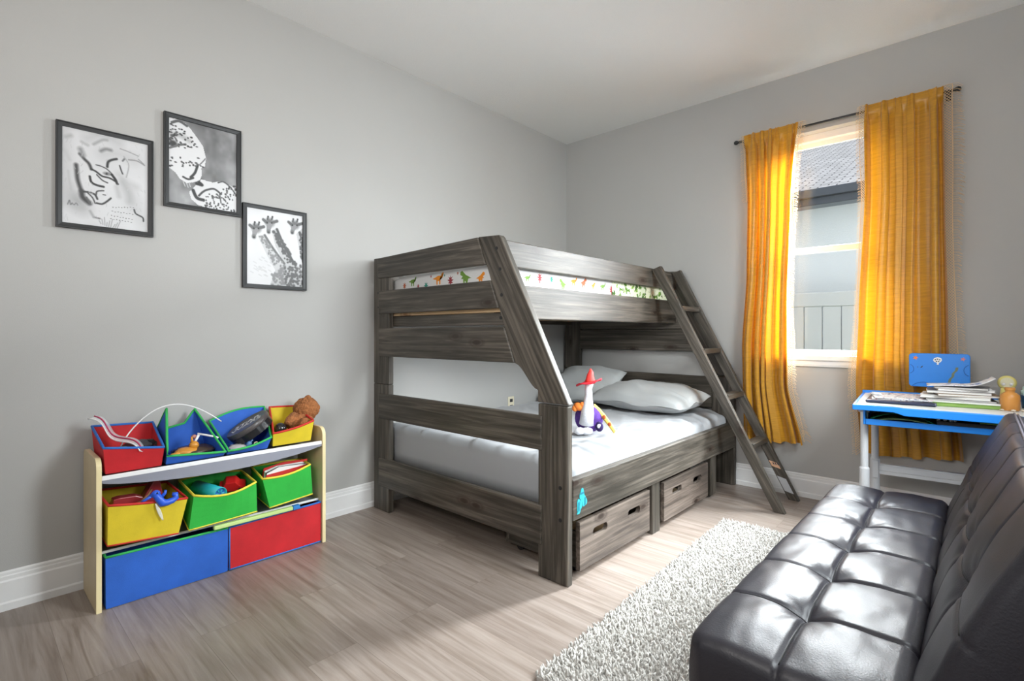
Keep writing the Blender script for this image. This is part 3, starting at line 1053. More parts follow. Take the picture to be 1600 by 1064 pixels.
for i in range(nx+1):
    for j in range(ny+1):
        a = i*s + rng.uniform(-.5, .5)*s; b = j*s + rng.uniform(-.5, .5)*s
        if i*s > .78 and rng.random() < .5: continue
        p = rc + ex*a + ey_*b
        th = rng.uniform(0, 2*PI); lean = rng.uniform(.002, .013); h = rng.uniform(.012, .024)
        r0 = rng.uniform(.0035, .0055)
        dx, dy = math.cos(th)*lean, math.sin(th)*lean
        V0 = []
        for k, (rr, zz, f) in enumerate(((r0, .010, 0), (r0*1.1, .012+h*.55, .45))):
            for q in range(3):
                an = th + 2*PI*q/3
                V0.append((p.x+dx*f+rr*math.cos(an), p.y+dy*f+rr*math.sin(an), zz))
        V0.append((p.x+dx, p.y+dy, .011+h))
        mb.add(V0, [(0, 1, 4, 3), (1, 2, 5, 4), (2, 0, 3, 5), (3, 4, 6), (4, 5, 6), (5, 3, 6)])
pl = build('pile', mb, M_rug, rug); pl['kind'] = 'stuff'
# ------------------------------------------------------------------ pictures: prints drawn cell by cell on a fine mesh


def catmull(pts, n=10):
    out = []
    m = len(pts)
    for i in range(m-1):
        p0, p1, p2, p3 = pts[max(i-1, 0)], pts[i], pts[i+1], pts[min(i+2, m-1)]
        for k in range(n):
            t = k/n
            out.append(tuple(.5*((2*p1[a]) + (-p0[a]+p2[a])*t + (2*p0[a]-5*p1[a]+4*p2[a]-p3[a])*t*t + (-p0[a]+3*p1[a]-3*p2[a]+p3[a])*t**3) for a in (0, 1)))
    out.append(pts[-1])
    return out


def inkprint(art, base, W, Hh, seed, clouds=False):
    asp = Hh/W
    u = (np.arange(W)+.5)/W; v = (np.arange(Hh)+.5)/Hh
    U, Vv = np.meshgrid(u, v)                      # row 0 = bottom
    rs = np.random.RandomState(seed)
    def smooth(n, k):
        g = rs.rand(n+3, n+3)
        x = U*n; y = Vv*n; xi = x.astype(int); yi = y.astype(int); fx = x-xi; fy = y-yi
        fx = fx*fx*(3-2*fx); fy = fy*fy*(3-2*fy)
        return (g[yi, xi]*(1-fx)*(1-fy)+g[yi, xi+1]*fx*(1-fy)+g[yi+1, xi]*(1-fx)*fy+g[yi+1, xi+1]*fx*fy)*k
    img = np.full((Hh, W), base)
    if clouds:
        img = .20 + smooth(4, .28) + smooth(9, .16) + smooth(20, .06)
    else:
        img = img + smooth(6, .05) - .03
    for it in art:
        if it[0] == 's':
            pts = catmull(it[1]) if len(it[1]) > 2 else it[1]
            w = it[2]/2; soft = max(it[4]*w, .6/W)
            d = np.full(img.shape, 9.)
            for (ax, ay), (bx, by) in zip(pts[:-1], pts[1:]):
                px, py = U-ax, (Vv-ay)*asp; dx, dy = bx-ax, (by-ay)*asp
                L = dx*dx+dy*dy+1e-12
                t = np.clip((px*dx+py*dy)/L, 0, 1)
                d = np.minimum(d, np.hypot(px-t*dx, py-t*dy))
            a = np.clip((w+soft-d)/(soft*2) if soft else d < w, 0, 1)
        elif it[0] == 'e':
            (cx, cy), rx, ry, val, so = it[1], it[2], it[3], it[4], it[5]
            q = np.hypot((U-cx)/rx, (Vv-cy)*asp/ry)
            a = np.clip((1+so-q)/(2*so), 0, 1)
        else:
            P = it[1]; ins = np.zeros(img.shape, bool); d = np.full(img.shape, 9.)
            for (ax, ay), (bx, by) in zip(P, P[1:]+P[:1]):
                c = ((ay > Vv) != (by > Vv)) & (U < (bx-ax)*(Vv-ay)/((by-ay) if by != ay else 1e-9)+ax)
                ins ^= c
            a = ins.astype(float)
        val = it[2] if it[0] == 'p' else it[3] if it[0] == 's' else it[4]
        img = img*(1-a)+val*a
    return np.clip(img, .02, .9)


ART_TIGER = [
    ('s', [(0.643, 0.598), (0.73, 0.531), (0.848, 0.495)], 0.0727, 0.68, 1.5),
    ('s', [(0.281, 0.927), (0.445, 0.986), (0.643, 0.945)], 0.0909, 0.68, 1.5),
    ('s', [(0.759, 0.428), (0.848, 0.25), (0.939, 0.097)], 0.1273, 0.7, 1.5),
    ('s', [(0.459, 0.792), (0.643, 0.825), (0.819, 0.789)], 0.1091, 0.7, 1.5),
    ('s', [(0.122, 0.261), (0.188, 0.232)], 0.1091, 0.45, 1.5),
    ('s', [(0.045, 0.352), (0.109, 0.234), (0.228, 0.173)], 0.1273, 0.62, 1.5),
    ('s', [(0.013, 0.937), (0.032, 0.627), (0.019, 0.247)], 0.1091, 0.7, 1.5),
    ('s', [(0.195, 0.744), (0.214, 0.728), (0.248, 0.696), (0.295, 0.659), (0.322, 0.605)], 0.0364, 0.15, 0.6),
    ('s', [(0.322, 0.605), (0.376, 0.588), (0.445, 0.551), (0.529, 0.544), (0.6, 0.518), (0.631, 0.494)], 0.0236, 0.08, 0.3),
    ('s', [(0.376, 0.66), (0.431, 0.656), (0.501, 0.635), (0.564, 0.59)], 0.0145, 0.12, 0.3),
    ('e', (0.504, 0.587), 0.0503, 0.0252, 0.42, 0.3),
    ('e', (0.494, 0.585), 0.0168, 0.014, 0.1, 0.3),
    ('s', [(0.557, 0.585), (0.6, 0.538), (0.621, 0.495)], 0.0327, 0.06, 0.3),
    ('s', [(0.504, 0.662), (0.515, 0.716), (0.557, 0.746), (0.614, 0.767)], 0.0309, 0.1, 0.5),
    ('s', [(0.65, 0.7), (0.672, 0.643), (0.686, 0.616)], 0.0182, 0.15, 0.3),
    ('s', [(0.686, 0.759), (0.708, 0.786)], 0.0218, 0.3, 0.6),
    ('s', [(0.155, 0.622), (0.162, 0.547), (0.171, 0.472), (0.195, 0.399), (0.214, 0.357)], 0.0473, 0.16, 0.7),
    ('s', [(0.214, 0.35), (0.23, 0.289), (0.301, 0.24)], 0.0618, 0.14, 0.6),
    ('s', [(0.214, 0.35), (0.295, 0.355), (0.362, 0.339), (0.39, 0.297)], 0.0255, 0.14, 0.3),
    ('s', [(0.305, 0.525), (0.322, 0.469), (0.376, 0.445), (0.462, 0.438)], 0.0291, 0.1, 0.3),
    ('s', [(0.383, 0.557), (0.445, 0.508), (0.508, 0.488)], 0.0164, 0.12, 0.3),
    ('s', [(0.376, 0.341), (0.39, 0.379), (0.462, 0.396)], 0.0182, 0.15, 0.3),
    ('s', [(0.456, 0.352), (0.483, 0.352)], 0.0145, 0.15, 0.3),
    ('s', [(0.383, 0.251), (0.445, 0.25), (0.501, 0.286), (0.546, 0.327)], 0.0236, 0.12, 0.3),
    ('s', [(0.281, 0.347), (0.335, 0.303), (0.365, 0.246)], 0.0182, 0.2, 0.3),
    ('s', [(0.268, 0.294), (0.308, 0.234)], 0.0255, 0.25, 0.8),
    ('s', [(0.431, 0.82), (0.487, 0.85), (0.546, 0.85)], 0.04, 0.4, 0.9),
    ('s', [(0.201, 0.796), (0.23, 0.738)], 0.0545, 0.45, 0.9),
    ('s', [(0.657, 0.888), (0.759, 0.873), (0.878, 0.847)], 0.0145, 0.5, 0.6),
    ('s', [(0.759, 0.785), (0.863, 0.79), (0.954, 0.758)], 0.0182, 0.45, 0.7),
    ('s', [(0.701, 0.809), (0.759, 0.725), (0.73, 0.585)], 0.0145, 0.55, 0.9),
    ('s', [(0.349, 0.876), (0.445, 0.94), (0.501, 0.951)], 0.0327, 0.55, 0.9),
    ('s', [(0.214, 0.876), (0.281, 0.85)], 0.0327, 0.62, 0.9),
    ('s', [(0.045, 0.893), (0.096, 0.916)], 0.0473, 0.6, 0.9),
    ('s', [(0.826, 0.24), (0.848, 0.196), (0.931, 0.164), (0.942, 0.122)], 0.02, 0.12, 0.3),
    ('s', [(0.878, 0.813), (0.946, 0.77)], 0.0109, 0.4, 0.3),
    ('s', [(0.064, 0.196), (0.083, 0.241), (0.094, 0.197), (0.112, 0.215)], 0.0109, 0.3, 0.3),
    ('s', [(0.112, 0.215), (0.133, 0.199), (0.155, 0.221), (0.172, 0.201)], 0.0109, 0.35, 0.3),
    ('s', [(0.686, 0.525), (0.759, 0.414), (0.774, 0.322)], 0.0727, 0.62, 1.2),
    ('s', [(0.614, 0.46), (0.643, 0.358)], 0.0473, 0.66, 1.2),
    ('s', [(0.349, 0.097), (0.417, 0.089)], 0.0218, 0.35, 0.5),
    ('s', [(0.308, 0.157), (0.349, 0.097)], 0.0291, 0.55, 0.9),
    ('s', [(0.07, 0.545), (0.083, 0.433), (0.109, 0.335)], 0.0255, 0.66, 1),
    ('s', [(0.032, 0.752), (0.083, 0.661)], 0.0364, 0.68, 1.2),
    ('e', (0.571, 0.231), 0.0084, 0.0056, 0.25, 0.3),
    ('e', (0.606, 0.232), 0.0084, 0.0056, 0.25, 0.3),
    ('e', (0.64, 0.241), 0.0084, 0.0056, 0.25, 0.3),
    ('e', (0.675, 0.242), 0.0084, 0.0056, 0.25, 0.3),
    ('e', (0.71, 0.25), 0.0084, 0.0056, 0.25, 0.3),
    ('e', (0.745, 0.251), 0.0084, 0.0056, 0.25, 0.3),
    ('e', (0.78, 0.26), 0.0084, 0.0056, 0.25, 0.3),
    ('e', (0.816, 0.261), 0.0084, 0.0056, 0.25, 0.3),
    ('e', (0.563, 0.188), 0.0084, 0.0056, 0.25, 0.3),
    ('e', (0.597, 0.184), 0.0084, 0.0056, 0.25, 0.3),
    ('e', (0.631, 0.188), 0.0084, 0.0056, 0.25, 0.3),
    ('e', (0.666, 0.184), 0.0084, 0.0056, 0.25, 0.3),
    ('e', (0.701, 0.188), 0.0084, 0.0056, 0.25, 0.3),
    ('e', (0.736, 0.184), 0.0084, 0.0056, 0.25, 0.3),
    ('e', (0.771, 0.188), 0.0084, 0.0056, 0.25, 0.3),
    ('e', (0.807, 0.184), 0.0084, 0.0056, 0.25, 0.3),
    ('e', (0.554, 0.141), 0.0084, 0.0056, 0.25, 0.3),
    ('e', (0.588, 0.135), 0.0084, 0.0056, 0.25, 0.3),
    ('e', (0.623, 0.137), 0.0084, 0.0056, 0.25, 0.3),
    ('e', (0.657, 0.132), 0.0084, 0.0056, 0.25, 0.3),
    ('e', (0.692, 0.134), 0.0084, 0.0056, 0.25, 0.3),
    ('e', (0.727, 0.128), 0.0084, 0.0056, 0.25, 0.3),
    ('e', (0.762, 0.13), 0.0084, 0.0056, 0.25, 0.3),
    ('e', (0.798, 0.125), 0.0084, 0.0056, 0.25, 0.3),
    ('e', (0.546, 0.104), 0.0084, 0.0056, 0.25, 0.3),
    ('e', (0.58, 0.099), 0.0084, 0.0056, 0.25, 0.3),
    ('e', (0.614, 0.102), 0.0084, 0.0056, 0.25, 0.3),
    ('e', (0.649, 0.097), 0.0084, 0.0056, 0.25, 0.3),
    ('e', (0.683, 0.1), 0.0084, 0.0056, 0.25, 0.3),
    ('e', (0.718, 0.095), 0.0084, 0.0056, 0.25, 0.3),
    ('e', (0.753, 0.098), 0.0084, 0.0056, 0.25, 0.3),
    ('e', (0.789, 0.092), 0.0084, 0.0056, 0.25, 0.3),
    ('s', [(0.41, 0.067), (0.431, 0.034)], 0.0073, 0.4, 0.4),
    ('s', [(0.441, 0.088), (0.453, 0.029)], 0.0073, 0.4, 0.4),
    ('s', [(0.471, 0.109), (0.476, 0.024)], 0.0073, 0.4, 0.4),
    ('s', [(0.502, 0.058), (0.498, 0.018)], 0.0073, 0.4, 0.4),
    ('s', [(0.533, 0.079), (0.52, 0.013)], 0.0073, 0.4, 0.4),
    ('s', [(0.564, 0.099), (0.543, 0.007)], 0.0073, 0.4, 0.4),
    ('s', [(0.596, 0.048), (0.566, 0.001)], 0.0073, 0.4, 0.4),
    ('s', [(0.627, 0.069), (0.588, -0.004)], 0.0073, 0.4, 0.4),
    ('s', [(0.659, 0.09), (0.611, -0.01)], 0.0073, 0.4, 0.4),
    ('s', [(0.223, 0.858), (0.218, 0.84)], 0.0055, 0.6099772643519384, 0.6),
    ('s', [(0.376, 0.113), (0.393, 0.082)], 0.0055, 0.6332892263535477, 0.6),
    ('s', [(0.505, 0.745), (0.486, 0.726)], 0.0055, 0.6321600648868375, 0.6),
    ('s', [(0.894, 0.262), (0.912, 0.229)], 0.0055, 0.629015342702886, 0.6),
    ('s', [(0.291, 0.377), (0.303, 0.344)], 0.0055, 0.7320076127041799, 0.6),
    ('s', [(0.089, 0.368), (0.098, 0.344)], 0.0055, 0.6266685261361177, 0.6),
    ('s', [(0.444, 0.913), (0.468, 0.882)], 0.0055, 0.6821458304380581, 0.6),
    ('s', [(0.282, 0.11), (0.286, 0.075)], 0.0055, 0.7272066132335452, 0.6),
    ('s', [(0.477, 0.608), (0.483, 0.585)], 0.0055, 0.6241980909182413, 0.6),
    ('s', [(0.287, 0.202), (0.262, 0.185)], 0.0055, 0.6939526118309856, 0.6),
    ('s', [(0.264, 0.46), (0.262, 0.438)], 0.0055, 0.7495918311258168, 0.6),
    ('s', [(0.187, 0.562), (0.171, 0.531)], 0.0055, 0.6414457252439525, 0.6),
    ('s', [(0.334, 0.27), (0.324, 0.241)], 0.0055, 0.7356472652295987, 0.6),
    ('s', [(0.102, 0.873), (0.088, 0.838)], 0.0055, 0.6923148112693046, 0.6),
    ('s', [(0.225, 0.645), (0.207, 0.617)], 0.0055, 0.606421678167303, 0.6),
    ('s', [(0.661, 0.168), (0.687, 0.138)], 0.0055, 0.7439801387419427, 0.6),
    ('s', [(0.029, 0.65), (0.053, 0.622)], 0.0055, 0.6615641521603313, 0.6),
    ('s', [(0.91, 0.473), (0.93, 0.454)], 0.0055, 0.6287122807213109, 0.6),
    ('s', [(0.416, 0.863), (0.41, 0.824)], 0.0055, 0.6496960843798779, 0.6),
    ('s', [(0.021, 0.873), (0.004, 0.837)], 0.0055, 0.6544086400388016, 0.6),
    ('s', [(0.273, 0.873), (0.299, 0.854)], 0.0055, 0.631187526263615, 0.6),
    ('s', [(0.065, 0.872), (0.048, 0.839)], 0.0055, 0.6224460802300097, 0.6),
    ('s', [(0.049, 0.468), (0.036, 0.428)], 0.0055, 0.618340988645163, 0.6),
    ('s', [(0.497, 0.266), (0.492, 0.226)], 0.0055, 0.6716642944534563, 0.6),
    ('s', [(0.229, 0.571), (0.204, 0.543)], 0.0055, 0.6372878961050163, 0.6),
    ('s', [(0.855, 0.255), (0.855, 0.241)], 0.0055, 0.6381590492129929, 0.6),
    ('s', [(0.229, 0.761), (0.215, 0.723)], 0.0055, 0.6212552651669987, 0.6),
    ('s', [(0.058, 0.066), (0.061, 0.029)], 0.0055, 0.6604443098933495, 0.6),
    ('s', [(0.867, 0.433), (0.884, 0.402)], 0.0055, 0.6741432034084268, 0.6),
    ('s', [(0.095, 0.734), (0.114, 0.702)], 0.0055, 0.7386866057278092, 0.6),
    ('s', [(0.316, 0.352), (0.332, 0.325)], 0.0055, 0.7222239256873606, 0.6),
    ('s', [(0.496, 0.38), (0.507, 0.361)], 0.0055, 0.7384199944051152, 0.6),
    ('s', [(0.924, 1.021), (0.952, 0.986)], 0.0055, 0.7002527823946523, 0.6),
    ('s', [(0.052, 0.092), (0.033, 0.053)], 0.0055, 0.7000784876081865, 0.6),
    ('s', [(0.066, 0.769), (0.073, 0.743)], 0.0055, 0.7119741835486808, 0.6),
    ('s', [(0.894, 0.871), (0.864, 0.827)], 0.0055, 0.60196654156969, 0.6),
    ('s', [(0.841, 0.964), (0.86, 0.932)], 0.0055, 0.7316816805552714, 0.6),
    ('s', [(0.518, 0.167), (0.501, 0.134)], 0.0055, 0.6495964674112527, 0.6),
    ('s', [(0.857, 0.313), (0.855, 0.285)], 0.0055, 0.603959018825355, 0.6),
    ('s', [(0.043, 0.371), (0.042, 0.337)], 0.0055, 0.6912187722781071, 0.6),
    ('s', [(0.135, 0.6), (0.149, 0.577)], 0.0055, 0.6015826902876851, 0.6),
    ('s', [(0.802, 0.252), (0.777, 0.221)], 0.0055, 0.6571737038403965, 0.6),
    ('s', [(0.751, 0.754), (0.735, 0.725)], 0.0055, 0.7449417912215642, 0.6),
    ('s', [(0.097, 0.823), (0.103, 0.789)], 0.0055, 0.676871197297706, 0.6),
    ('s', [(0.407, 0.174), (0.422, 0.161)], 0.0055, 0.7321987408482088, 0.6),
    ('s', [(0.187, 0.665), (0.205, 0.645)], 0.0055, 0.7197523305844045, 0.6),
    ('s', [(0.161, 0.128), (0.144, 0.11)], 0.0055, 0.6741382843179495, 0.6),
    ('s', [(0.318, 0.461), (0.339, 0.433)], 0.0055, 0.6008343186022017, 0.6),
    ('s', [(0.293, 0.455), (0.292, 0.423)], 0.0055, 0.6726374181281509, 0.6),
    ('s', [(0.079, 0.699), (0.097, 0.68)], 0.0055, 0.7150004895557612, 0.6),
    ('s', [(0.954, 0.473), (0.965, 0.444)], 0.0055, 0.6469908854485505, 0.6),
    ('s', [(0.879, 0.621), (0.904, 0.603)], 0.0055, 0.7301289131939348, 0.6),
    ('s', [(0.751, 0.457), (0.747, 0.439)], 0.0055, 0.7156563214180113, 0.6),
    ('s', [(0.339, 0.351), (0.32, 0.333)], 0.0055, 0.621590740615935, 0.6),
    ('s', [(0.773, 0.89), (0.797, 0.87)], 0.0055, 0.6863973719558436, 0.6),
    ('s', [(0.329, 0.388), (0.306, 0.362)], 0.0055, 0.7404282118055434, 0.6),
    ('s', [(0.172, 0.335), (0.163, 0.313)], 0.0055, 0.6034757054639265, 0.6),
    ('s', [(0.03, 0.044), (0.047, 0.013)], 0.0055, 0.7210875199879285, 0.6),
    ('s', [(0.921, 0.936), (0.926, 0.91)], 0.0055, 0.6860796723431167, 0.6),
    ('s', [(0.905, 0.332), (0.933, 0.319)], 0.0055, 0.6977334106107771, 0.6),
]

ART_CHEETAH = [
    ('p', [(-0.0, 0.984), (0.122, 0.994), (0.242, 0.974), (0.363, 0.872), (0.487, 0.747), (0.532, 0.605), (0.512, 0.505), (0.46, 0.475), (0.471, 0.402), (0.444, 0.333), (0.355, 0.288), (0.25, 0.262), (0.154, 0.3), (0.096, 0.364), (0.014, 0.403), (-0.014, 0.398)], 0.86, 0.3),
    ('p', [(0.287, 0.162), (0.361, 0.236), (0.464, 0.341), (0.632, 0.329), (0.739, 0.364), (0.847, 0.349), (0.957, 0.316), (1.012, 0.283), (1.005, -0.011), (0.731, -0.002), (0.419, 0.02), (0.315, 0.081)], 0.84, 0.3),
    ('e', (0.063, 0.699), 0.0608, 0.0506, 0.15, 0.4),
    ('s', [(0.01, 0.74), (0.07, 0.783), (0.116, 0.74)], 0.0263, 0.25, 0.3),
    ('s', [(0.02, 0.64), (0.139, 0.693), (0.236, 0.722)], 0.0329, 0.3, 0.3),
    ('s', [(0.41, 0.509), (0.37, 0.407), (0.309, 0.341)], 0.0362, 0.1, 0.3),
    ('s', [(0.203, 0.329), (0.276, 0.312), (0.346, 0.34)], 0.0296, 0.12, 0.3),
    ('s', [(0.431, 0.299), (0.471, 0.273), (0.395, 0.279)], 0.0461, 0.06, 0.3),
    ('s', [(0.522, 0.603), (0.435, 0.514), (0.393, 0.513)], 0.0165, 0.3, 0.3),
    ('s', [(0.343, 0.191), (0.396, 0.109), (0.492, 0.093)], 0.0494, 0.08, 0.3),
    ('s', [(0.427, 0.138), (0.487, 0.194), (0.557, 0.231), (0.657, 0.252), (0.757, 0.204)], 0.0296, 0.14, 0.3),
    ('s', [(0.736, 0.201), (0.755, 0.094)], 0.0197, 0.2, 0.3),
    ('s', [(0.712, 0.341), (0.793, 0.363), (0.901, 0.312), (1.005, 0.215)], 0.023, 0.2, 0.3),
    ('s', [(0.05, 0.943), (0.146, 0.978), (0.254, 0.945)], 0.0395, 0.25, 0.3),
    ('s', [(0.25, 0.262), (0.274, 0.213)], 0.0099, 0.8, 0.3),
    ('s', [(0.287, 0.272), (0.304, 0.228)], 0.0099, 0.8, 0.3),
    ('s', [(0.202, 0.272), (0.23, 0.222)], 0.0099, 0.8, 0.3),
    ('s', [(0.047, 0.809), (0.166, 0.812), (0.287, 0.773)], 0.0658, 0.62, 1),
    ('e', (0.232, 0.776), 0.0139, 0.0156, 0.1009652581121685, 0.3),
    ('e', (0.245, 0.504), 0.0134, 0.0136, 0.19249750640254276, 0.3),
    ('e', (0.029, 0.734), 0.0189, 0.013, 0.20875980528733135, 0.3),
    ('e', (0.086, 0.818), 0.0136, 0.0133, 0.23857446796184434, 0.3),
    ('e', (0.059, 0.785), 0.0186, 0.0147, 0.16326330925104326, 0.3),
    ('e', (0.053, 0.797), 0.0145, 0.0119, 0.22142660510897044, 0.3),
    ('e', (0.098, 0.485), 0.0205, 0.0105, 0.15682246034496256, 0.3),
    ('e', (0.207, 0.493), 0.0137, 0.0139, 0.11818486612032705, 0.3),
    ('e', (0.282, 0.512), 0.0145, 0.0102, 0.11252553962154321, 0.3),
    ('e', (0.049, 0.677), 0.0208, 0.0128, 0.15972022323924803, 0.3),
    ('e', (0.297, 0.481), 0.0131, 0.0136, 0.19095712287573632, 0.3),
    ('e', (0.082, 0.801), 0.0215, 0.0164, 0.11820034370049096, 0.3),
    ('e', (0.345, 0.493), 0.0148, 0.014, 0.10645461164712428, 0.3),
    ('e', (0.051, 0.755), 0.0203, 0.0138, 0.16769500062990628, 0.3),
    ('e', (0.195, 0.45), 0.0177, 0.0102, 0.2199054780689032, 0.3),
    ('e', (0.166, 0.732), 0.0145, 0.0129, 0.14870643446002035, 0.3),
    ('e', (0.054, 0.531), 0.0129, 0.0151, 0.22113247338157693, 0.3),
    ('e', (0.215, 0.847), 0.0212, 0.0127, 0.1559454161180271, 0.3),
    ('e', (0.027, 0.428), 0.0142, 0.0161, 0.24792491471796738, 0.3),
    ('e', (0.041, 0.824), 0.0161, 0.014, 0.24496499389263177, 0.3),
    ('e', (0.182, 0.888), 0.0176, 0.011, 0.11298823924455667, 0.3),
    ('e', (0.04, 0.699), 0.0189, 0.015, 0.15745013161171978, 0.3),
    ('e', (0.061, 0.91), 0.0173, 0.0112, 0.19445255974722728, 0.3),
    ('e', (0.045, 0.531), 0.0146, 0.0102, 0.12637758158926202, 0.3),
    ('e', (0.227, 0.678), 0.0161, 0.0112, 0.17230924881204773, 0.3),
    ('e', (0.27, 0.705), 0.0174, 0.0159, 0.10983687178502638, 0.3),
    ('e', (0.319, 0.704), 0.0153, 0.0147, 0.20810142994387393, 0.3),
    ('e', (0.226, 0.714), 0.0183, 0.0105, 0.1904376831232052, 0.3),
    ('e', (0.182, 0.504), 0.0147, 0.0153, 0.20943843562883221, 0.3),
    ('e', (0.306, 0.526), 0.013, 0.0139, 0.19199109343466605, 0.3),
    ('e', (0.338, 0.779), 0.0133, 0.0113, 0.1912173953868282, 0.3),
    ('e', (0.1, 0.91), 0.0158, 0.0131, 0.18033537247176257, 0.3),
    ('e', (0.164, 0.55), 0.0127, 0.0162, 0.18853678496395773, 0.3),
    ('e', (0.482, 0.496), 0.02, 0.0108, 0.1523145195147807, 0.3),
    ('e', (0.103, 0.83), 0.0136, 0.0109, 0.24071963017283324, 0.3),
    ('e', (0.369, 0.753), 0.0173, 0.0125, 0.19520705314107487, 0.3),
    ('e', (0.123, 0.816), 0.0172, 0.0114, 0.16588837309174015, 0.3),
    ('e', (0.054, 0.522), 0.0132, 0.0117, 0.2277459479664577, 0.3),
    ('e', (0.039, 0.789), 0.0153, 0.0152, 0.24633313233417453, 0.3),
    ('e', (0.386, 0.526), 0.0209, 0.0157, 0.23799623322047173, 0.3),
    ('e', (0.163, 0.829), 0.018, 0.0132, 0.15204125070664345, 0.3),
    ('e', (0.11, 0.803), 0.0167, 0.014, 0.18526575206508078, 0.3),
    ('e', (0.223, 0.872), 0.0162, 0.0122, 0.12558515070100987, 0.3),
    ('e', (0.17, 0.726), 0.018, 0.0149, 0.23253618926209174, 0.3),
    ('e', (0.271, 0.804), 0.0128, 0.0136, 0.17058956238703632, 0.3),
    ('e', (0.143, 0.676), 0.0133, 0.0102, 0.23814821725485782, 0.3),
    ('e', (0.033, 0.853), 0.0141, 0.0107, 0.223610033605002, 0.3),
    ('e', (0.193, 0.5), 0.0171, 0.011, 0.2035317831010507, 0.3),
    ('e', (0.183, 0.821), 0.0155, 0.0126, 0.12736462481265468, 0.3),
    ('e', (0.299, 0.529), 0.0177, 0.0102, 0.20263124095745455, 0.3),
    ('e', (0.018, 0.681), 0.0203, 0.0144, 0.23623157960710728, 0.3),
    ('e', (0.077, 0.706), 0.0187, 0.0116, 0.14965737627447048, 0.3),
    ('e', (0.298, 0.699), 0.0209, 0.0103, 0.1279612036843878, 0.3),
    ('e', (0.058, 0.866), 0.0145, 0.0136, 0.23535236651760738, 0.3),
    ('e', (0.115, 0.842), 0.0187, 0.0128, 0.22700184310403104, 0.3),
    ('e', (0.355, 0.735), 0.0132, 0.0152, 0.15978216627986963, 0.3),
    ('e', (0.452, 0.503), 0.0134, 0.0124, 0.2332785583068983, 0.3),
    ('e', (0.376, 0.488), 0.0143, 0.0135, 0.23992997556430207, 0.3),
    ('e', (0.031, 0.491), 0.0178, 0.0114, 0.22484675832703893, 0.3),
    ('e', (0.148, 0.886), 0.0153, 0.0104, 0.1608722628898101, 0.3),
    ('e', (0.095, 0.868), 0.0177, 0.0114, 0.2000872214831918, 0.3),
    ('e', (0.417, 0.591), 0.0208, 0.0111, 0.15688712637841393, 0.3),
    ('e', (0.144, 0.703), 0.0143, 0.0155, 0.19540349649310254, 0.3),
    ('e', (0.048, 0.437), 0.0173, 0.0117, 0.19189953480516156, 0.3),
    ('e', (0.019, 0.825), 0.0132, 0.0135, 0.14672283708859077, 0.3),
    ('e', (0.016, 0.688), 0.0138, 0.0121, 0.13382502609294497, 0.3),
    ('e', (0.319, 0.82), 0.0208, 0.0136, 0.10439159661505863, 0.3),
    ('e', (0.036, 0.92), 0.0201, 0.0146, 0.15370935166590263, 0.3),
    ('e', (0.347, 0.498), 0.0132, 0.0137, 0.1762340268936403, 0.3),
    ('e', (0.324, 0.518), 0.0157, 0.0134, 0.23403417364738985, 0.3),
    ('e', (0.019, 0.427), 0.0154, 0.013, 0.14314778384139304, 0.3),
    ('e', (0.396, 0.724), 0.0193, 0.0108, 0.23206026333448815, 0.3),
    ('e', (0.117, 0.813), 0.0167, 0.0105, 0.24303577036419174, 0.3),
    ('e', (0.198, 0.467), 0.0143, 0.0142, 0.21981418920685944, 0.3),
    ('e', (0.321, 0.767), 0.0128, 0.0129, 0.1585170134068912, 0.3),
    ('e', (0.962, 0.016), 0.0174, 0.0176, 0.10871371480343858, 0.3),
    ('e', (0.792, 0.27), 0.0148, 0.013, 0.12659286638682601, 0.3),
    ('e', (0.981, 0.302), 0.0168, 0.0141, 0.19270412253114294, 0.3),
    ('e', (0.587, 0.053), 0.0169, 0.0116, 0.16037297597762273, 0.3),
    ('e', (0.826, 0.178), 0.0158, 0.015, 0.13338077184937155, 0.3),
    ('e', (0.837, 0.073), 0.0136, 0.0146, 0.1878874989642057, 0.3),
    ('e', (0.708, 0.056), 0.0156, 0.0107, 0.161270843577751, 0.3),
    ('e', (0.795, 0.153), 0.0113, 0.015, 0.19854938194308852, 0.3),
    ('e', (0.652, 0.076), 0.0107, 0.0175, 0.19883717071258417, 0.3),
    ('e', (0.882, 0.294), 0.0102, 0.0168, 0.16686799336437214, 0.3),
    ('e', (0.726, 0.149), 0.016, 0.013, 0.2113680571308425, 0.3),
    ('e', (0.848, 0.236), 0.0138, 0.0168, 0.1353515373033632, 0.3),
    ('e', (0.844, 0.026), 0.0174, 0.0121, 0.21510575175426727, 0.3),
    ('e', (0.802, 0.057), 0.0107, 0.0133, 0.1567660613359252, 0.3),
    ('e', (0.903, 0.196), 0.0104, 0.0117, 0.22136244361592483, 0.3),
    ('e', (0.935, 0.157), 0.0107, 0.016, 0.22725446098368163, 0.3),
    ('e', (0.655, 0.153), 0.0123, 0.0105, 0.20475767343529386, 0.3),
    ('e', (0.952, 0.33), 0.0159, 0.0163, 0.12263165739916757, 0.3),
    ('e', (0.869, 0.177), 0.0142, 0.0132, 0.20144700924306802, 0.3),
    ('e', (0.848, 0.259), 0.0176, 0.0156, 0.11126690438234543, 0.3),
    ('e', (0.533, 0.097), 0.0111, 0.0139, 0.18202891683545788, 0.3),
    ('e', (0.901, 0.219), 0.0143, 0.0163, 0.10289476102238135, 0.3),
    ('e', (0.675, 0.041), 0.0128, 0.0172, 0.09427751614397009, 0.3),
    ('e', (0.624, 0.161), 0.0169, 0.0172, 0.1864409770593205, 0.3),
    ('e', (0.64, 0.116), 0.0113, 0.0106, 0.21514675047334875, 0.3),
    ('e', (0.909, 0.314), 0.0119, 0.0113, 0.23170515591614904, 0.3),
    ('e', (0.842, 0.284), 0.0107, 0.017, 0.10183558837493725, 0.3),
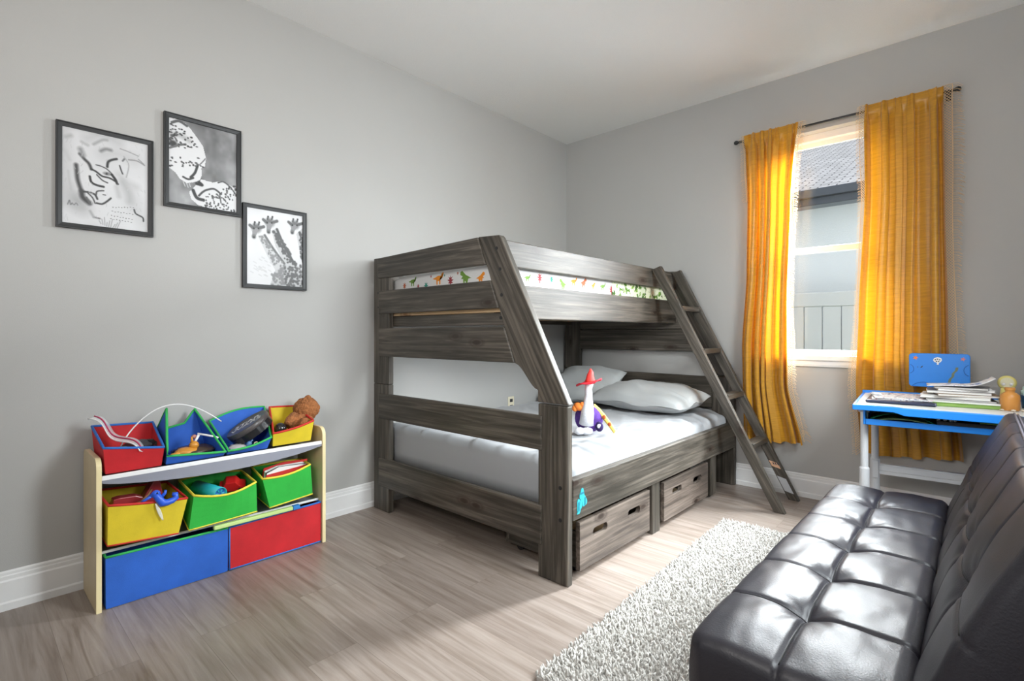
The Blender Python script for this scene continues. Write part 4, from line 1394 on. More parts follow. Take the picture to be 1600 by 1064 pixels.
    ('e', (0.854, 0.105), 0.0146, 0.0138, 0.15067027371595285, 0.3),
    ('e', (0.651, 0.095), 0.0113, 0.0137, 0.12423674114992961, 0.3),
    ('e', (0.689, 0.014), 0.0144, 0.015, 0.19004993304638002, 0.3),
    ('e', (0.522, 0.032), 0.0168, 0.0158, 0.16879766272117674, 0.3),
    ('e', (0.914, 0.022), 0.0122, 0.0114, 0.1373827559734277, 0.3),
    ('e', (0.742, 0.034), 0.0155, 0.0105, 0.2037519733803636, 0.3),
    ('e', (0.608, 0.034), 0.015, 0.0143, 0.15412218379659276, 0.3),
    ('e', (0.986, 0.294), 0.017, 0.0117, 0.0959805150615397, 0.3),
    ('e', (0.913, 0.293), 0.0145, 0.0122, 0.140937858423083, 0.3),
    ('e', (0.889, 0.159), 0.0122, 0.0158, 0.10441374957497998, 0.3),
    ('e', (0.541, 0.064), 0.0166, 0.0159, 0.19853215443251665, 0.3),
    ('e', (0.956, 0.033), 0.0144, 0.0115, 0.17847611247758072, 0.3),
    ('e', (0.718, 0.082), 0.0128, 0.0107, 0.11288670203782389, 0.3),
    ('e', (0.586, 0.057), 0.0154, 0.0142, 0.13402971117950152, 0.3),
    ('e', (0.862, 0.192), 0.0139, 0.0116, 0.24948556748138567, 0.3),
    ('e', (0.727, 0.166), 0.0117, 0.0135, 0.16003418847341747, 0.3),
    ('e', (0.717, 0.069), 0.0127, 0.0149, 0.1939302986547427, 0.3),
    ('e', (0.582, 0.025), 0.0107, 0.0121, 0.2213004139353879, 0.3),
    ('e', (0.98, 0.29), 0.015, 0.0164, 0.16738059493100899, 0.3),
    ('e', (0.544, 0.055), 0.0146, 0.0106, 0.2392093915276715, 0.3),
    ('e', (0.987, 0.22), 0.0129, 0.0168, 0.19311211260523425, 0.3),
    ('e', (0.872, 0.288), 0.0157, 0.0135, 0.08942082303436388, 0.3),
    ('e', (0.951, 0.222), 0.0117, 0.0109, 0.08948051237243104, 0.3),
    ('e', (0.71, 0.182), 0.0107, 0.014, 0.1385598322160547, 0.3),
    ('e', (0.533, 0.14), 0.0113, 0.0115, 0.20785105095798007, 0.3),
    ('e', (0.777, 0.08), 0.0149, 0.0173, 0.20165014096155498, 0.3),
    ('e', (0.58, 0.178), 0.0128, 0.0131, 0.18757513717342822, 0.3),
    ('e', (0.683, 0.156), 0.0153, 0.0172, 0.24273165234495603, 0.3),
    ('e', (0.693, 0.192), 0.0177, 0.0165, 0.2291726676602689, 0.3),
    ('e', (0.701, 0.151), 0.0126, 0.0146, 0.17270904070166004, 0.3),
    ('e', (0.87, 0.057), 0.0127, 0.0116, 0.09722916821585509, 0.3),
    ('e', (0.811, 0.139), 0.0172, 0.0153, 0.17746832004186758, 0.3),
    ('e', (0.795, 0.02), 0.0171, 0.0114, 0.1007800950482777, 0.3),
    ('e', (0.917, 0.015), 0.0139, 0.0159, 0.19259228518942798, 0.3),
    ('e', (0.828, 0.207), 0.0174, 0.0125, 0.09702244486885872, 0.3),
    ('e', (0.545, 0.033), 0.0161, 0.0166, 0.21590415906936478, 0.3),
    ('e', (0.649, 0.018), 0.0101, 0.0124, 0.19105732074188864, 0.3),
    ('e', (0.623, 0.138), 0.0104, 0.0164, 0.15915862632081224, 0.3),
    ('e', (0.826, 0.218), 0.0166, 0.0109, 0.2273322218295169, 0.3),
    ('e', (0.636, 0.139), 0.0144, 0.0152, 0.17222034985212126, 0.3),
    ('e', (0.77, 0.161), 0.0148, 0.0109, 0.2002852465057406, 0.3),
    ('e', (0.596, 0.075), 0.0106, 0.0147, 0.11698721349063458, 0.3),
    ('e', (0.798, 0.081), 0.0153, 0.0142, 0.20197924422080543, 0.3),
    ('e', (0.632, 0.16), 0.0159, 0.0103, 0.11497630984756574, 0.3),
    ('e', (0.766, 0.223), 0.0108, 0.0123, 0.08443276733142593, 0.3),
    ('e', (0.528, 0.013), 0.0125, 0.0156, 0.12182559620722874, 0.3),
    ('e', (0.864, 0.037), 0.0103, 0.0147, 0.23440425033863566, 0.3),
    ('e', (0.884, 0.311), 0.0157, 0.0159, 0.10722226248027103, 0.3),
    ('e', (0.827, 0.125), 0.0116, 0.0164, 0.22568858322380514, 0.3),
    ('e', (0.558, 0.144), 0.0146, 0.0102, 0.1679660693512992, 0.3),
    ('e', (0.964, 0.247), 0.0139, 0.0172, 0.22854528770841287, 0.3),
    ('e', (0.973, 0.335), 0.0177, 0.0126, 0.14116854879050034, 0.3),
    ('e', (0.605, 0.034), 0.0146, 0.0136, 0.1642088462954747, 0.3),
]

ART_GIRAFFE = [
    ('p', [(0.191, 0.642), (0.317, 0.671), (0.495, 0.469), (0.731, 0.284), (0.651, 0.001), (0.402, -0.001), (0.495, 0.207), (0.341, 0.409)], 0.74, 0.6),
    ('p', [(0.427, 0.737), (0.526, 0.778), (0.683, 0.522), (0.843, 0.34), (1.007, 0.217), (1.007, -0.005), (0.62, -0.001), (0.651, 0.314), (0.495, 0.541)], 0.7, 0.4),
    ('p', [(0.882, 0.742), (1.007, 0.833), (1.007, 0.316), (0.947, 0.483)], 0.7, 0.4),
    ('p', [(0.495, 0.207), (0.843, 0.328), (1.007, 0.242), (1.007, -0.005), (0.402, -0.013)], 0.7, 0.4),
    ('s', [(0.311, 0.661), (0.464, 0.491), (0.657, 0.31)], 0.0402, 0.28, 0.4),
    ('s', [(0.526, 0.764), (0.667, 0.532), (0.843, 0.323)], 0.0443, 0.18, 0.4),
    ('e', (0.496, 0.402), 0.0235, 0.0212, 0.42, 0.4),
    ('e', (0.478, 0.286), 0.0235, 0.0202, 0.42, 0.4),
    ('e', (0.487, 0.295), 0.0158, 0.0191, 0.42, 0.4),
    ('e', (0.379, 0.423), 0.0161, 0.0232, 0.42, 0.4),
    ('e', (0.455, 0.341), 0.0145, 0.0199, 0.42, 0.4),
    ('e', (0.255, 0.579), 0.0153, 0.0154, 0.42, 0.4),
    ('e', (0.652, 0.277), 0.0237, 0.019, 0.42, 0.4),
    ('e', (0.436, 0.372), 0.0207, 0.0238, 0.42, 0.4),
    ('e', (0.517, 0.302), 0.0149, 0.0146, 0.42, 0.4),
    ('e', (0.262, 0.61), 0.013, 0.0206, 0.42, 0.4),
    ('e', (0.346, 0.504), 0.0184, 0.0165, 0.42, 0.4),
    ('e', (0.441, 0.469), 0.0239, 0.0133, 0.42, 0.4),
    ('e', (0.559, 0.37), 0.0218, 0.0171, 0.42, 0.4),
    ('e', (0.379, 0.425), 0.015, 0.0236, 0.42, 0.4),
    ('e', (0.345, 0.559), 0.0235, 0.0168, 0.42, 0.4),
    ('e', (0.376, 0.501), 0.0142, 0.0213, 0.42, 0.4),
    ('e', (0.579, 0.352), 0.0235, 0.014, 0.42, 0.4),
    ('e', (0.38, 0.504), 0.0168, 0.0233, 0.42, 0.4),
    ('e', (0.411, 0.436), 0.015, 0.0139, 0.42, 0.4),
    ('e', (0.322, 0.574), 0.0148, 0.0135, 0.42, 0.4),
    ('e', (0.59, 0.269), 0.0156, 0.0196, 0.42, 0.4),
    ('e', (0.522, 0.329), 0.0136, 0.0232, 0.42, 0.4),
    ('e', (0.267, 0.619), 0.0145, 0.0212, 0.42, 0.4),
    ('e', (0.595, 0.277), 0.0142, 0.0178, 0.42, 0.4),
    ('e', (0.336, 0.589), 0.0181, 0.0241, 0.42, 0.4),
    ('e', (0.62, 0.325), 0.0184, 0.0211, 0.42, 0.4),
    ('e', (0.387, 0.459), 0.0146, 0.0172, 0.42, 0.4),
    ('e', (0.671, 0.269), 0.0186, 0.0168, 0.42, 0.4),
    ('e', (0.267, 0.597), 0.0227, 0.017, 0.42, 0.4),
    ('e', (0.561, 0.343), 0.0204, 0.0215, 0.42, 0.4),
    ('e', (0.399, 0.509), 0.0184, 0.0216, 0.42, 0.4),
    ('e', (0.453, 0.368), 0.0202, 0.0195, 0.42, 0.4),
    ('e', (0.264, 0.638), 0.0205, 0.0182, 0.42, 0.4),
    ('e', (0.551, 0.328), 0.0169, 0.0202, 0.42, 0.4),
    ('e', (0.552, 0.368), 0.0224, 0.0227, 0.42, 0.4),
    ('e', (0.556, 0.377), 0.0188, 0.0189, 0.42, 0.4),
    ('e', (0.342, 0.57), 0.0183, 0.0207, 0.42, 0.4),
    ('e', (0.53, 0.377), 0.0217, 0.0195, 0.42, 0.4),
    ('e', (0.464, 0.385), 0.0216, 0.0201, 0.42, 0.4),
    ('e', (0.421, 0.369), 0.0179, 0.0202, 0.42, 0.4),
    ('e', (0.346, 0.555), 0.0135, 0.0183, 0.42, 0.4),
    ('e', (0.287, 0.556), 0.0165, 0.015, 0.42, 0.4),
    ('e', (0.276, 0.562), 0.0172, 0.0198, 0.42, 0.4),
    ('e', (0.414, 0.407), 0.013, 0.0175, 0.42, 0.4),
    ('e', (0.338, 0.54), 0.0223, 0.0172, 0.42, 0.4),
    ('e', (0.277, 0.632), 0.0191, 0.0168, 0.42, 0.4),
    ('e', (0.511, 0.42), 0.0177, 0.0221, 0.42, 0.4),
    ('e', (0.449, 0.403), 0.0196, 0.0193, 0.42, 0.4),
    ('e', (0.66, 0.282), 0.0169, 0.023, 0.42, 0.4),
    ('e', (0.229, 0.633), 0.0199, 0.0146, 0.42, 0.4),
    ('e', (0.52, 0.409), 0.0178, 0.0155, 0.42, 0.4),
    ('e', (0.402, 0.536), 0.0237, 0.0232, 0.42, 0.4),
    ('e', (0.419, 0.403), 0.0185, 0.0176, 0.42, 0.4),
    ('e', (0.414, 0.524), 0.0162, 0.0183, 0.42, 0.4),
    ('e', (0.307, 0.594), 0.0163, 0.0217, 0.42, 0.4),
    ('e', (0.449, 0.321), 0.0161, 0.0234, 0.42, 0.4),
    ('e', (0.474, 0.346), 0.0147, 0.024, 0.42, 0.4),
    ('e', (0.364, 0.53), 0.0202, 0.0197, 0.42, 0.4),
    ('e', (0.442, 0.35), 0.0164, 0.0189, 0.42, 0.4),
    ('e', (0.344, 0.51), 0.0182, 0.017, 0.42, 0.4),
    ('e', (0.742, 0.423), 0.0185, 0.0211, 0.22, 0.4),
    ('e', (0.855, 0.342), 0.0154, 0.0253, 0.22, 0.4),
    ('e', (0.634, 0.546), 0.0234, 0.0214, 0.22, 0.4),
    ('e', (0.761, 0.341), 0.0262, 0.0177, 0.22, 0.4),
    ('e', (0.619, 0.617), 0.026, 0.0242, 0.22, 0.4),
    ('e', (0.6, 0.54), 0.027, 0.017, 0.22, 0.4),
    ('e', (0.647, 0.528), 0.0195, 0.0172, 0.22, 0.4),
    ('e', (0.72, 0.494), 0.0182, 0.0258, 0.22, 0.4),
    ('e', (0.77, 0.404), 0.0246, 0.0279, 0.22, 0.4),
    ('e', (0.849, 0.314), 0.0261, 0.018, 0.22, 0.4),
    ('e', (0.763, 0.457), 0.0169, 0.019, 0.22, 0.4),
    ('e', (0.72, 0.33), 0.0206, 0.0173, 0.22, 0.4),
    ('e', (0.621, 0.468), 0.0201, 0.0161, 0.22, 0.4),
    ('e', (0.513, 0.703), 0.0266, 0.0169, 0.22, 0.4),
    ('e', (0.603, 0.544), 0.0215, 0.0274, 0.22, 0.4),
    ('e', (0.555, 0.564), 0.0171, 0.0234, 0.22, 0.4),
    ('e', (0.705, 0.52), 0.0232, 0.0186, 0.22, 0.4),
    ('e', (0.631, 0.489), 0.0219, 0.0169, 0.22, 0.4),
    ('e', (0.55, 0.626), 0.0175, 0.0244, 0.22, 0.4),
    ('e', (0.636, 0.443), 0.0164, 0.0168, 0.22, 0.4),
    ('e', (0.641, 0.468), 0.0214, 0.0194, 0.22, 0.4),
    ('e', (0.665, 0.38), 0.0159, 0.0171, 0.22, 0.4),
    ('e', (0.829, 0.33), 0.0167, 0.0278, 0.22, 0.4),
    ('e', (0.75, 0.458), 0.0233, 0.0198, 0.22, 0.4),
    ('e', (0.546, 0.628), 0.0197, 0.0202, 0.22, 0.4),
    ('e', (0.562, 0.674), 0.0256, 0.0208, 0.22, 0.4),
    ('e', (0.765, 0.365), 0.0226, 0.0248, 0.22, 0.4),
    ('e', (0.566, 0.568), 0.0178, 0.0157, 0.22, 0.4),
    ('e', (0.771, 0.345), 0.0152, 0.0213, 0.22, 0.4),
    ('e', (0.796, 0.353), 0.0212, 0.0165, 0.22, 0.4),
    ('e', (0.506, 0.665), 0.0202, 0.0266, 0.22, 0.4),
    ('e', (0.514, 0.669), 0.0173, 0.0189, 0.22, 0.4),
    ('e', (0.561, 0.64), 0.0272, 0.02, 0.22, 0.4),
    ('e', (0.825, 0.328), 0.0213, 0.0275, 0.22, 0.4),
    ('e', (0.541, 0.687), 0.0239, 0.0247, 0.22, 0.4),
    ('e', (0.512, 0.669), 0.0182, 0.0162, 0.22, 0.4),
    ('e', (0.674, 0.569), 0.0192, 0.0213, 0.22, 0.4),
    ('e', (0.603, 0.609), 0.0173, 0.0183, 0.22, 0.4),
    ('e', (0.771, 0.447), 0.0208, 0.0279, 0.22, 0.4),
    ('e', (0.458, 0.72), 0.0205, 0.0158, 0.22, 0.4),
    ('e', (0.732, 0.503), 0.0197, 0.0164, 0.22, 0.4),
    ('e', (0.544, 0.705), 0.0273, 0.0159, 0.22, 0.4),
    ('e', (0.52, 0.626), 0.016, 0.0185, 0.22, 0.4),
    ('e', (0.595, 0.565), 0.0157, 0.0278, 0.22, 0.4),
    ('e', (0.546, 0.657), 0.0221, 0.0163, 0.22, 0.4),
    ('e', (0.545, 0.593), 0.0272, 0.0229, 0.22, 0.4),
    ('e', (0.714, 0.37), 0.0222, 0.0215, 0.22, 0.4),
    ('e', (0.654, 0.484), 0.0246, 0.027, 0.22, 0.4),
    ('e', (0.581, 0.594), 0.0181, 0.0167, 0.22, 0.4),
    ('e', (0.542, 0.59), 0.0258, 0.0192, 0.22, 0.4),
    ('e', (0.492, 0.678), 0.0163, 0.0207, 0.22, 0.4),
    ('e', (0.637, 0.491), 0.0243, 0.0158, 0.22, 0.4),
    ('e', (0.531, 0.647), 0.0165, 0.0206, 0.22, 0.4),
    ('e', (0.616, 0.6), 0.0268, 0.0237, 0.22, 0.4),
    ('e', (0.744, 0.408), 0.0258, 0.0237, 0.22, 0.4),
    ('e', (0.839, 0.321), 0.0187, 0.0257, 0.22, 0.4),
    ('e', (0.566, 0.573), 0.0174, 0.0186, 0.22, 0.4),
    ('e', (0.672, 0.448), 0.0251, 0.0224, 0.22, 0.4),
    ('e', (0.463, 0.723), 0.0198, 0.0264, 0.22, 0.4),
    ('e', (0.815, 0.331), 0.0207, 0.0199, 0.22, 0.4),
    ('e', (0.539, 0.584), 0.0259, 0.0246, 0.22, 0.4),
    ('e', (0.521, 0.697), 0.0244, 0.021, 0.22, 0.4),
    ('e', (0.846, 0.34), 0.0193, 0.0271, 0.22, 0.4),
    ('e', (0.627, 0.536), 0.0252, 0.0273, 0.22, 0.4),
    ('e', (0.723, 0.508), 0.0165, 0.0258, 0.22, 0.4),
    ('e', (0.567, 0.539), 0.0156, 0.0227, 0.22, 0.4),
    ('e', (0.692, 0.533), 0.018, 0.0188, 0.22, 0.4),
    ('e', (0.558, 0.649), 0.0249, 0.0183, 0.22, 0.4),
    ('e', (0.571, 0.57), 0.0261, 0.0262, 0.22, 0.4),
    ('e', (0.672, 0.473), 0.026, 0.0215, 0.22, 0.4),
    ('e', (0.475, 0.72), 0.0245, 0.0269, 0.22, 0.4),
    ('e', (0.581, 0.653), 0.0241, 0.0264, 0.22, 0.4),
    ('e', (0.732, 0.472), 0.0153, 0.0218, 0.22, 0.4),
    ('e', (0.631, 0.48), 0.0193, 0.0155, 0.22, 0.4),
    ('e', (0.575, 0.598), 0.0243, 0.0204, 0.22, 0.4),
    ('e', (0.866, 0.305), 0.0242, 0.0239, 0.22, 0.4),
    ('e', (0.701, 0.509), 0.0229, 0.024, 0.22, 0.4),
    ('e', (0.626, 0.515), 0.0163, 0.0198, 0.22, 0.4),
    ('e', (0.711, 0.483), 0.0192, 0.0273, 0.22, 0.4),
    ('e', (0.599, 0.625), 0.025, 0.0239, 0.22, 0.4),
    ('e', (0.872, 0.322), 0.0261, 0.0248, 0.22, 0.4),
    ('e', (0.641, 0.467), 0.0268, 0.0183, 0.22, 0.4),
    ('e', (0.811, 0.315), 0.0152, 0.0202, 0.22, 0.4),
    ('e', (0.56, 0.65), 0.027, 0.0231, 0.22, 0.4),
    ('e', (0.565, 0.559), 0.0224, 0.0245, 0.22, 0.4),
    ('e', (0.653, 0.582), 0.0191, 0.0187, 0.22, 0.4),
    ('e', (0.746, 0.477), 0.0234, 0.0251, 0.22, 0.4),
    ('e', (0.516, 0.631), 0.026, 0.0266, 0.22, 0.4),
    ('e', (0.709, 0.42), 0.022, 0.0269, 0.22, 0.4),
    ('e', (0.561, 0.599), 0.0277, 0.0176, 0.22, 0.4),
    ('e', (0.937, 0.763), 0.0197, 0.0151, 0.2, 0.4),
    ('e', (0.972, 0.698), 0.0207, 0.0211, 0.2, 0.4),
    ('e', (0.962, 0.747), 0.0237, 0.0166, 0.2, 0.4),
    ('e', (0.995, 0.418), 0.0156, 0.0208, 0.2, 0.4),
    ('e', (0.987, 0.438), 0.0152, 0.0147, 0.2, 0.4),
    ('e', (0.942, 0.736), 0.0142, 0.0215, 0.2, 0.4),
    ('e', (0.999, 0.469), 0.021, 0.0233, 0.2, 0.4),
    ('e', (0.997, 0.373), 0.0142, 0.0141, 0.2, 0.4),
    ('e', (0.944, 0.753), 0.0181, 0.0206, 0.2, 0.4),
    ('e', (0.966, 0.471), 0.0191, 0.0172, 0.2, 0.4),
    ('e', (0.97, 0.734), 0.0206, 0.0185, 0.2, 0.4),
    ('e', (1.01, 0.389), 0.0215, 0.021, 0.2, 0.4),
    ('e', (0.948, 0.655), 0.017, 0.0212, 0.2, 0.4),
    ('e', (0.986, 0.402), 0.0186, 0.0208, 0.2, 0.4),
    ('e', (0.99, 0.456), 0.0168, 0.0225, 0.2, 0.4),
    ('e', (0.954, 0.563), 0.0157, 0.0204, 0.2, 0.4),
    ('e', (0.948, 0.755), 0.0183, 0.024, 0.2, 0.4),
    ('e', (0.972, 0.546), 0.014, 0.017, 0.2, 0.4),
    ('e', (0.965, 0.436), 0.017, 0.0132, 0.2, 0.4),
    ('e', (0.966, 0.677), 0.0188, 0.0136, 0.2, 0.4),
    ('e', (0.996, 0.692), 0.0183, 0.014, 0.2, 0.4),
    ('e', (0.996, 0.662), 0.0187, 0.0136, 0.2, 0.4),
    ('e', (0.989, 0.619), 0.0196, 0.0231, 0.2, 0.4),
    ('e', (0.988, 0.521), 0.0133, 0.0216, 0.2, 0.4),
    ('e', (0.995, 0.603), 0.0232, 0.0172, 0.2, 0.4),
    ('e', (1.004, 0.357), 0.0147, 0.0217, 0.2, 0.4),
    ('e', (1.0, 0.597), 0.0154, 0.0177, 0.2, 0.4),
    ('e', (0.968, 0.671), 0.0204, 0.0144, 0.2, 0.4),
    ('e', (0.963, 0.717), 0.0173, 0.023, 0.2, 0.4),
    ('e', (0.977, 0.42), 0.0222, 0.0237, 0.2, 0.4),
    ('e', (0.962, 0.534), 0.0233, 0.0235, 0.2, 0.4),
    ('e', (0.941, 0.766), 0.016, 0.0214, 0.2, 0.4),
    ('e', (0.988, 0.633), 0.0188, 0.0239, 0.2, 0.4),
    ('e', (0.964, 0.494), 0.0202, 0.0172, 0.2, 0.4),
    ('e', (0.971, 0.625), 0.0238, 0.0157, 0.2, 0.4),
    ('e', (0.967, 0.541), 0.0212, 0.0145, 0.2, 0.4),
    ('e', (0.987, 0.59), 0.0216, 0.0177, 0.2, 0.4),
    ('e', (0.983, 0.565), 0.0136, 0.0186, 0.2, 0.4),
    ('e', (0.954, 0.766), 0.0132, 0.0163, 0.2, 0.4),
    ('e', (0.984, 0.585), 0.0171, 0.0189, 0.2, 0.4),
    ('e', (0.833, 0.015), 0.0272, 0.0277, 0.26, 0.4),
    ('e', (0.96, 0.288), 0.021, 0.0246, 0.26, 0.4),
    ('e', (0.728, 0.177), 0.0269, 0.0192, 0.26, 0.4),
    ('e', (0.741, 0.043), 0.0172, 0.0198, 0.26, 0.4),
    ('e', (0.708, 0.122), 0.018, 0.0211, 0.26, 0.4),
    ('e', (0.622, 0.244), 0.0275, 0.0187, 0.42, 0.4),
    ('e', (0.585, 0.048), 0.0247, 0.0187, 0.42, 0.4),
    ('e', (0.9, 0.115), 0.0203, 0.0233, 0.26, 0.4),
    ('e', (0.569, 0.204), 0.0263, 0.0209, 0.42, 0.4),
    ('e', (0.94, 0.256), 0.0172, 0.0161, 0.26, 0.4),
    ('e', (0.848, 0.132), 0.0156, 0.016, 0.26, 0.4),
    ('e', (0.897, 0.155), 0.0263, 0.016, 0.26, 0.4),
    ('e', (0.762, 0.262), 0.0244, 0.0231, 0.26, 0.4),
    ('e', (0.775, 0.231), 0.0272, 0.0169, 0.26, 0.4),
    ('e', (0.468, 0.071), 0.0166, 0.0163, 0.42, 0.4),
    ('e', (0.689, 0.095), 0.0265, 0.0244, 0.26, 0.4),
    ('e', (0.471, 0.084), 0.0259, 0.017, 0.42, 0.4),
    ('e', (0.857, 0.225), 0.0192, 0.0155, 0.26, 0.4),
    ('e', (0.859, 0.146), 0.0266, 0.0212, 0.26, 0.4),
    ('e', (0.578, -0.002), 0.018, 0.0166, 0.42, 0.4),
    ('e', (0.669, 0.102), 0.0235, 0.0176, 0.26, 0.4),
    ('e', (0.509, 0.132), 0.024, 0.021, 0.42, 0.4),
    ('e', (0.753, 0.019), 0.0173, 0.0188, 0.26, 0.4),
    ('e', (0.708, 0.131), 0.0266, 0.0224, 0.26, 0.4),
    ('e', (0.804, 0.172), 0.0252, 0.0258, 0.26, 0.4),
    ('e', (0.576, 0.176), 0.0265, 0.0188, 0.42, 0.4),
    ('e', (0.785, 0.103), 0.0273, 0.0169, 0.26, 0.4),
    ('e', (0.866, 0.202), 0.0168, 0.0233, 0.26, 0.4),
    ('e', (0.909, 0.129), 0.0161, 0.0275, 0.26, 0.4),
    ('e', (0.646, 0.096), 0.0244, 0.0187, 0.42, 0.4),
    ('e', (0.66, 0.19), 0.0167, 0.0163, 0.26, 0.4),
    ('e', (0.835, 0.177), 0.0262, 0.0163, 0.26, 0.4),
    ('e', (0.6, 0.232), 0.0272, 0.0253, 0.42, 0.4),
    ('e', (0.939, 0.154), 0.0168, 0.0206, 0.26, 0.4),
    ('e', (0.748, 0.208), 0.0168, 0.0218, 0.26, 0.4),
    ('e', (0.961, 0.02), 0.0213, 0.0168, 0.26, 0.4),
    ('e', (0.865, 0.27), 0.0221, 0.0165, 0.26, 0.4),
    ('e', (0.992, 0.146), 0.0209, 0.0189, 0.26, 0.4),
    ('e', (0.74, -0.001), 0.0208, 0.0181, 0.26, 0.4),
    ('e', (0.72, 0.015), 0.0202, 0.0233, 0.26, 0.4),
    ('e', (0.952, 0.211), 0.0255, 0.022, 0.26, 0.4),
    ('e', (0.964, 0.168), 0.021, 0.0268, 0.26, 0.4),
    ('e', (0.753, 0.144), 0.019, 0.0247, 0.26, 0.4),
    ('e', (0.574, 0.142), 0.0249, 0.023, 0.42, 0.4),
    ('e', (0.823, 0.079), 0.0168, 0.0278, 0.26, 0.4),
    ('e', (0.482, 0.144), 0.0232, 0.0261, 0.42, 0.4),
    ('e', (0.523, 0.07), 0.0168, 0.0227, 0.42, 0.4),
    ('e', (0.572, 0.177), 0.0161, 0.0244, 0.42, 0.4),
    ('e', (0.5, 0.049), 0.0196, 0.0228, 0.42, 0.4),
    ('e', (0.791, 0.15), 0.0263, 0.0269, 0.26, 0.4),
    ('e', (0.589, 0.184), 0.0263, 0.0171, 0.42, 0.4),
    ('e', (0.666, 0.165), 0.0276, 0.0171, 0.26, 0.4),
    ('e', (0.8, 0.069), 0.0245, 0.0155, 0.26, 0.4),
    ('e', (0.967, 0.216), 0.026, 0.0237, 0.26, 0.4),
    ('e', (0.667, 0.036), 0.0238, 0.0197, 0.26, 0.4),
    ('e', (0.844, 0.149), 0.0243, 0.0231, 0.26, 0.4),
    ('e', (0.881, 0.258), 0.0216, 0.0155, 0.26, 0.4),
    ('e', (0.878, 0.069), 0.0258, 0.016, 0.26, 0.4),
    ('e', (0.731, 0.15), 0.017, 0.018, 0.26, 0.4),
    ('e', (0.985, 0.05), 0.0184, 0.0257, 0.26, 0.4),
    ('e', (0.797, 0.183), 0.0235, 0.0183, 0.26, 0.4),
    ('e', (0.801, 0.123), 0.0247, 0.0217, 0.26, 0.4),
    ('e', (0.675, 0.198), 0.0246, 0.0201, 0.26, 0.4),
    ('e', (0.766, 0.067), 0.021, 0.024, 0.26, 0.4),
    ('e', (0.907, 0.263), 0.0162, 0.0157, 0.26, 0.4),
    ('e', (0.864, 0.273), 0.0212, 0.0209, 0.26, 0.4),
    ('e', (0.885, 0.16), 0.0219, 0.0158, 0.26, 0.4),
    ('e', (0.881, 0.07), 0.0232, 0.0258, 0.26, 0.4),
    ('e', (0.776, 0.08), 0.026, 0.0231, 0.26, 0.4),
    ('e', (0.444, 0.01), 0.0277, 0.018, 0.42, 0.4),
    ('e', (0.488, 0.167), 0.0166, 0.0182, 0.42, 0.4),
    ('e', (0.435, 0.146), 0.0192, 0.0245, 0.42, 0.4),
    ('e', (0.649, 0.239), 0.0273, 0.0266, 0.42, 0.4),
    ('e', (0.819, 0.236), 0.0205, 0.0211, 0.26, 0.4),
    ('e', (0.686, 0.059), 0.0241, 0.0261, 0.26, 0.4),
    ('e', (0.816, 0.068), 0.0263, 0.0268, 0.26, 0.4),
    ('e', (0.879, 0.178), 0.0237, 0.0236, 0.26, 0.4),
    ('e', (0.931, 0.09), 0.021, 0.0178, 0.26, 0.4),
    ('e', (0.614, 0.211), 0.0239, 0.025, 0.42, 0.4),
    ('e', (0.539, 0.121), 0.0259, 0.02, 0.42, 0.4),
    ('e', (0.485, 0.096), 0.02, 0.0173, 0.42, 0.4),
    ('e', (0.515, 0.152), 0.0168, 0.0156, 0.42, 0.4),
    ('e', (0.74, 0.004), 0.0258, 0.0195, 0.26, 0.4),
    ('e', (0.956, 0.287), 0.0173, 0.0156, 0.26, 0.4),
    ('e', (0.465, 0.096), 0.0249, 0.0214, 0.42, 0.4),
    ('e', (0.885, 0.168), 0.0269, 0.023, 0.26, 0.4),
    ('e', (0.732, 0.244), 0.0208, 0.0209, 0.26, 0.4),
    ('e', (0.897, 0.237), 0.0191, 0.0256, 0.26, 0.4),
    ('e', (0.472, 0.116), 0.0182, 0.0237, 0.42, 0.4),
    ('e', (0.765, 0.269), 0.0245, 0.0205, 0.26, 0.4),
    ('e', (0.61, 0.028), 0.0251, 0.0193, 0.42, 0.4),
    ('e', (0.813, 0.264), 0.0219, 0.0165, 0.26, 0.4),
    ('e', (0.792, 0.02), 0.0234, 0.016, 0.26, 0.4),
    ('e', (0.719, 0.152), 0.021, 0.0174, 0.26, 0.4),
    ('e', (0.587, 0.149), 0.0164, 0.0238, 0.42, 0.4),
    ('e', (0.567, 0.196), 0.0166, 0.0192, 0.42, 0.4),
    ('e', (0.96, 0.222), 0.0167, 0.0198, 0.26, 0.4),
    ('e', (0.968, 0.286), 0.0197, 0.0181, 0.26, 0.4),
    ('e', (0.815, 0.16), 0.0167, 0.0262, 0.26, 0.4),
    ('e', (0.615, 0.079), 0.0211, 0.0263, 0.42, 0.4),
    ('e', (0.591, 0.206), 0.0257, 0.0217, 0.42, 0.4),
    ('e', (0.625, 0.134), 0.026, 0.0225, 0.42, 0.4),
    ('e', (0.684, 0.092), 0.0231, 0.0205, 0.26, 0.4),
    ('e', (0.67, 0.251), 0.0209, 0.0264, 0.26, 0.4),
    ('e', (0.602, 0.176), 0.023, 0.0228, 0.42, 0.4),
    ('e', (0.53, 0.147), 0.0246, 0.016, 0.42, 0.4),
    ('e', (0.493, 0.051), 0.0267, 0.0163, 0.42, 0.4),
    ('e', (0.478, 0.089), 0.019, 0.0236, 0.42, 0.4),
    ('e', (0.452, 0.139), 0.0175, 0.0196, 0.42, 0.4),
    ('e', (0.822, 0.146), 0.026, 0.0259, 0.26, 0.4),
    ('e', (0.779, 0.04), 0.0177, 0.0214, 0.26, 0.4),
    ('e', (0.61, 0.098), 0.0169, 0.0264, 0.42, 0.4),
    ('e', (0.638, 0.051), 0.0272, 0.0271, 0.42, 0.4),
    ('e', (0.649, 0.03), 0.0278, 0.0171, 0.42, 0.4),
    ('e', (0.853, 0.081), 0.0211, 0.0189, 0.26, 0.4),
    ('e', (0.528, 0.157), 0.027, 0.0205, 0.42, 0.4),
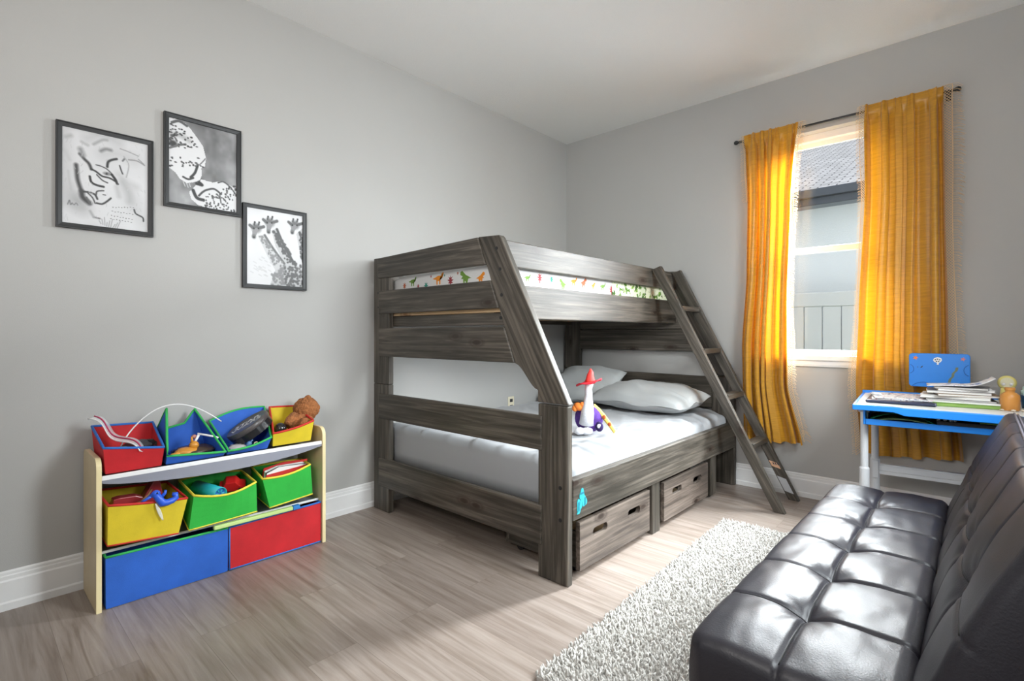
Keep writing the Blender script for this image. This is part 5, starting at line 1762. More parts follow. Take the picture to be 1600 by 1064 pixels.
    ('e', (0.574, 0.097), 0.0209, 0.0231, 0.42, 0.4),
    ('e', (0.686, 0.205), 0.0159, 0.0256, 0.26, 0.4),
    ('e', (0.802, 0.226), 0.0217, 0.0227, 0.26, 0.4),
    ('e', (0.713, 0.02), 0.0251, 0.0193, 0.26, 0.4),
    ('e', (0.621, 0.102), 0.0175, 0.027, 0.42, 0.4),
    ('e', (0.458, 0.126), 0.0189, 0.022, 0.42, 0.4),
    ('e', (0.994, 0.07), 0.0182, 0.0211, 0.26, 0.4),
    ('e', (0.539, -0.015), 0.0193, 0.0185, 0.42, 0.4),
    ('e', (0.997, 0.085), 0.0269, 0.0258, 0.26, 0.4),
    ('e', (0.873, 0.228), 0.0176, 0.0188, 0.26, 0.4),
    ('e', (0.837, 0.153), 0.0156, 0.0193, 0.26, 0.4),
    ('e', (0.912, 0.046), 0.0245, 0.0245, 0.26, 0.4),
    ('e', (0.948, 0.139), 0.0202, 0.0226, 0.26, 0.4),
    ('e', (0.577, 0.146), 0.017, 0.0165, 0.42, 0.4),
    ('e', (0.569, 0.173), 0.0273, 0.0215, 0.42, 0.4),
    ('e', (0.905, 0.079), 0.0228, 0.0195, 0.26, 0.4),
    ('e', (0.651, 0.194), 0.0233, 0.0261, 0.42, 0.4),
    ('e', (0.878, 0.215), 0.0173, 0.0156, 0.26, 0.4),
    ('e', (0.759, 0.228), 0.0155, 0.0192, 0.26, 0.4),
    ('e', (0.805, 0.122), 0.019, 0.0245, 0.26, 0.4),
    ('e', (0.547, 0.004), 0.017, 0.0228, 0.42, 0.4),
    ('e', (0.828, 0.078), 0.0215, 0.0263, 0.26, 0.4),
    ('e', (0.785, 0.088), 0.0165, 0.0178, 0.26, 0.4),
    ('e', (0.692, 0.127), 0.0167, 0.0247, 0.26, 0.4),
    ('e', (0.625, 0.144), 0.0219, 0.0259, 0.42, 0.4),
    ('e', (0.6, 0.117), 0.023, 0.0236, 0.42, 0.4),
    ('e', (0.606, 0.202), 0.0213, 0.0229, 0.42, 0.4),
    ('e', (0.794, 0.259), 0.021, 0.0224, 0.26, 0.4),
    ('e', (0.958, 0.306), 0.0217, 0.0191, 0.26, 0.4),
    ('e', (0.522, 0.16), 0.0267, 0.0165, 0.42, 0.4),
    ('e', (0.628, 0.078), 0.0232, 0.0157, 0.42, 0.4),
    ('e', (0.167, 0.74), 0.0774, 0.0743, 0.3, 0.4),
    ('p', [(0.108, 0.734), (0.221, 0.746), (0.155, 0.627), (0.096, 0.621)], 0.45, 0.4),
    ('e', (0.126, 0.624), 0.0341, 0.0372, 0.3, 0.4),
    ('e', (0.126, 0.615), 0.0217, 0.0155, 0.1, 0.4),
    ('s', [(0.132, 0.779), (0.141, 0.812)], 0.0282, 0.15, 0.3),
    ('s', [(0.203, 0.786), (0.215, 0.816)], 0.0282, 0.15, 0.3),
    ('e', (0.141, 0.817), 0.0155, 0.0124, 0.05, 0.3),
    ('e', (0.215, 0.823), 0.0155, 0.0124, 0.05, 0.3),
    ('s', [(0.108, 0.739), (0.061, 0.766)], 0.0523, 0.25, 0.3),
    ('s', [(0.233, 0.752), (0.293, 0.772)], 0.0523, 0.25, 0.3),
    ('e', (0.126, 0.731), 0.0155, 0.0155, 0.05, 0.3),
    ('e', (0.203, 0.739), 0.0155, 0.0155, 0.05, 0.3),
    ('e', (0.396, 0.84), 0.0774, 0.0743, 0.3, 0.4),
    ('p', [(0.335, 0.834), (0.452, 0.846), (0.409, 0.718), (0.347, 0.712)], 0.45, 0.4),
    ('e', (0.378, 0.715), 0.0341, 0.0372, 0.3, 0.4),
    ('e', (0.378, 0.706), 0.0217, 0.0155, 0.1, 0.4),
    ('s', [(0.36, 0.879), (0.369, 0.913)], 0.0282, 0.15, 0.3),
    ('s', [(0.433, 0.887), (0.445, 0.917)], 0.0282, 0.15, 0.3),
    ('e', (0.369, 0.918), 0.0155, 0.0124, 0.05, 0.3),
    ('e', (0.445, 0.924), 0.0155, 0.0124, 0.05, 0.3),
    ('s', [(0.335, 0.838), (0.287, 0.866)], 0.0523, 0.25, 0.3),
    ('s', [(0.464, 0.852), (0.526, 0.874)], 0.0523, 0.25, 0.3),
    ('e', (0.354, 0.831), 0.0155, 0.0155, 0.05, 0.3),
    ('e', (0.433, 0.839), 0.0155, 0.0155, 0.05, 0.3),
    ('e', (0.853, 0.861), 0.0774, 0.0743, 0.3, 0.4),
    ('p', [(0.788, 0.854), (0.911, 0.867), (0.837, 0.757), (0.772, 0.75)], 0.45, 0.4),
    ('e', (0.804, 0.754), 0.0341, 0.0372, 0.3, 0.4),
    ('e', (0.804, 0.744), 0.0217, 0.0155, 0.1, 0.4),
    ('s', [(0.814, 0.901), (0.824, 0.936)], 0.0282, 0.15, 0.3),
    ('s', [(0.892, 0.909), (0.905, 0.94)], 0.0282, 0.15, 0.3),
    ('e', (0.824, 0.941), 0.0155, 0.0124, 0.05, 0.3),
    ('e', (0.905, 0.947), 0.0155, 0.0124, 0.05, 0.3),
    ('s', [(0.788, 0.859), (0.737, 0.887)], 0.0523, 0.25, 0.3),
    ('s', [(0.924, 0.874), (0.99, 0.895)], 0.0523, 0.25, 0.3),
    ('e', (0.808, 0.851), 0.0155, 0.0155, 0.05, 0.3),
    ('e', (0.892, 0.86), 0.0155, 0.0155, 0.05, 0.3),
    ('s', [(0.124, 0.296), (0.166, 0.28)], 0.0161, 0.74, 0.8),
    ('s', [(0.364, 0.272), (0.407, 0.256)], 0.0161, 0.74, 0.8),
    ('s', [(0.134, 0.246), (0.176, 0.23)], 0.0161, 0.74, 0.8),
    ('s', [(0.216, 0.337), (0.258, 0.321)], 0.0161, 0.74, 0.8),
    ('s', [(0.281, 0.194), (0.323, 0.178)], 0.0161, 0.74, 0.8),
    ('s', [(0.213, 0.237), (0.255, 0.221)], 0.0161, 0.74, 0.8),
    ('s', [(0.319, 0.135), (0.361, 0.119)], 0.0161, 0.74, 0.8),
    ('s', [(0.261, 0.368), (0.304, 0.352)], 0.0161, 0.74, 0.8),
    ('s', [(0.223, 0.205), (0.265, 0.189)], 0.0161, 0.74, 0.8),
    ('s', [(0.161, 0.195), (0.202, 0.179)], 0.0161, 0.74, 0.8),
    ('s', [(0.174, 0.214), (0.215, 0.198)], 0.0161, 0.74, 0.8),
    ('s', [(0.262, 0.206), (0.304, 0.19)], 0.0161, 0.74, 0.8),
    ('s', [(0.375, 0.204), (0.418, 0.188)], 0.0161, 0.74, 0.8),
    ('s', [(0.296, 0.199), (0.339, 0.183)], 0.0161, 0.74, 0.8),
    ('s', [(0.125, 0.211), (0.166, 0.195)], 0.0161, 0.74, 0.8),
    ('s', [(0.264, 0.363), (0.306, 0.348)], 0.0161, 0.74, 0.8),
    ('s', [(0.313, 0.324), (0.355, 0.309)], 0.0161, 0.74, 0.8),
    ('s', [(0.218, 0.241), (0.26, 0.225)], 0.0161, 0.74, 0.8),
    ('s', [(0.301, 0.184), (0.343, 0.168)], 0.0161, 0.74, 0.8),
    ('s', [(0.21, 0.133), (0.251, 0.117)], 0.0161, 0.74, 0.8),
    ('s', [(0.201, 0.228), (0.242, 0.212)], 0.0161, 0.74, 0.8),
    ('s', [(0.399, 0.306), (0.442, 0.29)], 0.0161, 0.74, 0.8),
    ('s', [(0.298, 0.134), (0.34, 0.118)], 0.0161, 0.74, 0.8),
    ('s', [(0.073, 0.165), (0.114, 0.15)], 0.0161, 0.74, 0.8),
    ('s', [(0.276, 0.241), (0.318, 0.225)], 0.0161, 0.74, 0.8),
]


def picture(label, y0, y1, z0, z1, art, base, seed, clouds=False):
    t = thing('picture_frame', label, 'picture', (0, (y0+y1)/2, z0), group='animal prints on the left wall')
    w = .020
    mb = MB()
    prof = [(0, 0), (.022, 0), (.022, .004), (.020, .006), (.018, w), (0, w)]
    # mitred moulding: loop profile round the rectangle
    P, F = [], []
    cs = [(y0, z0, 1, 1), (y1, z0, -1, 1), (y1, z1, -1, -1), (y0, z1, 1, -1)]
    n = len(prof)
    for (cy, cz, sy, sz) in cs:
        for (d, o) in prof: P.append((d+.001, cy+sy*o, cz+sz*o))
    for k in range(4):
        l = (k+1) % 4
        for i in range(n):
            j = (i+1) % n
            F.append((k*n+i, l*n+i, l*n+j, k*n+j))
    mb.add(P, F)
    build('frame', mb, M_black, t)
    W, Hh = 120, 156
    img = inkprint(art, base, W, Hh, seed, clouds)
    ya, yb, za, zb = y0+w-.001, y1-w+.001, z0+w-.001, z1-w+.001
    mb = MB()
    mb.grid(W, Hh, lambda u, v: (.0105, ya+(yb-ya)*u, za+(zb-za)*v))
    o = build('print', mb, M_print, t)
    at = o.data.color_attributes.new('ink', 'FLOAT_COLOR', 'CORNER')
    lin = (img*.95)**1.6
    vals = np.ones((len(o.data.polygons), 4, 4), 'f')
    vals[:, :, :3] = lin.ravel()[:, None, None]*np.array([.92, .92, .94])
    at.data.foreach_set('color', vals.ravel())
    mb = MB(); mb.box(.002, .010, ya, yb, za, zb)
    build('backing_board', mb, M_dark, t)


picture('black framed black and white print of a tiger face', -3.558, -3.219, 1.536, 1.979, ART_TIGER, .80, 3)
picture('black framed black and white print of two cheetahs nuzzling', -3.177, -2.838, 1.692, 2.135, ART_CHEETAH, .5, 5, True)
picture('black framed black and white print of three giraffes', -2.829, -2.490, 1.331, 1.772, ART_GIRAFFE, .86, 8)

# ------------------------------------------------------------------ toy storage rack
rack = thing('toy_storage_rack', 'pale wooden toy rack holding coloured fabric bins against the left wall', 'toy rack', (.16, -3.0, 0))


def side_panel(y0, y1):
    p = [(.024, 0), (.312, 0), (.312, .560)]
    for k in range(1, 7):
        a = PI/2*k/6; p.append((.312-.04+.04*math.cos(a), .560+.04*math.sin(a)))
    p += [(.06, .602)]
    for k in range(1, 5):
        a = PI/2*k/4; p.append((.024+.036-.036*math.sin(a), .602-.036+.036*math.cos(a)))
    mb = MB(); mb.prism([(x, z) for x, z in p], 'y', y0, y1, long=(0, 1))
    s = build('side_panel', mb, M_maple, rack, bevel=.0015)
    # edge band along the front edge
    mb = MB()
    q = [(x, z) for x, z in p if x > .2]
    n = len(q)
    P = [(x+.0012, y0+.0006, z) for x, z in q] + [(x+.0012, y1-.0006, z) for x, z in q]
    mb.add(P, [(i, i+1, n+i+1, n+i) for i in range(n-1)])
    build('edge_band', mb, M_maple_edge, s)


side_panel(-3.470, -3.452)
side_panel(-2.545, -2.527)
mb = MB(); mb.box(.296, .306, -3.452, -2.545, .512, .530); build('front_rail', mb, M_white, rack, bevel=.002)
mb = MB(); mb.box(.262, .270, -3.452, -2.545, .213, .224); build('front_rail', mb, M_white, rack, bevel=.002)
mb = MB(); mb.box(.040, .050, -3.452, -2.545, .520, .540); build('back_rail', mb, M_white, rack, bevel=.002)
mb = MB(); mb.box(.040, .050, -3.452, -2.545, .232, .250); build('back_rail', mb, M_white, rack, bevel=.002)
mb = MB(); mb.box(.024, .032, -3.452, -2.545, .45, .50); build('back_brace', mb, M_white, rack, bevel=.002)
M_sling = mat('grey_sling_fabric', (.24, .245, .29), .4)
mb = MB(); mb.grid(30, 8, lambda u, v: (.050+.246*v, -3.451+.905*u, .524-.012*math.sin(PI*v)+(-.006*(1-v))))
build('shelf_sling', mb, M_sling, rack, smooth=True)
mb = MB(); mb.grid(30, 8, lambda u, v: (.050+.214*v, -3.451+.905*u, .216-.008*math.sin(PI*v)+.022*(1-v)))
build('shelf_sling', mb, M_sling, rack, smooth=True)
mb = MB(); mb.grid(40, 6, lambda u, v: (.3065+.004*math.sin(PI*u)*v, -3.451+.905*u, .513-(.010+.040*math.sin(PI*min(1, u*1.02))**.7)*v))
build('front_flap', mb, M_sling, rack, smooth=True)


def fabric_bin(label, bot, top, m, mt, group, bottom_trim=False, bulge=None, edge_trim=()):
    """open fabric bin; bot and top are matching corner lists running front-left, front-right, back-right, back-left"""
    n = len(bot)
    bot = [Vector(p) for p in bot]; top = [Vector(p) for p in top]
    c = sum(bot, Vector())/n
    t = thing('fabric_bin', label, 'fabric bin', (c.x, c.y, min(p.z for p in bot)), group=group)
    M = 8
    ring = lambda f: [f(i, k/M) for i in range(n) for k in range(M)]
    def topf(i, s):
        p = top[i].lerp(top[(i+1) % n], s)
        if bulge and i in bulge: p = p + Vector(bulge[i])*math.sin(PI*s)
        return p
    botf = lambda i, s: bot[i].lerp(bot[(i+1) % n], s)
    R = [ring(botf), ring(topf)]
    N = n*M
    V = 6
    P = []
    for v in range(V+1):
        f = v/V
        for a in range(N):
            p = R[0][a].lerp(R[1][a], f)
            P.append(p)
    F = [(v*N+a, v*N+(a+1) % N, (v+1)*N+(a+1) % N, (v+1)*N+a) for v in range(V) for a in range(N)]
    F.append(tuple(range(N))[::-1])
    mb = MB(); mb.add(P, F)
    build('body', mb, m, t, solid=.005)
    mb = MB(); mb.tube(R[1], .0052, 8, closed=True)
    build('rim_trim', mb, mt, t, smooth=True)
    if bottom_trim:
        mb = MB(); mb.tube([p+Vector((0, 0, .002)) for p in R[0]], .0042, 8, closed=True)
        build('base_trim', mb, mt, t, smooth=True)
    for i in edge_trim:
        mb = MB(); mb.tube([bot[i], bot[i].lerp(top[i], .5), top[i]], .0038, 8)
        build('corner_trim', mb, mt, t, smooth=True)
    return t


G1 = 'fabric bins on the top shelf of the toy rack'
G2 = 'fabric bins on the middle shelf of the toy rack'
G3 = 'large fabric bins on the floor of the toy rack'
fabric_bin('red fabric bin with blue rim on the top shelf', [(.290, -3.436, .535), (.290, -3.252, .535), (.08, -3.246, .535), (.08, -3.436, .535)],
           [(.308, -3.446, .640), (.314, -3.247, .613), (.05, -3.228, .684), (.05, -3.446, .694)], M_red, M_tblue, G1)
fabric_bin('crumpled blue bin with two peaked sides and green trim', [(.290, -3.232, .535), (.290, -3.012, .535), (.09, -3.02, .535), (.09, -3.09, .535), (.09, -3.215, .535), (.20, -3.225, .535)],
           [(.310, -3.234, .572), (.310, -3.008, .552), (.060, -3.062, .728), (.062, -3.105, .665), (.05, -3.215, .640), (.165, -3.202, .754)], M_blue, M_tgreen, G1)
fabric_bin('blue bin with green rim holding a black tin', [(.290, -2.995, .535), (.290, -2.818, .535), (.09, -2.80, .535), (.09, -2.99, .535)],
           [(.310, -2.994, .553), (.312, -2.806, .588), (.05, -2.735, .703), (.05, -2.995, .660)], M_blue, M_tgreen, G1, bulge={0: (.01, 0, -.008), 2: (-.012, 0, .018)})
fabric_bin('yellow fabric bin with red rim holding a brown teddy bear', [(.290, -2.788, .540), (.290, -2.600, .540), (.09, -2.60, .540), (.09, -2.75, .540)],
           [(.312, -2.795, .604), (.312, -2.594, .642), (.05, -2.572, .690), (.05, -2.708, .697)], M_yellow, M_tred, G1, bulge={0: (.012, 0, -.004)})
fabric_bin('yellow fabric bin with red trim on the middle shelf', [(.330, -3.436, .258), (.330, -3.200, .240), (.10, -3.205, .262), (.10, -3.436, .268)],
           [(.342, -3.436, .420), (.340, -3.169, .386), (.10, -3.186, .412), (.10, -3.440, .430)], M_yellow, M_tred, G2, True, bulge={0: (.006, 0, -.002)})
fabric_bin('green fabric bin with yellow trim holding a turquoise tube', [(.330, -3.158, .241), (.330, -2.880, .251), (.10, -2.89, .262), (.10, -3.13, .262)],
           [(.340, -3.142, .390), (.340, -2.888, .394), (.10, -2.866, .400), (.10, -3.137, .408)], M_green, M_tyellow, G2, True, bulge={0: (.018, 0, -.022), 2: (0, 0, .012)})
fabric_bin('green fabric bin with yellow trim holding a red folder', [(.320, -2.814, .250), (.320, -2.604, .268), (.10, -2.60, .272), (.10, -2.80, .262)],
           [(.330, -2.852, .399), (.330, -2.620, .424), (.10, -2.562, .404), (.10, -2.820, .412)], M_green, M_tyellow, G2, True, bulge={0: (.010, 0, -.012)})
fabric_bin('wide blue fabric bin with green rim on the floor of the rack', [(.300, -3.436, .004), (.300, -2.998, .004), (.05, -2.998, .004), (.05, -3.436, .004)],
           [(.303, -3.438, .207), (.301, -2.997, .200), (.05, -2.998, .203), (.05, -3.436, .203)], M_blue, M_tgreen, G3, False)
fabric_bin('wide red fabric bin with blue rim on the floor of the rack', [(.300, -2.988, .004), (.300, -2.552, .004), (.05, -2.552, .004), (.05, -2.988, .004)],
           [(.301, -2.988, .200), (.301, -2.551, .210), (.05, -2.552, .205), (.05, -2.988, .203)], M_red, M_tblue, G3, True, edge_trim=(0,))

# things in and on the bins
M_clear = clear_mat('clear_plastic', (.80, .84, .86), .6)
bag = thing('zip_bag', 'clear zip bag with red zip line hanging over the red bin', 'plastic bag', (.22, -3.40, .63))
def bagf(u, v):
    p = Vector((.12, -3.470, .735)).lerp(Vector((.318, -3.335, .606)), u)
    q = p + Vector((-.03, .085, -.055))*v + Vector((.010, .006, .012))*math.sin(u*9+v*3) + Vector((0, 0, .02))*math.sin(v*PI)
    return q
mb = MB(); mb.grid(20, 10, bagf); build('bag', mb, M_clear, bag, smooth=True)
mb = MB(); mb.tube([bagf(u/20, .22)+Vector((.001, 0, .003)) for u in range(21)], .0028, 6); build('zip', mb, mat('magenta_zip', (.45, .03, .10), .5), bag, smooth=True)
mb = MB(); mb.tube([bagf(u/20, .02)+Vector((0, 0, .002)) for u in range(21)], .0020, 6); build('bag_edge', mb, M_white, bag, smooth=True)
mb = MB(); mb.ball((.24, -3.375, .612), .022, .026, .014); o = build('toy_bits', mb, mat('grey_green_toy', (.16, .28, .22), .6), bag, smooth=True)
rngb = random.Random(12)


def car(name, label, c, L, W, Hh, rz, m, tilt=0, grp=None):
    """small toy car: body, cabin, four wheels"""
    t = thing(name, label, 'toy car', c, rz, grp)
    t.rotation_euler = (tilt, 0, rz)
    mb = MB()
    mb.prism([(-L/2, Hh*.15), (L/2, Hh*.15), (L/2, Hh*.5), (L*.28, Hh*.58), (L*.12, Hh), (-L*.25, Hh), (-L*.38, Hh*.6), (-L/2, Hh*.55)], 'y', -W/2, W/2)
    build('body', mb, m, t, local=True, bevel=.002)
    for sx in (-.3, .3):
        for sy in (-1, 1):
            mb = MB(); mb.lathe((sx*L, sy*W*.5-.003, Hh*.2), [(Hh*.22, 0), (Hh*.22, .006)], 12, (0, 1, 0))
            build('wheel', mb, M_black, t, local=True)
    return t


car('toy_car', 'dark toy car lying inside the red bin', (.20, -3.30, .605), .075, .035, .03, .5, M_dark, .1)
car('toy_car', 'black toy car in the far corner of the red bin', (.17, -3.262, .600), .065, .032, .03, 1.4, M_blackgloss, -.1)
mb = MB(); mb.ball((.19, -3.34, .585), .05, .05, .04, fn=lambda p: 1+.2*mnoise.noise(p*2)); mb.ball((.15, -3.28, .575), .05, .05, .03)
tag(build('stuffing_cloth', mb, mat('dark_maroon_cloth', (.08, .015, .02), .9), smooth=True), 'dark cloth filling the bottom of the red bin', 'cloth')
# flexible white rod arching over the bins
mb = MB(); mb.tube([Vector((.20, -3.375+.0, .615)) + Vector((0, .385*k/24, 0)) + Vector((0, 0, .165*math.sin(PI*(k/24)**.8*.86)**1.0 - .01*k/24)) for k in range(25)], .0026, 8)
tag(build('flexible_rod', mb, M_white, smooth=True), 'thin white flexible rod arching over the top bins', 'rod')

# orange toy and wand in the crumpled blue bin
ft = thing('orange_toy_figure', 'small orange toy figure lying in the peaked blue bin', 'toy', (.21, -3.12, .545))
M_amber = mat('amber_plastic', (.62, .26, .03), .35)
mb = MB(); mb.ball((.215, -3.135, .560), .034, .050, .020, fn=lambda p: 1+.15*mnoise.noise(p*3)); mb.tube([(.22, -3.15, .565), (.235, -3.185, .556), (.24, -3.205, .560)], [.014, .010, .006])
build('body', mb, M_amber, ft, smooth=True)
mb = MB(); mb.ball((.215, -3.108, .585), .018, .020, .018); mb.tube([(.215, -3.115, .595), (.218, -3.118, .625)], [.008, .003])
build('head', mb, M_amber, ft, smooth=True)
mb = MB(); mb.ball((.19, -3.10, .618), .010, .012, .010); build('crest', mb, mat('pink_brown_toy', (.45, .20, .16), .5), ft, smooth=True)
wd = thing('toy_wand', 'white T-shaped toy wand sticking out of the peaked blue bin', 'toy wand', (.20, -3.09, .58))
mb = MB(); mb.tube([(.205, -3.105, .590), (.20, -3.083, .628)], .0055, 8); build('handle', mb, M_white, wd, smooth=True)
mb = MB(); mb.tube([(.20, -3.090, .632), (.22, -3.03, .613), (.23, -3.012, .605)], .0045, 8); build('crossbar', mb, M_white, wd, smooth=True)
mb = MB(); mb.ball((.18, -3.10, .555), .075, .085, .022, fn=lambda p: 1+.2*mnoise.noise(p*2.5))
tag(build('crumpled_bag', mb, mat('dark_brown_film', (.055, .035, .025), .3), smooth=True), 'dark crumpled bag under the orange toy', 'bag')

# black tin with white lettering
TC = Vector((.185, -2.872, .650))
tow = (Vector((2.845, -3.84, 1.093))-TC).normalized()
rt = Vector((.736, .677, 0)); upv = rt.cross(-tow).normalized()
if upv.z < 0: upv = -upv
TN = (tow*.42 + (-rt*.62 + upv*.70)*.90).normalized()
TX = (rt*.74 + upv*.67); TX = (TX - TN*TX.dot(TN)).normalized(); TY = TN.cross(TX)
tin = thing('round_tin', 'black round tin with white lettering lying in the blue bin', 'tin', TC)
mb = MB(); mb.lathe(TC, [(.001, -.060), (.098, -.060), (.101, -.057), (.101, -.022)], 48, TN, TX); build('base', mb, M_blackgloss, tin, bevel=0)
mb = MB(); mb.lathe(TC, [(.102, -.024), (.104, -.022), (.104, -.003), (.101, 0), (.096, .0005), (.094, -.002), (.001, -.002)], 48, TN, TX); lid = build('lid', mb, mat('dark_grey_lid', (.07, .06, .06), .35), tin, smooth=True)


def text_mesh(body, size, M, name, m, parent, extr=.0004, space=1.0):
    c = bpy.data.curves.new(name, 'FONT'); c.body = body; c.size = size; c.align_x = 'CENTER'; c.extrude = extr; c.space_character = space
    c.resolution_u = 3
    o = bpy.data.objects.new(name+'_curve', c); COL.objects.link(o)
    bpy.context.view_layer.update()
    me = bpy.data.meshes.new_from_object(o.evaluated_get(bpy.context.evaluated_depsgraph_get()))
    bpy.data.objects.remove(o); bpy.data.curves.remove(c)
    mb = MB()
    mb.add([M @ v.co for v in me.vertices], [tuple(p.vertices) for p in me.polygons])
    bpy.data.meshes.remove(me)
    return build(name, mb, m, parent)


TM = Matrix((( TX.x*1.25, TY.x, TN.x, TC.x), (TX.y*1.25, TY.y, TN.y, TC.y), (TX.z*1.25, TY.z, TN.z, TC.z), (0, 0, 0, 1)))
M_wink = mat('white_ink', (.75, .73, .70), .5)
text_mesh('STAR', .046, TM @ Matrix.Translation((0, .004, -.001)), 'lettering', M_wink, lid)
text_mesh('WARS', .046, TM @ Matrix.Translation((0, -.036, -.001)), 'lettering', M_wink, lid)
mb = MB(); mb.ball((.262, -2.888, .560), .011, .013, .016, fn=lambda p: 1+.25*mnoise.noise(p*4)); mb.tube([(.262, -2.892, .57), (.25, -2.893, .588), (.24, -2.885, .596)], [.006, .005, .003]); mb.tube([(.262, -2.885, .565), (.268, -2.875, .580)], [.005, .003])
tag(build('toy_figure', mb, mat('blue_grey_plastic', (.10, .22, .45), .4), smooth=True), 'tiny blue and white toy figure in front of the black tin', 'toy')
mb = MB(); mb.tube([(.275, -2.862+.008*math.cos(a), .560+.009*math.sin(a)) for a in [2*PI*k/14 for k in range(14)]], .0025, 6, closed=True)
tag(build('toy_ring', mb, mat('pale_yellow_plastic', (.72, .70, .42), .4), smooth=True), 'tiny pale ring beside the blue toy figure', 'ring')
mb = MB(); mb.ball((.24, -2.93, .548), .035, .045, .016, fn=lambda p: 1+.3*mnoise.noise(p*3))
tag(build('crinkled_wrapper', mb, mat('silver_grey_film', (.45, .42, .42), .3), smooth=True), 'crinkled pale wrapper beneath the black tin', 'wrapper')

# teddy bear and black ball in the yellow bin
M_fur = mat('brown_curly_fur', (.34, .125, .04), .95, bump=(120, 1.0), var=(60, .35))
fz = lambda p: 1 + .08*mnoise.noise(p*5) + .07*abs(mnoise.noise(p*10)) + .06*mnoise.noise(p*22)
ted = thing('teddy_bear', 'curly brown teddy bear seen from behind in the yellow bin', 'teddy bear', (.17, -2.60, .60))
mb = MB(); mb.ball((.18, -2.605, .622), .062, .070, .050, nu=72, nv=48, fn=fz); build('body', mb, M_fur, ted, smooth=True)
mb = MB(); mb.ball((.165, -2.562, .684), .064, .064, .060, nu=72, nv=48, fn=fz); build('head', mb, M_fur, ted, smooth=True)
for p in ((.15, -2.545, .738), (.20, -2.520, .690)):
    mb = MB(); mb.ball(p, .017, .017, .017, nu=24, nv=16, fn=fz); build('ear', mb, M_fur, ted, smooth=True)
mb = MB(); mb.tube([(.19, -2.635, .655), (.215, -2.672, .640), (.225, -2.69, .625)], [.026, .024, .018], 14); build('arm', mb, M_fur, ted, smooth=True)
mb = MB(); mb.tube([(.22, -2.59, .625), (.26, -2.615, .628), (.275, -2.635, .615)], [.028, .026, .019], 14); build('leg', mb, M_fur, ted, smooth=True)
mb = MB(); mb.ball((.225, -2.725, .607), .030)
tag(build('black_ball', mb, M_blackgloss, smooth=True), 'glossy black ball at the left of the yellow top bin', 'ball')

# middle yellow bin: red lid, strap, blue toy and white tag
lid2 = thing('toy_case', 'translucent red toy case lying open in the middle yellow bin', 'toy case', (.2, -3.31, .36))
M_redp = mat('red_translucent_plastic', (.30, .03, .035), .25)
mb = MB(); mb.prism([(-3.40, .385), (-3.30, .375), (-3.28, .41), (-3.255, .455), (-3.235, .452), (-3.223, .39), (-3.24, .36), (-3.41, .355)], 'x', .14, .20); build('lid', mb, M_redp, lid2, bevel=.004)
mb = MB(); mb.prism([(-3.412, .35), (-3.31, .35), (-3.305, .404), (-3.33, .415), (-3.385, .418), (-3.405, .415)], 'x', .20, .25); build('box', mb, M_redp, lid2, bevel=.004)
mb = MB(); mb.tube([(.27, -3.40, .392), (.275, -3.36, .384), (.275, -3.32, .392), (.26, -3.29, .412), (.24, -3.275, .425)], .004, 8)
tag(build('strap', mb, mat('brown_strap', (.22, .11, .05), .7), smooth=True), 'brown cord lying across the red case', 'cord')
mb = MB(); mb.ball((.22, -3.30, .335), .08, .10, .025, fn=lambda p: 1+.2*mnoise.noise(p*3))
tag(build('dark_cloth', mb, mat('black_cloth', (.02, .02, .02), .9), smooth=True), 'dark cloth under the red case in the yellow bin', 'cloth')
bt = thing('rubber_toy', 'bright blue rubber toy with curled tail clipped over the yellow bin rim', 'toy', (.352, -3.27, .37))
M_bt = mat('bright_blue_rubber', (.02, .10, .62), .35)
X = .354
mb = MB(); mb.tube([(X-.01, -3.305, .424), (X-.004, -3.292, .432), (X, -3.283, .428), (X+.002, -3.272, .408), (X+.003, -3.262, .392), (X+.003, -3.245, .390), (X+.002, -3.226, .394), (X, -3.213, .402), (X-.002, -3.214, .416), (X-.004, -3.226, .418)], [.006, .012, .014, .015, .016, .013, .012, .011, .011, .008], 12)
build('body', mb, M_bt, bt, smooth=True)
mb = MB(); mb.ball((X, -3.284, .435), .014, .016, .014); mb.tube([(X, -3.265, .418), (X, -3.252, .430), (X, -3.250, .442)], [.008, .006, .005])
build('head', mb, M_bt, bt, smooth=True)
mb = MB(); mb.tube([(X-.004, -3.296, .428), (X-.012, -3.322, .412), (X-.015, -3.330, .408)], [.007, .005, .004]); build('snout', mb, M_bt, bt, smooth=True)
mb = MB(); mb.ball((X+.013, -3.282, .439), .0035); build('eye', mb, M_black, bt, smooth=True)
mb = MB(); mb.grid(8, 4, lambda u, v: (X+.001+.002*math.sin(u*6), -3.285+.025*u+(v-.5)*.014*math.sin(PI*min(1, u*.8+.1)), .395-.075*u))
tag(build('feather', mb, mat('pale_feather', (.68, .66, .55), .7), smooth=True, solid=.0012), 'pale feather hanging in front of the middle yellow bin', 'feather')

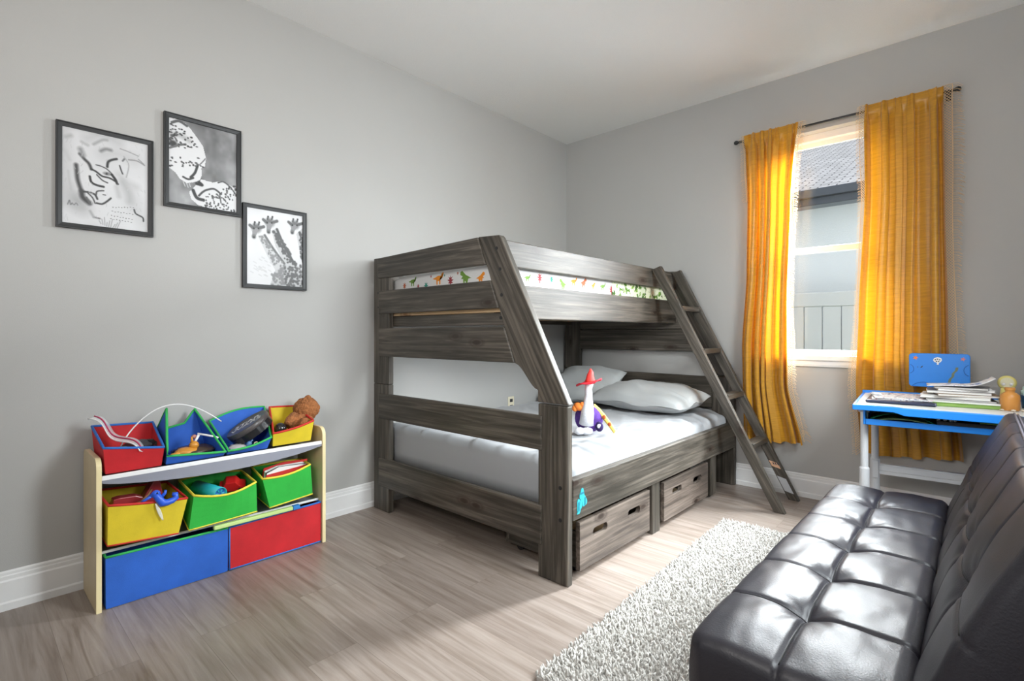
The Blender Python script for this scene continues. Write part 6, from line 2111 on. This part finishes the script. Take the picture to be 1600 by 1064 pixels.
# middle green bins: tube, red toy, folder
tb = thing('turquoise_tube', 'turquoise plastic tube lying in the middle green bin', 'tube', (.23, -3.06, .345))
M_turq = mat('turquoise_plastic', (.02, .38, .42), .35)
mb = MB()
a, b = Vector((.14, -3.075, .372)), Vector((.315, -3.030, .366)); dd = (b-a).normalized()
mb.lathe(a, [(.030, 0), (.030, (b-a).length), (.026, (b-a).length), (.026, (b-a).length-.012), (.002, (b-a).length-.012)], 28, dd)
build('tube', mb, M_turq, tb, smooth=True)
mb = MB(); mb.lathe(b-dd*.010, [(.024, 0), (.024, .003), (.002, .003)], 24, dd)
cp = build('cap_pattern', mb, mat('deep_blue_plastic', (.02, .12, .40), .4), tb)
for k in range(6):
    an = 2*PI*k/6; s1 = dd.cross(Vector((0, 0, 1))).normalized(); s2 = dd.cross(s1)
    mb = MB(); mb.tube([b-dd*.006+(s1*math.cos(an)+s2*math.sin(an))*.007, b-dd*.006+(s1*math.cos(an)+s2*math.sin(an))*.020], .003, 6)
    build('star_mark', mb, M_turq, cp)
car('toy_car', 'red and black toy car tipped up in the middle green bin', (.20, -2.94, .345), .11, .06, .055, 1.2, mat('red_gloss_plastic', (.55, .015, .015), .3), .35)
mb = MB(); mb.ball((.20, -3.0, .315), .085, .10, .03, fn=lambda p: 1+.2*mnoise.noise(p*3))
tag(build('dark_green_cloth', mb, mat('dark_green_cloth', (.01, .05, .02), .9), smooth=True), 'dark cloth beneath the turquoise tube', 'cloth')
fo = thing('folder', 'red folder with papers standing in the right green bin', 'folder', (.24, -2.70, .30))
mb = MB()
mb.prism([(-2.82, .285), (-2.60, .30), (-2.575, .425), (-2.70, .432), (-2.80, .418)], 'x', .205, .209)
build('cover', mb, M_tred, fo, bevel=.001)
mb = MB(); mb.prism([(-2.82, .285), (-2.61, .30), (-2.60, .412), (-2.81, .396)], 'x', .262, .266); build('cover', mb, M_tred, fo, bevel=.001)
for k in range(4):
    mb = MB(); mb.prism([(-2.81, .285), (-2.61, .30), (-2.605+.004*k, .417-.002*k), (-2.74, .420), (-2.80, .405-.002*k)], 'x', .214+.010*k, .219+.010*k)
    build('paper', mb, M_paper if k != 2 else M_dark, fo)
# foam bat lying on the lower bins
fs = thing('foam_bat', 'pale green foam bat with blue end lying on the floor bins', 'foam bat', (.31, -2.85, .212))
mb = MB(); mb.bar((.318, -3.06, .2215), (.318, -2.705, .2225), .022, .018); build('shaft', mb, mat('pale_green_foam', (.50, .66, .25), .8), fs, bevel=.004)
mb = MB(); mb.bar((.318, -2.705, .2225), (.318, -2.670, .2228), .025, .021); build('tip', mb, mat('blue_foam', (.03, .20, .55), .8), fs, bevel=.004)
mb = MB(); mb.grid(8, 5, lambda u, v: (.28+.02*v, -2.955+.06*u, .248+.012*math.sin(u*7)*v+.016*v))
tag(build('paper_slip', mb, M_paper, smooth=True, solid=.001), 'small white paper slip between the two green bins', 'paper')

# ------------------------------------------------------------------ curtains
rod = thing('curtain_rod', 'thin black curtain rod above the window', 'curtain rod', (2.15, -.062, 2.43))
mb = MB(); mb.tube([(1.575, -.062, 2.450), (2.715, -.062, 2.450)], .0075, 12); build('rod', mb, M_black, rod, smooth=True)
for x, s in ((1.575, -1), (2.715, 1)):
    mb = MB(); mb.lathe((x, -.062, 2.450), [(.008, 0), (.010, .006), (.007, .010), (.013, .020), (.015, .030), (.010, .040), (.001, .043)], 16, (s, 0, 0)); build('finial', mb, M_black, rod, smooth=True)
for x in (1.592, 2.700):
    mb = MB(); mb.tube([(x, -.062, 2.450), (x, -.0, 2.445)], .005, 8); mb.box(x-.012, x+.012, -.004, 0, 2.415, 2.470); build('bracket', mb, M_black, rod)


def interp(tab, z):
    if z >= tab[0][0]: return tab[0][1]
    for (z0, a), (z1, b) in zip(tab[:-1], tab[1:]):
        if z >= z1:
            t = (z0-z)/(z0-z1); t = t*t*(3-2*t)*.5+t*.5
            return a+(b-a)*t
    return tab[-1][1]


def curtain(label, left, right, zbot, folds, seed, lace):
    t = thing('curtain', label, 'curtain', ((left[0][1]+right[0][1])/2, -.085, min(zbot)), group='curtains at the window')
    ztop = 2.482
    rr = random.Random(seed)
    ph = [rr.uniform(0, 6) for _ in range(6)]
    def surf(u, v):
        zb = zbot[0]+(zbot[1]-zbot[0])*u + .006*math.sin(u*folds*2*PI)
        z = ztop + (zb-ztop)*v
        xl, xr = interp(left, z), interp(right, z)
        uu = u + .018*math.sin(2*PI*u*3+ph[0]+v*2)*(1-abs(2*u-1)) + .010*math.sin(v*5+ph[1])*(1-abs(2*u-1))
        g = max(0, (z-2.36)/.12)               # gathering at the rod pocket
        a1 = (.022+.010*min(1, v*1.5))*(1-.4*g)
        phi = 2*PI*folds*(uu+.045*math.sin(uu*11+ph[0])) + ph[2] + .5*math.sin(v*3+ph[3])
        w = math.sin(phi)
        dxo = -.0085*math.sin(2*phi)*(1-.8*g)*min(1, 8*u, 8*(1-u))
        w2 = math.sin(2*PI*folds*1.6*uu+ph[4]+v*1.5)
        y = -.072 - a1*w*(.8+.3*math.sin(uu*7+ph[5])) - .006*w2
        y += -.010*g*math.sin(2*PI*folds*2.7*uu+ph[1])
        y += -.008*math.sin(min(1, v*1.1)*PI)*math.sin(uu*5+seed)
        y = min(y, -.030 if z < WZ0-.09 or z > WZ0+.01 else -.036)
        # the rod runs inside the pocket at the top
        dz = abs(z-2.450)
        if dz < .040: y = min(y, -.062-.0095-.004*(.04-dz)/.04)
        return Vector((xl+(xr-xl)*u + dxo + .006*w2*g, y, z))
    mb = MB(); mb.grid(260, 110, surf)
    build('panel', mb, M_curtain, t, smooth=True)
    mb = MB(); mb.grid(260, 2, lambda u, v: surf(u, .985-.0*v) + Vector((0, -.0012, .004*(v-.5))))
    build('hem_stitching', mb, M_curtain, t, smooth=True)
    # net edging with fringe down each side
    for side, wnet, wfr, v0, v1, sag in lace:
        u0 = 0 if side < 0 else 1
        Lc = ztop - zbot[u0]
        def pt(s, d):
            """s down the edge in metres, d outward distance"""
            p = surf(u0, s/Lc)
            k = wnet*(.75+.25*math.sin(s*3.1+seed))
            return Vector((p.x + side*(d*k) + side*sag*math.sin(s/Lc*PI)*d, p.y - .004*math.sin(s*9)*d + .006*math.sin(s*14)*d, p.z))
        mb = MB()
        st = .0155
        n0, n1 = int(v0*Lc/st), int(v1*Lc/st)
        for k in range(n0, n1):
            for dr in (1, -1):
                pts = []
                for q in range(4):
                    f = q/3
                    s = k*st + dr*f*wnet*1.05
                    s = min(max(s, 0), Lc)
                    pts.append(pt(s, f))
                mb.tube(pts, .0016, 3, cap=False)
        mb.tube([pt(s, 1) for s in np.linspace(v0*Lc, v1*Lc, 120)], .0016, 4)
        build('lace_edging', mb, M_lace, t, smooth=True)
        mb = MB()
        m = int((v1-v0)*Lc/.0085)
        for k in range(m):
            s = v0*Lc + (k+rr.uniform(-.3, .3))*.0085
            p = pt(min(max(s, 0), Lc), 1)
            L = wfr*rr.uniform(.75, 1.1)*(.8+.2*math.sin(s*4))
            dz = rr.uniform(-.3, .1)*L; dy = rr.uniform(-.2, .2)*L
            pts = [p, p+Vector((side*L*.5, dy*.3, dz*.3)), p+Vector((side*L*.95, dy, dz-.25*L))]
            mb.tube(pts, .0011, 3, cap=False)
        build('fringe', mb, M_lace, t, smooth=True)
    return t


curtain('left mustard satin curtain hanging between the ladder and the window pane',
        [(2.47, 1.608), (2.0, 1.625), (1.5, 1.618), (1.0, 1.585), (.33, 1.595)],
        [(2.47, 1.945), (2.0, 1.912), (1.3, 1.890), (.75, 1.893), (.33, 1.985)], (.335, .362), 6, 3,
        [(1, .030, .030, .0, .97, 0), (-1, .016, .030, .0, .22, 0), (1, .02, .05, .955, .99, 0)])
curtain('right mustard satin curtain hanging behind the blue desk',
        [(2.47, 2.312), (1.95, 2.318), (1.2, 2.288), (.78, 2.272), (.33, 2.300)],
        [(2.47, 2.680), (1.88, 2.688), (1.0, 2.705), (.39, 2.768)], (.345, .385), 5, 8,
        [(-1, .026, .022, .0, 1.0, 0), (1, .038, .055, .0, .90, .012)])

# ------------------------------------------------------------------ futon
M_leather = mat('black_faux_leather', (.016, .0145, .021), .42, spec=.55, bump=(240, .08))
M_pipe = mat('grey_piping', (.10, .09, .11), .35)
FY0, FY1, FX0, FX1 = -2.665, -1.005, 2.325, 2.742
fut = thing('futon', 'black tufted faux leather futon in front of the desk', 'futon', (2.6, -1.83, 0))
seams = [-2.385, -2.105, -1.832, -1.555, -1.280]
xm = 2.520


def seat_top(x, y):
    z = .385
    # puffed panels
    ys_ = [FY0] + seams + [FY1]
    for a, b in zip(ys_[:-1], ys_[1:]):
        if a <= y <= b:
            t = (y-a)/(b-a); z += .005*math.sin(PI*t)**.7
    tx = (x-FX0)/(xm-FX0) if x < xm else (FX1-x)/(FX1-xm)
    z += .005*(max(0, math.sin(PI*min(1, max(0, tx))))**.7)
    for s in seams:
        d = abs(y-s); z -= .0065*math.exp(-(d/.007)**2)*(1.15 if x > xm else .55)
        r2 = (x-xm)**2+(y-s)**2
        z -= .017*math.exp(-r2/.0018)
        z += .0010*math.sin(8*math.atan2(y-s, x-xm)+s*9)*math.exp(-((math.sqrt(r2)-.06)/.035)**2)
    z -= .006*math.exp(-(abs(x-xm)/.007)**2)
    z += .004*mnoise.noise(Vector((x*9, y*6, 1.7))) + .0016*mnoise.noise(Vector((x*26, y*14, 4.2)))
    return z - .010*max(0, 1-(x-FX0)/.10)**2 - .010*max(0, 1-(y-FY0)/.14)**2


mb = MB(); mb.cushion(FX0, FX1, FY0, FY1, .225, .030, seat_top, 96, 380, bulge=.004)
build('seat_cushion', mb, M_leather, fut, smooth=True)
M_thread = mat('black_thread', (.004, .004, .005), .8)
for s in seams:
    mb = MB(); mb.tube([(x, s, seat_top(x, s)+.0006) for x in np.linspace(FX0+.03, FX1-.03, 60)], .0017, 6)
    build('seam', mb, M_thread, fut, smooth=True)
mb = MB(); mb.tube([(xm, y, seat_top(xm, y)+.0006) for y in np.linspace(FY0+.03, FY1-.03, 160)], .0017, 6)
build('seam', mb, M_thread, fut, smooth=True)
for s in seams:
    mb = MB(); mb.lathe((xm, s, seat_top(xm, s)-.001), [(.009, 0), (.009, .002), (.005, .004), (.001, .0045)], 14)
    build('button', mb, M_leather, fut, smooth=True)
mb = MB(); mb.box(FX0+.03, FX1-.02, FY0+.03, FY1-.03, .185, .224)
build('seat_frame', mb, M_black, fut, bevel=.004)
# backrest: local u = up the back, v = along the length, w = out of the front face
BO = Vector((2.730, 0, .315)); BU = Vector((.172, 0, .415)).normalized(); BN = Vector((-BU.z, 0, BU.x))
BH = .505


def back_top(u, v):
    w = .0
    tu = u/BH
    w += .016*math.sin(PI*min(1, max(0, tu)))**.7
    ys_ = [FY0] + seams + [FY1]
    for a, b in zip(ys_[:-1], ys_[1:]):
        if a <= v <= b:
            t = (v-a)/(b-a); w += .006*math.sin(PI*t)**.7
    um = .255
    for s in seams:
        w -= .0065*math.exp(-((v-s)/.007)**2)
        r2 = (u-um)**2+(v-s)**2
        w -= .017*math.exp(-r2/.0018)
        w += .0009*math.sin(8*math.atan2(v-s, u-um)+s*7)*math.exp(-((math.sqrt(r2)-.06)/.035)**2)
    w -= .005*math.exp(-((u-um)/.007)**2)
    w += .004*mnoise.noise(Vector((u*9, v*6, 8.1)))
    return w


mb = MB()
BT = .150
mb.cushion(0, BH, FY0, FY1, -BT, .026, back_top, 96, 380, fr=lambda p: BO + BU*p.x + Vector((0, p.y, 0)) + BN*(p.z), bulge=.0)
bk = build('backrest', mb, M_leather, fut, smooth=True)
BPT = lambda u, v, o=.0006: BO + BU*u + BN*(back_top(u, v)+o) + Vector((0, v, 0))
for s in seams:
    mb = MB(); mb.tube([BPT(u, s) for u in np.linspace(.03, BH-.028, 70)], .0017, 6)
    build('seam', mb, M_thread, bk, smooth=True)
mb = MB(); mb.tube([BPT(.255, v) for v in np.linspace(FY0+.03, FY1-.03, 160)], .0017, 6)
build('seam', mb, M_thread, bk, smooth=True)
for s in seams:
    mb = MB(); mb.lathe(BPT(.255, s, -.001), [(.009, 0), (.009, .002), (.005, .004), (.001, .0045)], 14, BN)
    build('button', mb, M_leather, bk, smooth=True)
for w in (-.014, -.026):
    mb = MB(); mb.tube([BO+BU*(BH+.0005)+BN*w+Vector((0, FY0+.02+(FY1-FY0-.04)*k/40, 0)) for k in range(41)], .0035, 8)
    build('piping', mb, M_pipe, bk, smooth=True, label='thin grey piping along the top of the backrest')
for y in (FY0+.12, FY1-.12):
    for x in (FX0+.07, FX1+.10):
        mb = MB(); mb.lathe((x, y, .004), [(.016, 0), (.018, .004), (.018, .19)], 16); build('leg', mb, mat('chrome', (.6, .6, .6), .2, metal=1), fut, smooth=True)
    mb = MB(); mb.bar((FX1-.08, y, .205), (FX1+.125, y, .24), .03, .03); build('hinge_bracket', mb, M_black, fut)
# ------------------------------------------------------------------ desk by the window
DO = Vector((2.372, -.849, 0)); DA = math.radians(4.6)
DX = Vector((math.cos(DA), math.sin(DA), 0)); DY = Vector((-math.sin(DA), math.cos(DA), 0))
DP = lambda x, y, z=0: DO + DX*x + DY*y + Vector((0, 0, z))
M_dblue = mat('desk_blue_plastic', (.012, .22, .74), .35)
M_dtop = mat('pale_desk_top', (.72, .72, .70), .4, var=(5, .05))
M_tubew = mat('light_grey_metal', (.60, .61, .63), .35)
desk = thing('desk', 'blue and white childrens desk with under tray standing under the right curtain', 'desk', DO, DA)
L_ = dict(local=True)
DW, DD = .80, .665
mb = MB(); mb.box(.012, DW-.012, .012, DD-.012, .722, .7395); build('desk_top', mb, M_dtop, desk, **L_)
# moulded blue edge: front lip steps down in the middle part
mb = MB()
prof = []
for k in range(41):
    x = DW*k/40
    t = min(1, max(0, (x-.16)/.05)) * min(1, max(0, (DW-.05-x)/.05)); t = t*t*(3-2*t)
    prof.append((x, .716-.014*t, .742-.004*t))
P = []
for x, zl, zh in prof: P += [(x, -.002, zl), (x, -.002, zh), (x, .016, zh+.001), (x, .016, zl)]
F = []
for k in range(40):
    for q in range(4):
        r = (q+1) % 4
        F.append((k*4+q, k*4+r, (k+1)*4+r, (k+1)*4+q))
F += [(0, 3, 2, 1), (160, 161, 162, 163)]
mb.add(P, F); mb.f = [f[::-1] for f in mb.f]
build('front_edge', mb, M_dblue, desk, bevel=.003, **L_)
for x0 in (0, DW-.014):
    mb = MB(); mb.box(x0, x0+.014, .016, DD-.014, .716, .742); build('side_edge', mb, M_dblue, desk, bevel=.003, **L_)
mb = MB(); mb.box(0, DW, DD-.016, DD, .716, .756); build('back_edge', mb, M_dblue, desk, bevel=.003, **L_)
mb = MB()
mb.box(.05, DW-.05, .07, .46, .640, .646); mb.box(.05, DW-.05, .055, .070, .640, .668); mb.box(.05, DW-.05, .46, .47, .640, .715)
mb.box(.040, .050, .055, .47, .640, .715); mb.box(DW-.05, DW-.04, .055, .47, .640, .715)
build('tray', mb, M_dblue, desk, bevel=.003, **L_)
for lx0, lx1 in ((.040, .072), (DW-.04, DW-.072)):
    for ly, lx in ((.145, lx0), (.415, lx1)):
        mb = MB(); mb.tube([(lx, ly, .40), (lx, ly, .720)], .017, 18); lg = build('leg', mb, M_tubew, desk, smooth=False, **L_)
        mb = MB(); mb.tube([(lx, ly, .02), (lx, ly, .405), (lx, ly, .412)], [.0225, .0225, .0185], 18); build('sleeve', mb, M_tubew, lg, **L_)
        mb = MB(); mb.box(lx-.024, lx+.024, ly-.02, ly+.02, .690, .720); build('bracket', mb, M_tubew, lg, bevel=.003, **L_)
    mb = MB(); mb.bar((lx0, .06, .015), (lx1, .55, .015), .045, .03); build('foot_bar', mb, M_tubew, desk, bevel=.006, **L_)
mb = MB(); mb.box(.072, DW-.072, .405, .425, .325, .345); mb.box(.072, DW-.072, .402, .428, .345, .375); mb.box(.072, DW-.072, .400, .430, .375, .382)
build('crossbar', mb, M_tubew, desk, bevel=.003, **L_)
for lx in (.074, DW-.074):
    mb = MB(); mb.box(lx-.014, lx+.014, .385, .44, .305, .40); build('joint_clamp', mb, M_tubew, desk, bevel=.004, **L_)

# blue reading stand with stickers
def rrect(x0, x1, z0, z1, r, n=6):
    p = []
    for cx, cz, a0 in ((x1-r, z0+r, -PI/2), (x1-r, z1-r, 0), (x0+r, z1-r, PI/2), (x0+r, z0+r, PI)):
        for k in range(n+1):
            a = a0+PI/2*k/n; p.append((cx+r*math.cos(a), cz+r*math.sin(a)))
    return p


rs = thing('reading_stand', 'blue plastic reading stand with stickers at the back of the desk', 'reading stand', (2.668, -.225, .742))
mb = MB(); mb.prism(rrect(2.541, 2.797, .796, .980, .016), 'y', -.232, -.216); pn = build('panel', mb, M_dblue, rs, bevel=.003)
M_dgroove = mat('darker_blue_plastic', (.01, .12, .45), .4)
for cx, cz, R0, a0, a1 in ((2.537, .893, .026, -70, 70), (2.801, .893, .030, 110, 250), (2.605, .757, .065, 38, 142)):
    mb = MB(); pts = []
    for k in range(13):
        a = math.radians(a0+(a1-a0)*k/12); pts.append((cx+R0*math.cos(a), -.2325, cz+R0*math.sin(a)))
    mb.tube(pts, .0016, 6); build('groove', mb, M_dgroove, pn, smooth=True)


def flat(poly, m, name, parent, label=None, y=-.2322):
    mb = MB(); mb.prism(poly, 'y', y-.0012, y); return build(name, mb, m, parent, label=label)


def flower(cx, cz, r): return [(cx+r*(.72+.28*math.cos(5*a))*math.cos(a), cz+r*(.72+.28*math.cos(5*a))*math.sin(a)) for a in [2*PI*k/40 for k in range(40)]]


flat(flower(2.570, .955, .012), mat('orange_sticker', (.75, .20, .03), .5), 'sticker', pn, 'orange flower sticker')
flat(flower(2.768, .953, .011), mat('pink_sticker', (.62, .22, .25), .5), 'sticker', pn, 'pink flower sticker')
badge = [(2.645, .944), (2.650, .956), (2.664, .961), (2.679, .957), (2.683, .945), (2.677, .934), (2.670, .930), (2.669, .920), (2.661, .920), (2.661, .930), (2.650, .935)]
bd = flat(badge, M_white, 'sticker', pn, 'white badge sticker with dark dots')
for cx, cz in ((2.655, .947), (2.664, .950), (2.673, .947), (2.660, .938), (2.669, .938)):
    flat([(cx+.0032*math.cos(a), cz+.003*math.sin(a)) for a in [2*PI*k/10 for k in range(10)]], M_dark, 'dot', pn, y=-.2334)
flat([(2.590, .899), (2.599, .903), (2.603, .912), (2.598, .910), (2.594, .906)], M_dark, 'scribble', pn)
flat([(2.577, .902), (2.582, .903), (2.581, .906), (2.577, .905)], M_dark, 'scribble', pn)
zz = catmull([(2.744, .908), (2.741, .892), (2.729, .876), (2.727, .860), (2.717, .845), (2.712, .825)], 6)
wv = [.006, .0045, .006, .0045, .006, .003]
lp = [(x-.0055, z) for x, z in zz] + [(x+.0055, z) for x, z in zz][::-1]
flat(lp, mat('grey_green_sticker', (.16, .20, .13), .6), 'sticker', pn, 'grey green wavy lizard sticker')
mb = MB(); mb.box(2.652, 2.686, -.228, -.216, .742, .800); build('stem', mb, M_tubew, rs, bevel=.002)
for x0 in (2.642, 2.687):
    mb = MB(); mb.box(x0, x0+.009, -.230, -.214, .742, .800); build('stem_cover', mb, M_black, rs, bevel=.002)
mb = MB(); mb.box(2.62, 2.72, -.26, -.19, .740, .746); build('base', mb, M_black, rs, bevel=.002)

# things lying on the desk
def slab(name, label, cat, x, y, z, w, d, h, rot, m, group=None, bev=.002, page=None, curl=None):
    """book or sheet lying flat; local x along the desk"""
    t = thing(name, label, cat, DP(x, y, z), DA+math.radians(rot), group)
    if page is None:
        mb = MB(); mb.box(-w/2, w/2, -d/2, d/2, 0, h); build('body', mb, m, t, local=True, bevel=bev)
    else:
        c = max(.0012, h*.10)
        mb = MB(); mb.box(-w/2, w/2, -d/2, d/2, 0, c); mb.box(-w/2, w/2, -d/2, d/2, h-c, h); mb.box(-w/2, w/2, d/2-c, d/2, c, h-c)
        build('cover', mb, m, t, local=True)
        mb = MB(); mb.box(-w/2+.003, w/2-.003, -d/2+.003, d/2-c, c, h-c); build('pages', mb, page, t, local=True)
    return t


def comic_mat(name, base, pal, scale):
    m = dino_mat(name, base, pal, scale, .42)
    return m


M_comic = comic_mat('printed_paper', (.74, .72, .70), [(.70, .70, .70), (.55, .32, .36), (.04, .06, .20), (.74, .73, .70), (.38, .30, .38), (.06, .05, .08)], 38)
M_comic2 = comic_mat('printed_paper_blue', (.66, .68, .72), [(.03, .08, .28), (.70, .70, .72), (.50, .24, .30), (.10, .10, .12)], 45)
M_navy = mat('navy_plastic', (.012, .018, .05), .35)
ZT = .7405
slab('laptop', 'closed dark navy laptop under printed papers at the left of the desk', 'laptop', .19, .34, ZT, .28, .42, .015, -1.5, M_navy, bev=.006)
G4 = 'printed papers on the laptop'
slab('paper_sheet', 'printed paper lowest on the laptop', 'paper', .175, .36, ZT+.0152, .23, .36, .003, 3, M_comic, G4, 0)
slab('paper_sheet', 'printed paper with blue pictures on the right of the laptop', 'paper', .225, .33, ZT+.0184, .20, .30, .003, -6, M_comic2, G4, 0)
slab('paper_sheet', 'printed paper topmost on the laptop', 'paper', .155, .31, ZT+.0216, .18, .26, .003, 8, M_comic, G4, 0)
mb = MB(); mb.ball(DP(.085, .30, ZT+.030), .022, .018, .008, fn=lambda p: 1+.3*mnoise.noise(p*3))
tag(build('crumpled_tissue', mb, M_paper, smooth=True), 'crumpled white tissue at the left end of the printed papers', 'tissue')
slab('notebook', 'slim green notebook between the laptop and the book stack', 'notebook', .335, .45, ZT, .030, .20, .035, -4, mat('leaf_green_cover', (.06, .26, .03), .5), page=M_paper)
G5 = 'books in the stack on the desk'
M_bgreen = mat('green_cover', (.13, .26, .03), .5)
M_lime = mat('pale_green_page_edges', (.22, .36, .08), .7)
M_bgrey = mat('grey_cover', (.30, .28, .28), .5)
M_bbrown = mat('brown_cover', (.30, .20, .12), .6)
stk = [
    ('wide green book at the bottom of the desk stack', .43, .30, .29, .21, .017, 3, M_bgreen, M_lime),
    ('white covered book second from the bottom of the stack', .435, .31, .28, .21, .008, -3, M_white, M_paper),
    ('thin dark book third from the bottom of the stack', .41, .32, .26, .20, .007, 2, M_dark, M_paper),
    ('thick cream book in the lower middle of the stack', .40, .33, .26, .19, .014, -5, M_paper, M_paper),
    ('brown edged book in the middle of the stack', .435, .32, .23, .18, .010, 6, M_bbrown, M_paper),
    ('grey covered book in the upper middle of the stack', .41, .33, .24, .18, .012, -2, M_bgrey, M_paper),
    ('white paperback near the top of the stack', .43, .34, .21, .16, .010, 4, M_white, M_paper),
    ('grey magazine just below the open curled magazine', .425, .34, .20, .17, .008, -6, M_bgrey, M_paper),
]
z = ZT
for lab, x, y, w, d, h, rot, m, pg in stk:
    slab('book', lab, 'book', x, y, z, w, d, h, rot, m, G5, page=pg)
    z += h+.0003
mg = thing('magazine', 'open magazine with curled up page on top of the book stack', 'magazine', DP(.40, .33, z), DA)
mb = MB(); mb.grid(16, 6, lambda u, v: (-.11+.25*u, -.08+.16*v, .002+.006*math.sin(u*PI)+.048*max(0, (u-.55)/.45)**2))
build('page', mb, comic_mat('lined_print', (.74, .75, .78), [(.10, .15, .40), (.74, .75, .78), (.74, .75, .78)], 30), mg, local=True, smooth=True, solid=.0016)
# bottle, yellow toy, cup, coins
bo = thing('bottle', 'small orange brown bottle standing at the right of the book stack', 'bottle', (2.936, -.590, ZT))
M_tan = mat('orange_tan_plastic', (.62, .27, .06), .3)
mb = MB(); mb.lathe((2.936, -.590, ZT), [(.001, 0), (.031, 0), (.034, .004), (.0345, .058), (.032, .070), (.022, .080), (.0165, .083), (.0165, .098)], 28); build('body', mb, M_tan, bo, smooth=True)
mb = MB(); mb.lathe((2.936, -.590, ZT+.092), [(.001, 0), (.0185, 0), (.0185, .010), (.016, .012), (.001, .012)], 24); build('cap', mb, M_tan, bo)
yt = thing('yellow_toy', 'pale yellow round faced toy standing behind the orange bottle', 'toy', (2.931, -.40, ZT))
M_yel = mat('pale_yellow_toy', (.72, .64, .22), .4)
mb = MB(); mb.lathe((2.925, -.40, ZT), [(.001, 0), (.030, 0), (.026, .02), (.020, .05), (.017, .085)], 20); build('body', mb, M_yel, yt, smooth=True)
mb = MB(); mb.lathe((2.931, -.405, .852), [(.001, -.011), (.030, -.010), (.035, 0), (.030, .010), (.001, .011)], 28, (-.1, -1, .1)); hd = build('head', mb, M_yel, yt, smooth=True)
for dx in (-.012, .014):
    mb = MB(); mb.ball((2.931+dx, -.418, .846), .0065); build('eye', mb, M_white, hd, smooth=True)
mb = MB(); mb.lathe((2.931, -.4155, .853), [(.001, 0), (.024, 0), (.024, .0012), (.001, .0012)], 24, (-.1, -1, .1)); build('face', mb, mat('pale_face', (.66, .62, .42), .5), hd)
cu = thing('cup', 'dark blue cup with pale lid at the right edge of the desk', 'cup', (3.006, -.45, ZT))
mb = MB(); mb.lathe((3.006, -.45, ZT), [(.001, 0), (.026, 0), (.031, .05), (.031, .062)], 24); build('body', mb, mat('deep_blue_cup', (.01, .07, .18), .3), cu, smooth=True)
mb = MB(); mb.lathe((3.006, -.45, ZT+.062), [(.001, 0), (.030, 0), (.031, .020), (.024, .022), (.024, .036), (.020, .040), (.001, .040)], 24); build('lid', mb, mat('pale_teal_lid', (.42, .62, .62), .3), cu, smooth=True)
G6 = 'small pale shells in front of the bottle'
for k, (dx, dy, r) in enumerate(((-.045, -.005, .009), (-.028, -.040, .008), (.010, -.045, .009), (.042, -.030, .010))):
    mb = MB(); mb.ball((2.936+dx, -.590+dy, ZT+r*.5), r, r*.8, r*.5, fn=lambda p: 1+.2*mnoise.noise(p*3+Vector((k, 0, 0))))
    tag(build('shell', mb, mat('pale_shell', (.66, .56, .44), .5), smooth=True), 'small pale pebble like shell around the orange bottle foot', 'shell', G6)
# things in the tray
TZ = .6465
gf = thing('green_folder', 'translucent green folder bulging out of the desk tray', 'folder', DP(.22, .25, TZ), DA)
M_gfold = mat('green_translucent_plastic', (.02, .28, .12), .25, trans=.3)
mb = MB(); mb.grid(18, 8, lambda u, v: (-.16+.34*u, -.15+.28*v, .004+.050*math.sin(PI*min(1, u*1.25+.02))**.8*(1-.35*v)))
build('cover', mb, M_gfold, gf, local=True, smooth=True, solid=.0015)
mb = MB(); mb.grid(18, 8, lambda u, v: (-.15+.33*u, -.14+.26*v, .002+.022*math.sin(PI*min(1, u*1.25+.02))**.8*(1-.3*v)))
build('sheet', mb, mat('pale_green_sheet', (.35, .55, .30), .5), gf, local=True, smooth=True, solid=.001)
slab('notebook', 'black notebook lying in the desk tray', 'notebook', .50, .27, TZ, .36, .30, .030, 1, M_black, page=M_dark)
pc = thing('pencil_case', 'navy blue pencil case in the desk tray beside the green folder', 'pencil case', DP(.40, .17, TZ+.0305), DA)
mb = MB(); mb.ball((0, 0, .020), .055, .03, .018); build('pouch', mb, mat('navy_cloth', (.02, .04, .22), .7), pc, local=True, smooth=True)
mb = MB(); mb.tube([(-.045, -.012, .026), (0, -.018, .034), (.045, -.012, .026)], .0018, 6); build('zip', mb, M_tubew, pc, local=True, smooth=True)
slab('pencil', 'light green pencil lying on the front of the desk tray', 'pencil', .56, .135, TZ+.0305, .17, .007, .007, -1, mat('light_green_paint', (.30, .52, .12), .4))
G7 = 'small white crumbs of paper in the tray'
for k, dx in enumerate((.30, .325, .345, .36)):
    mb = MB(); mb.ball(DP(dx+.03, .132+.006*(k % 2), TZ+.036), .007, .006, .006, fn=lambda p: 1+.3*mnoise.noise(p*3+Vector((k, 0, 0))))
    tag(build('paper_scrap', mb, M_white, smooth=True), 'small crumpled white paper scrap at the front of the desk tray', 'paper scrap', G7)
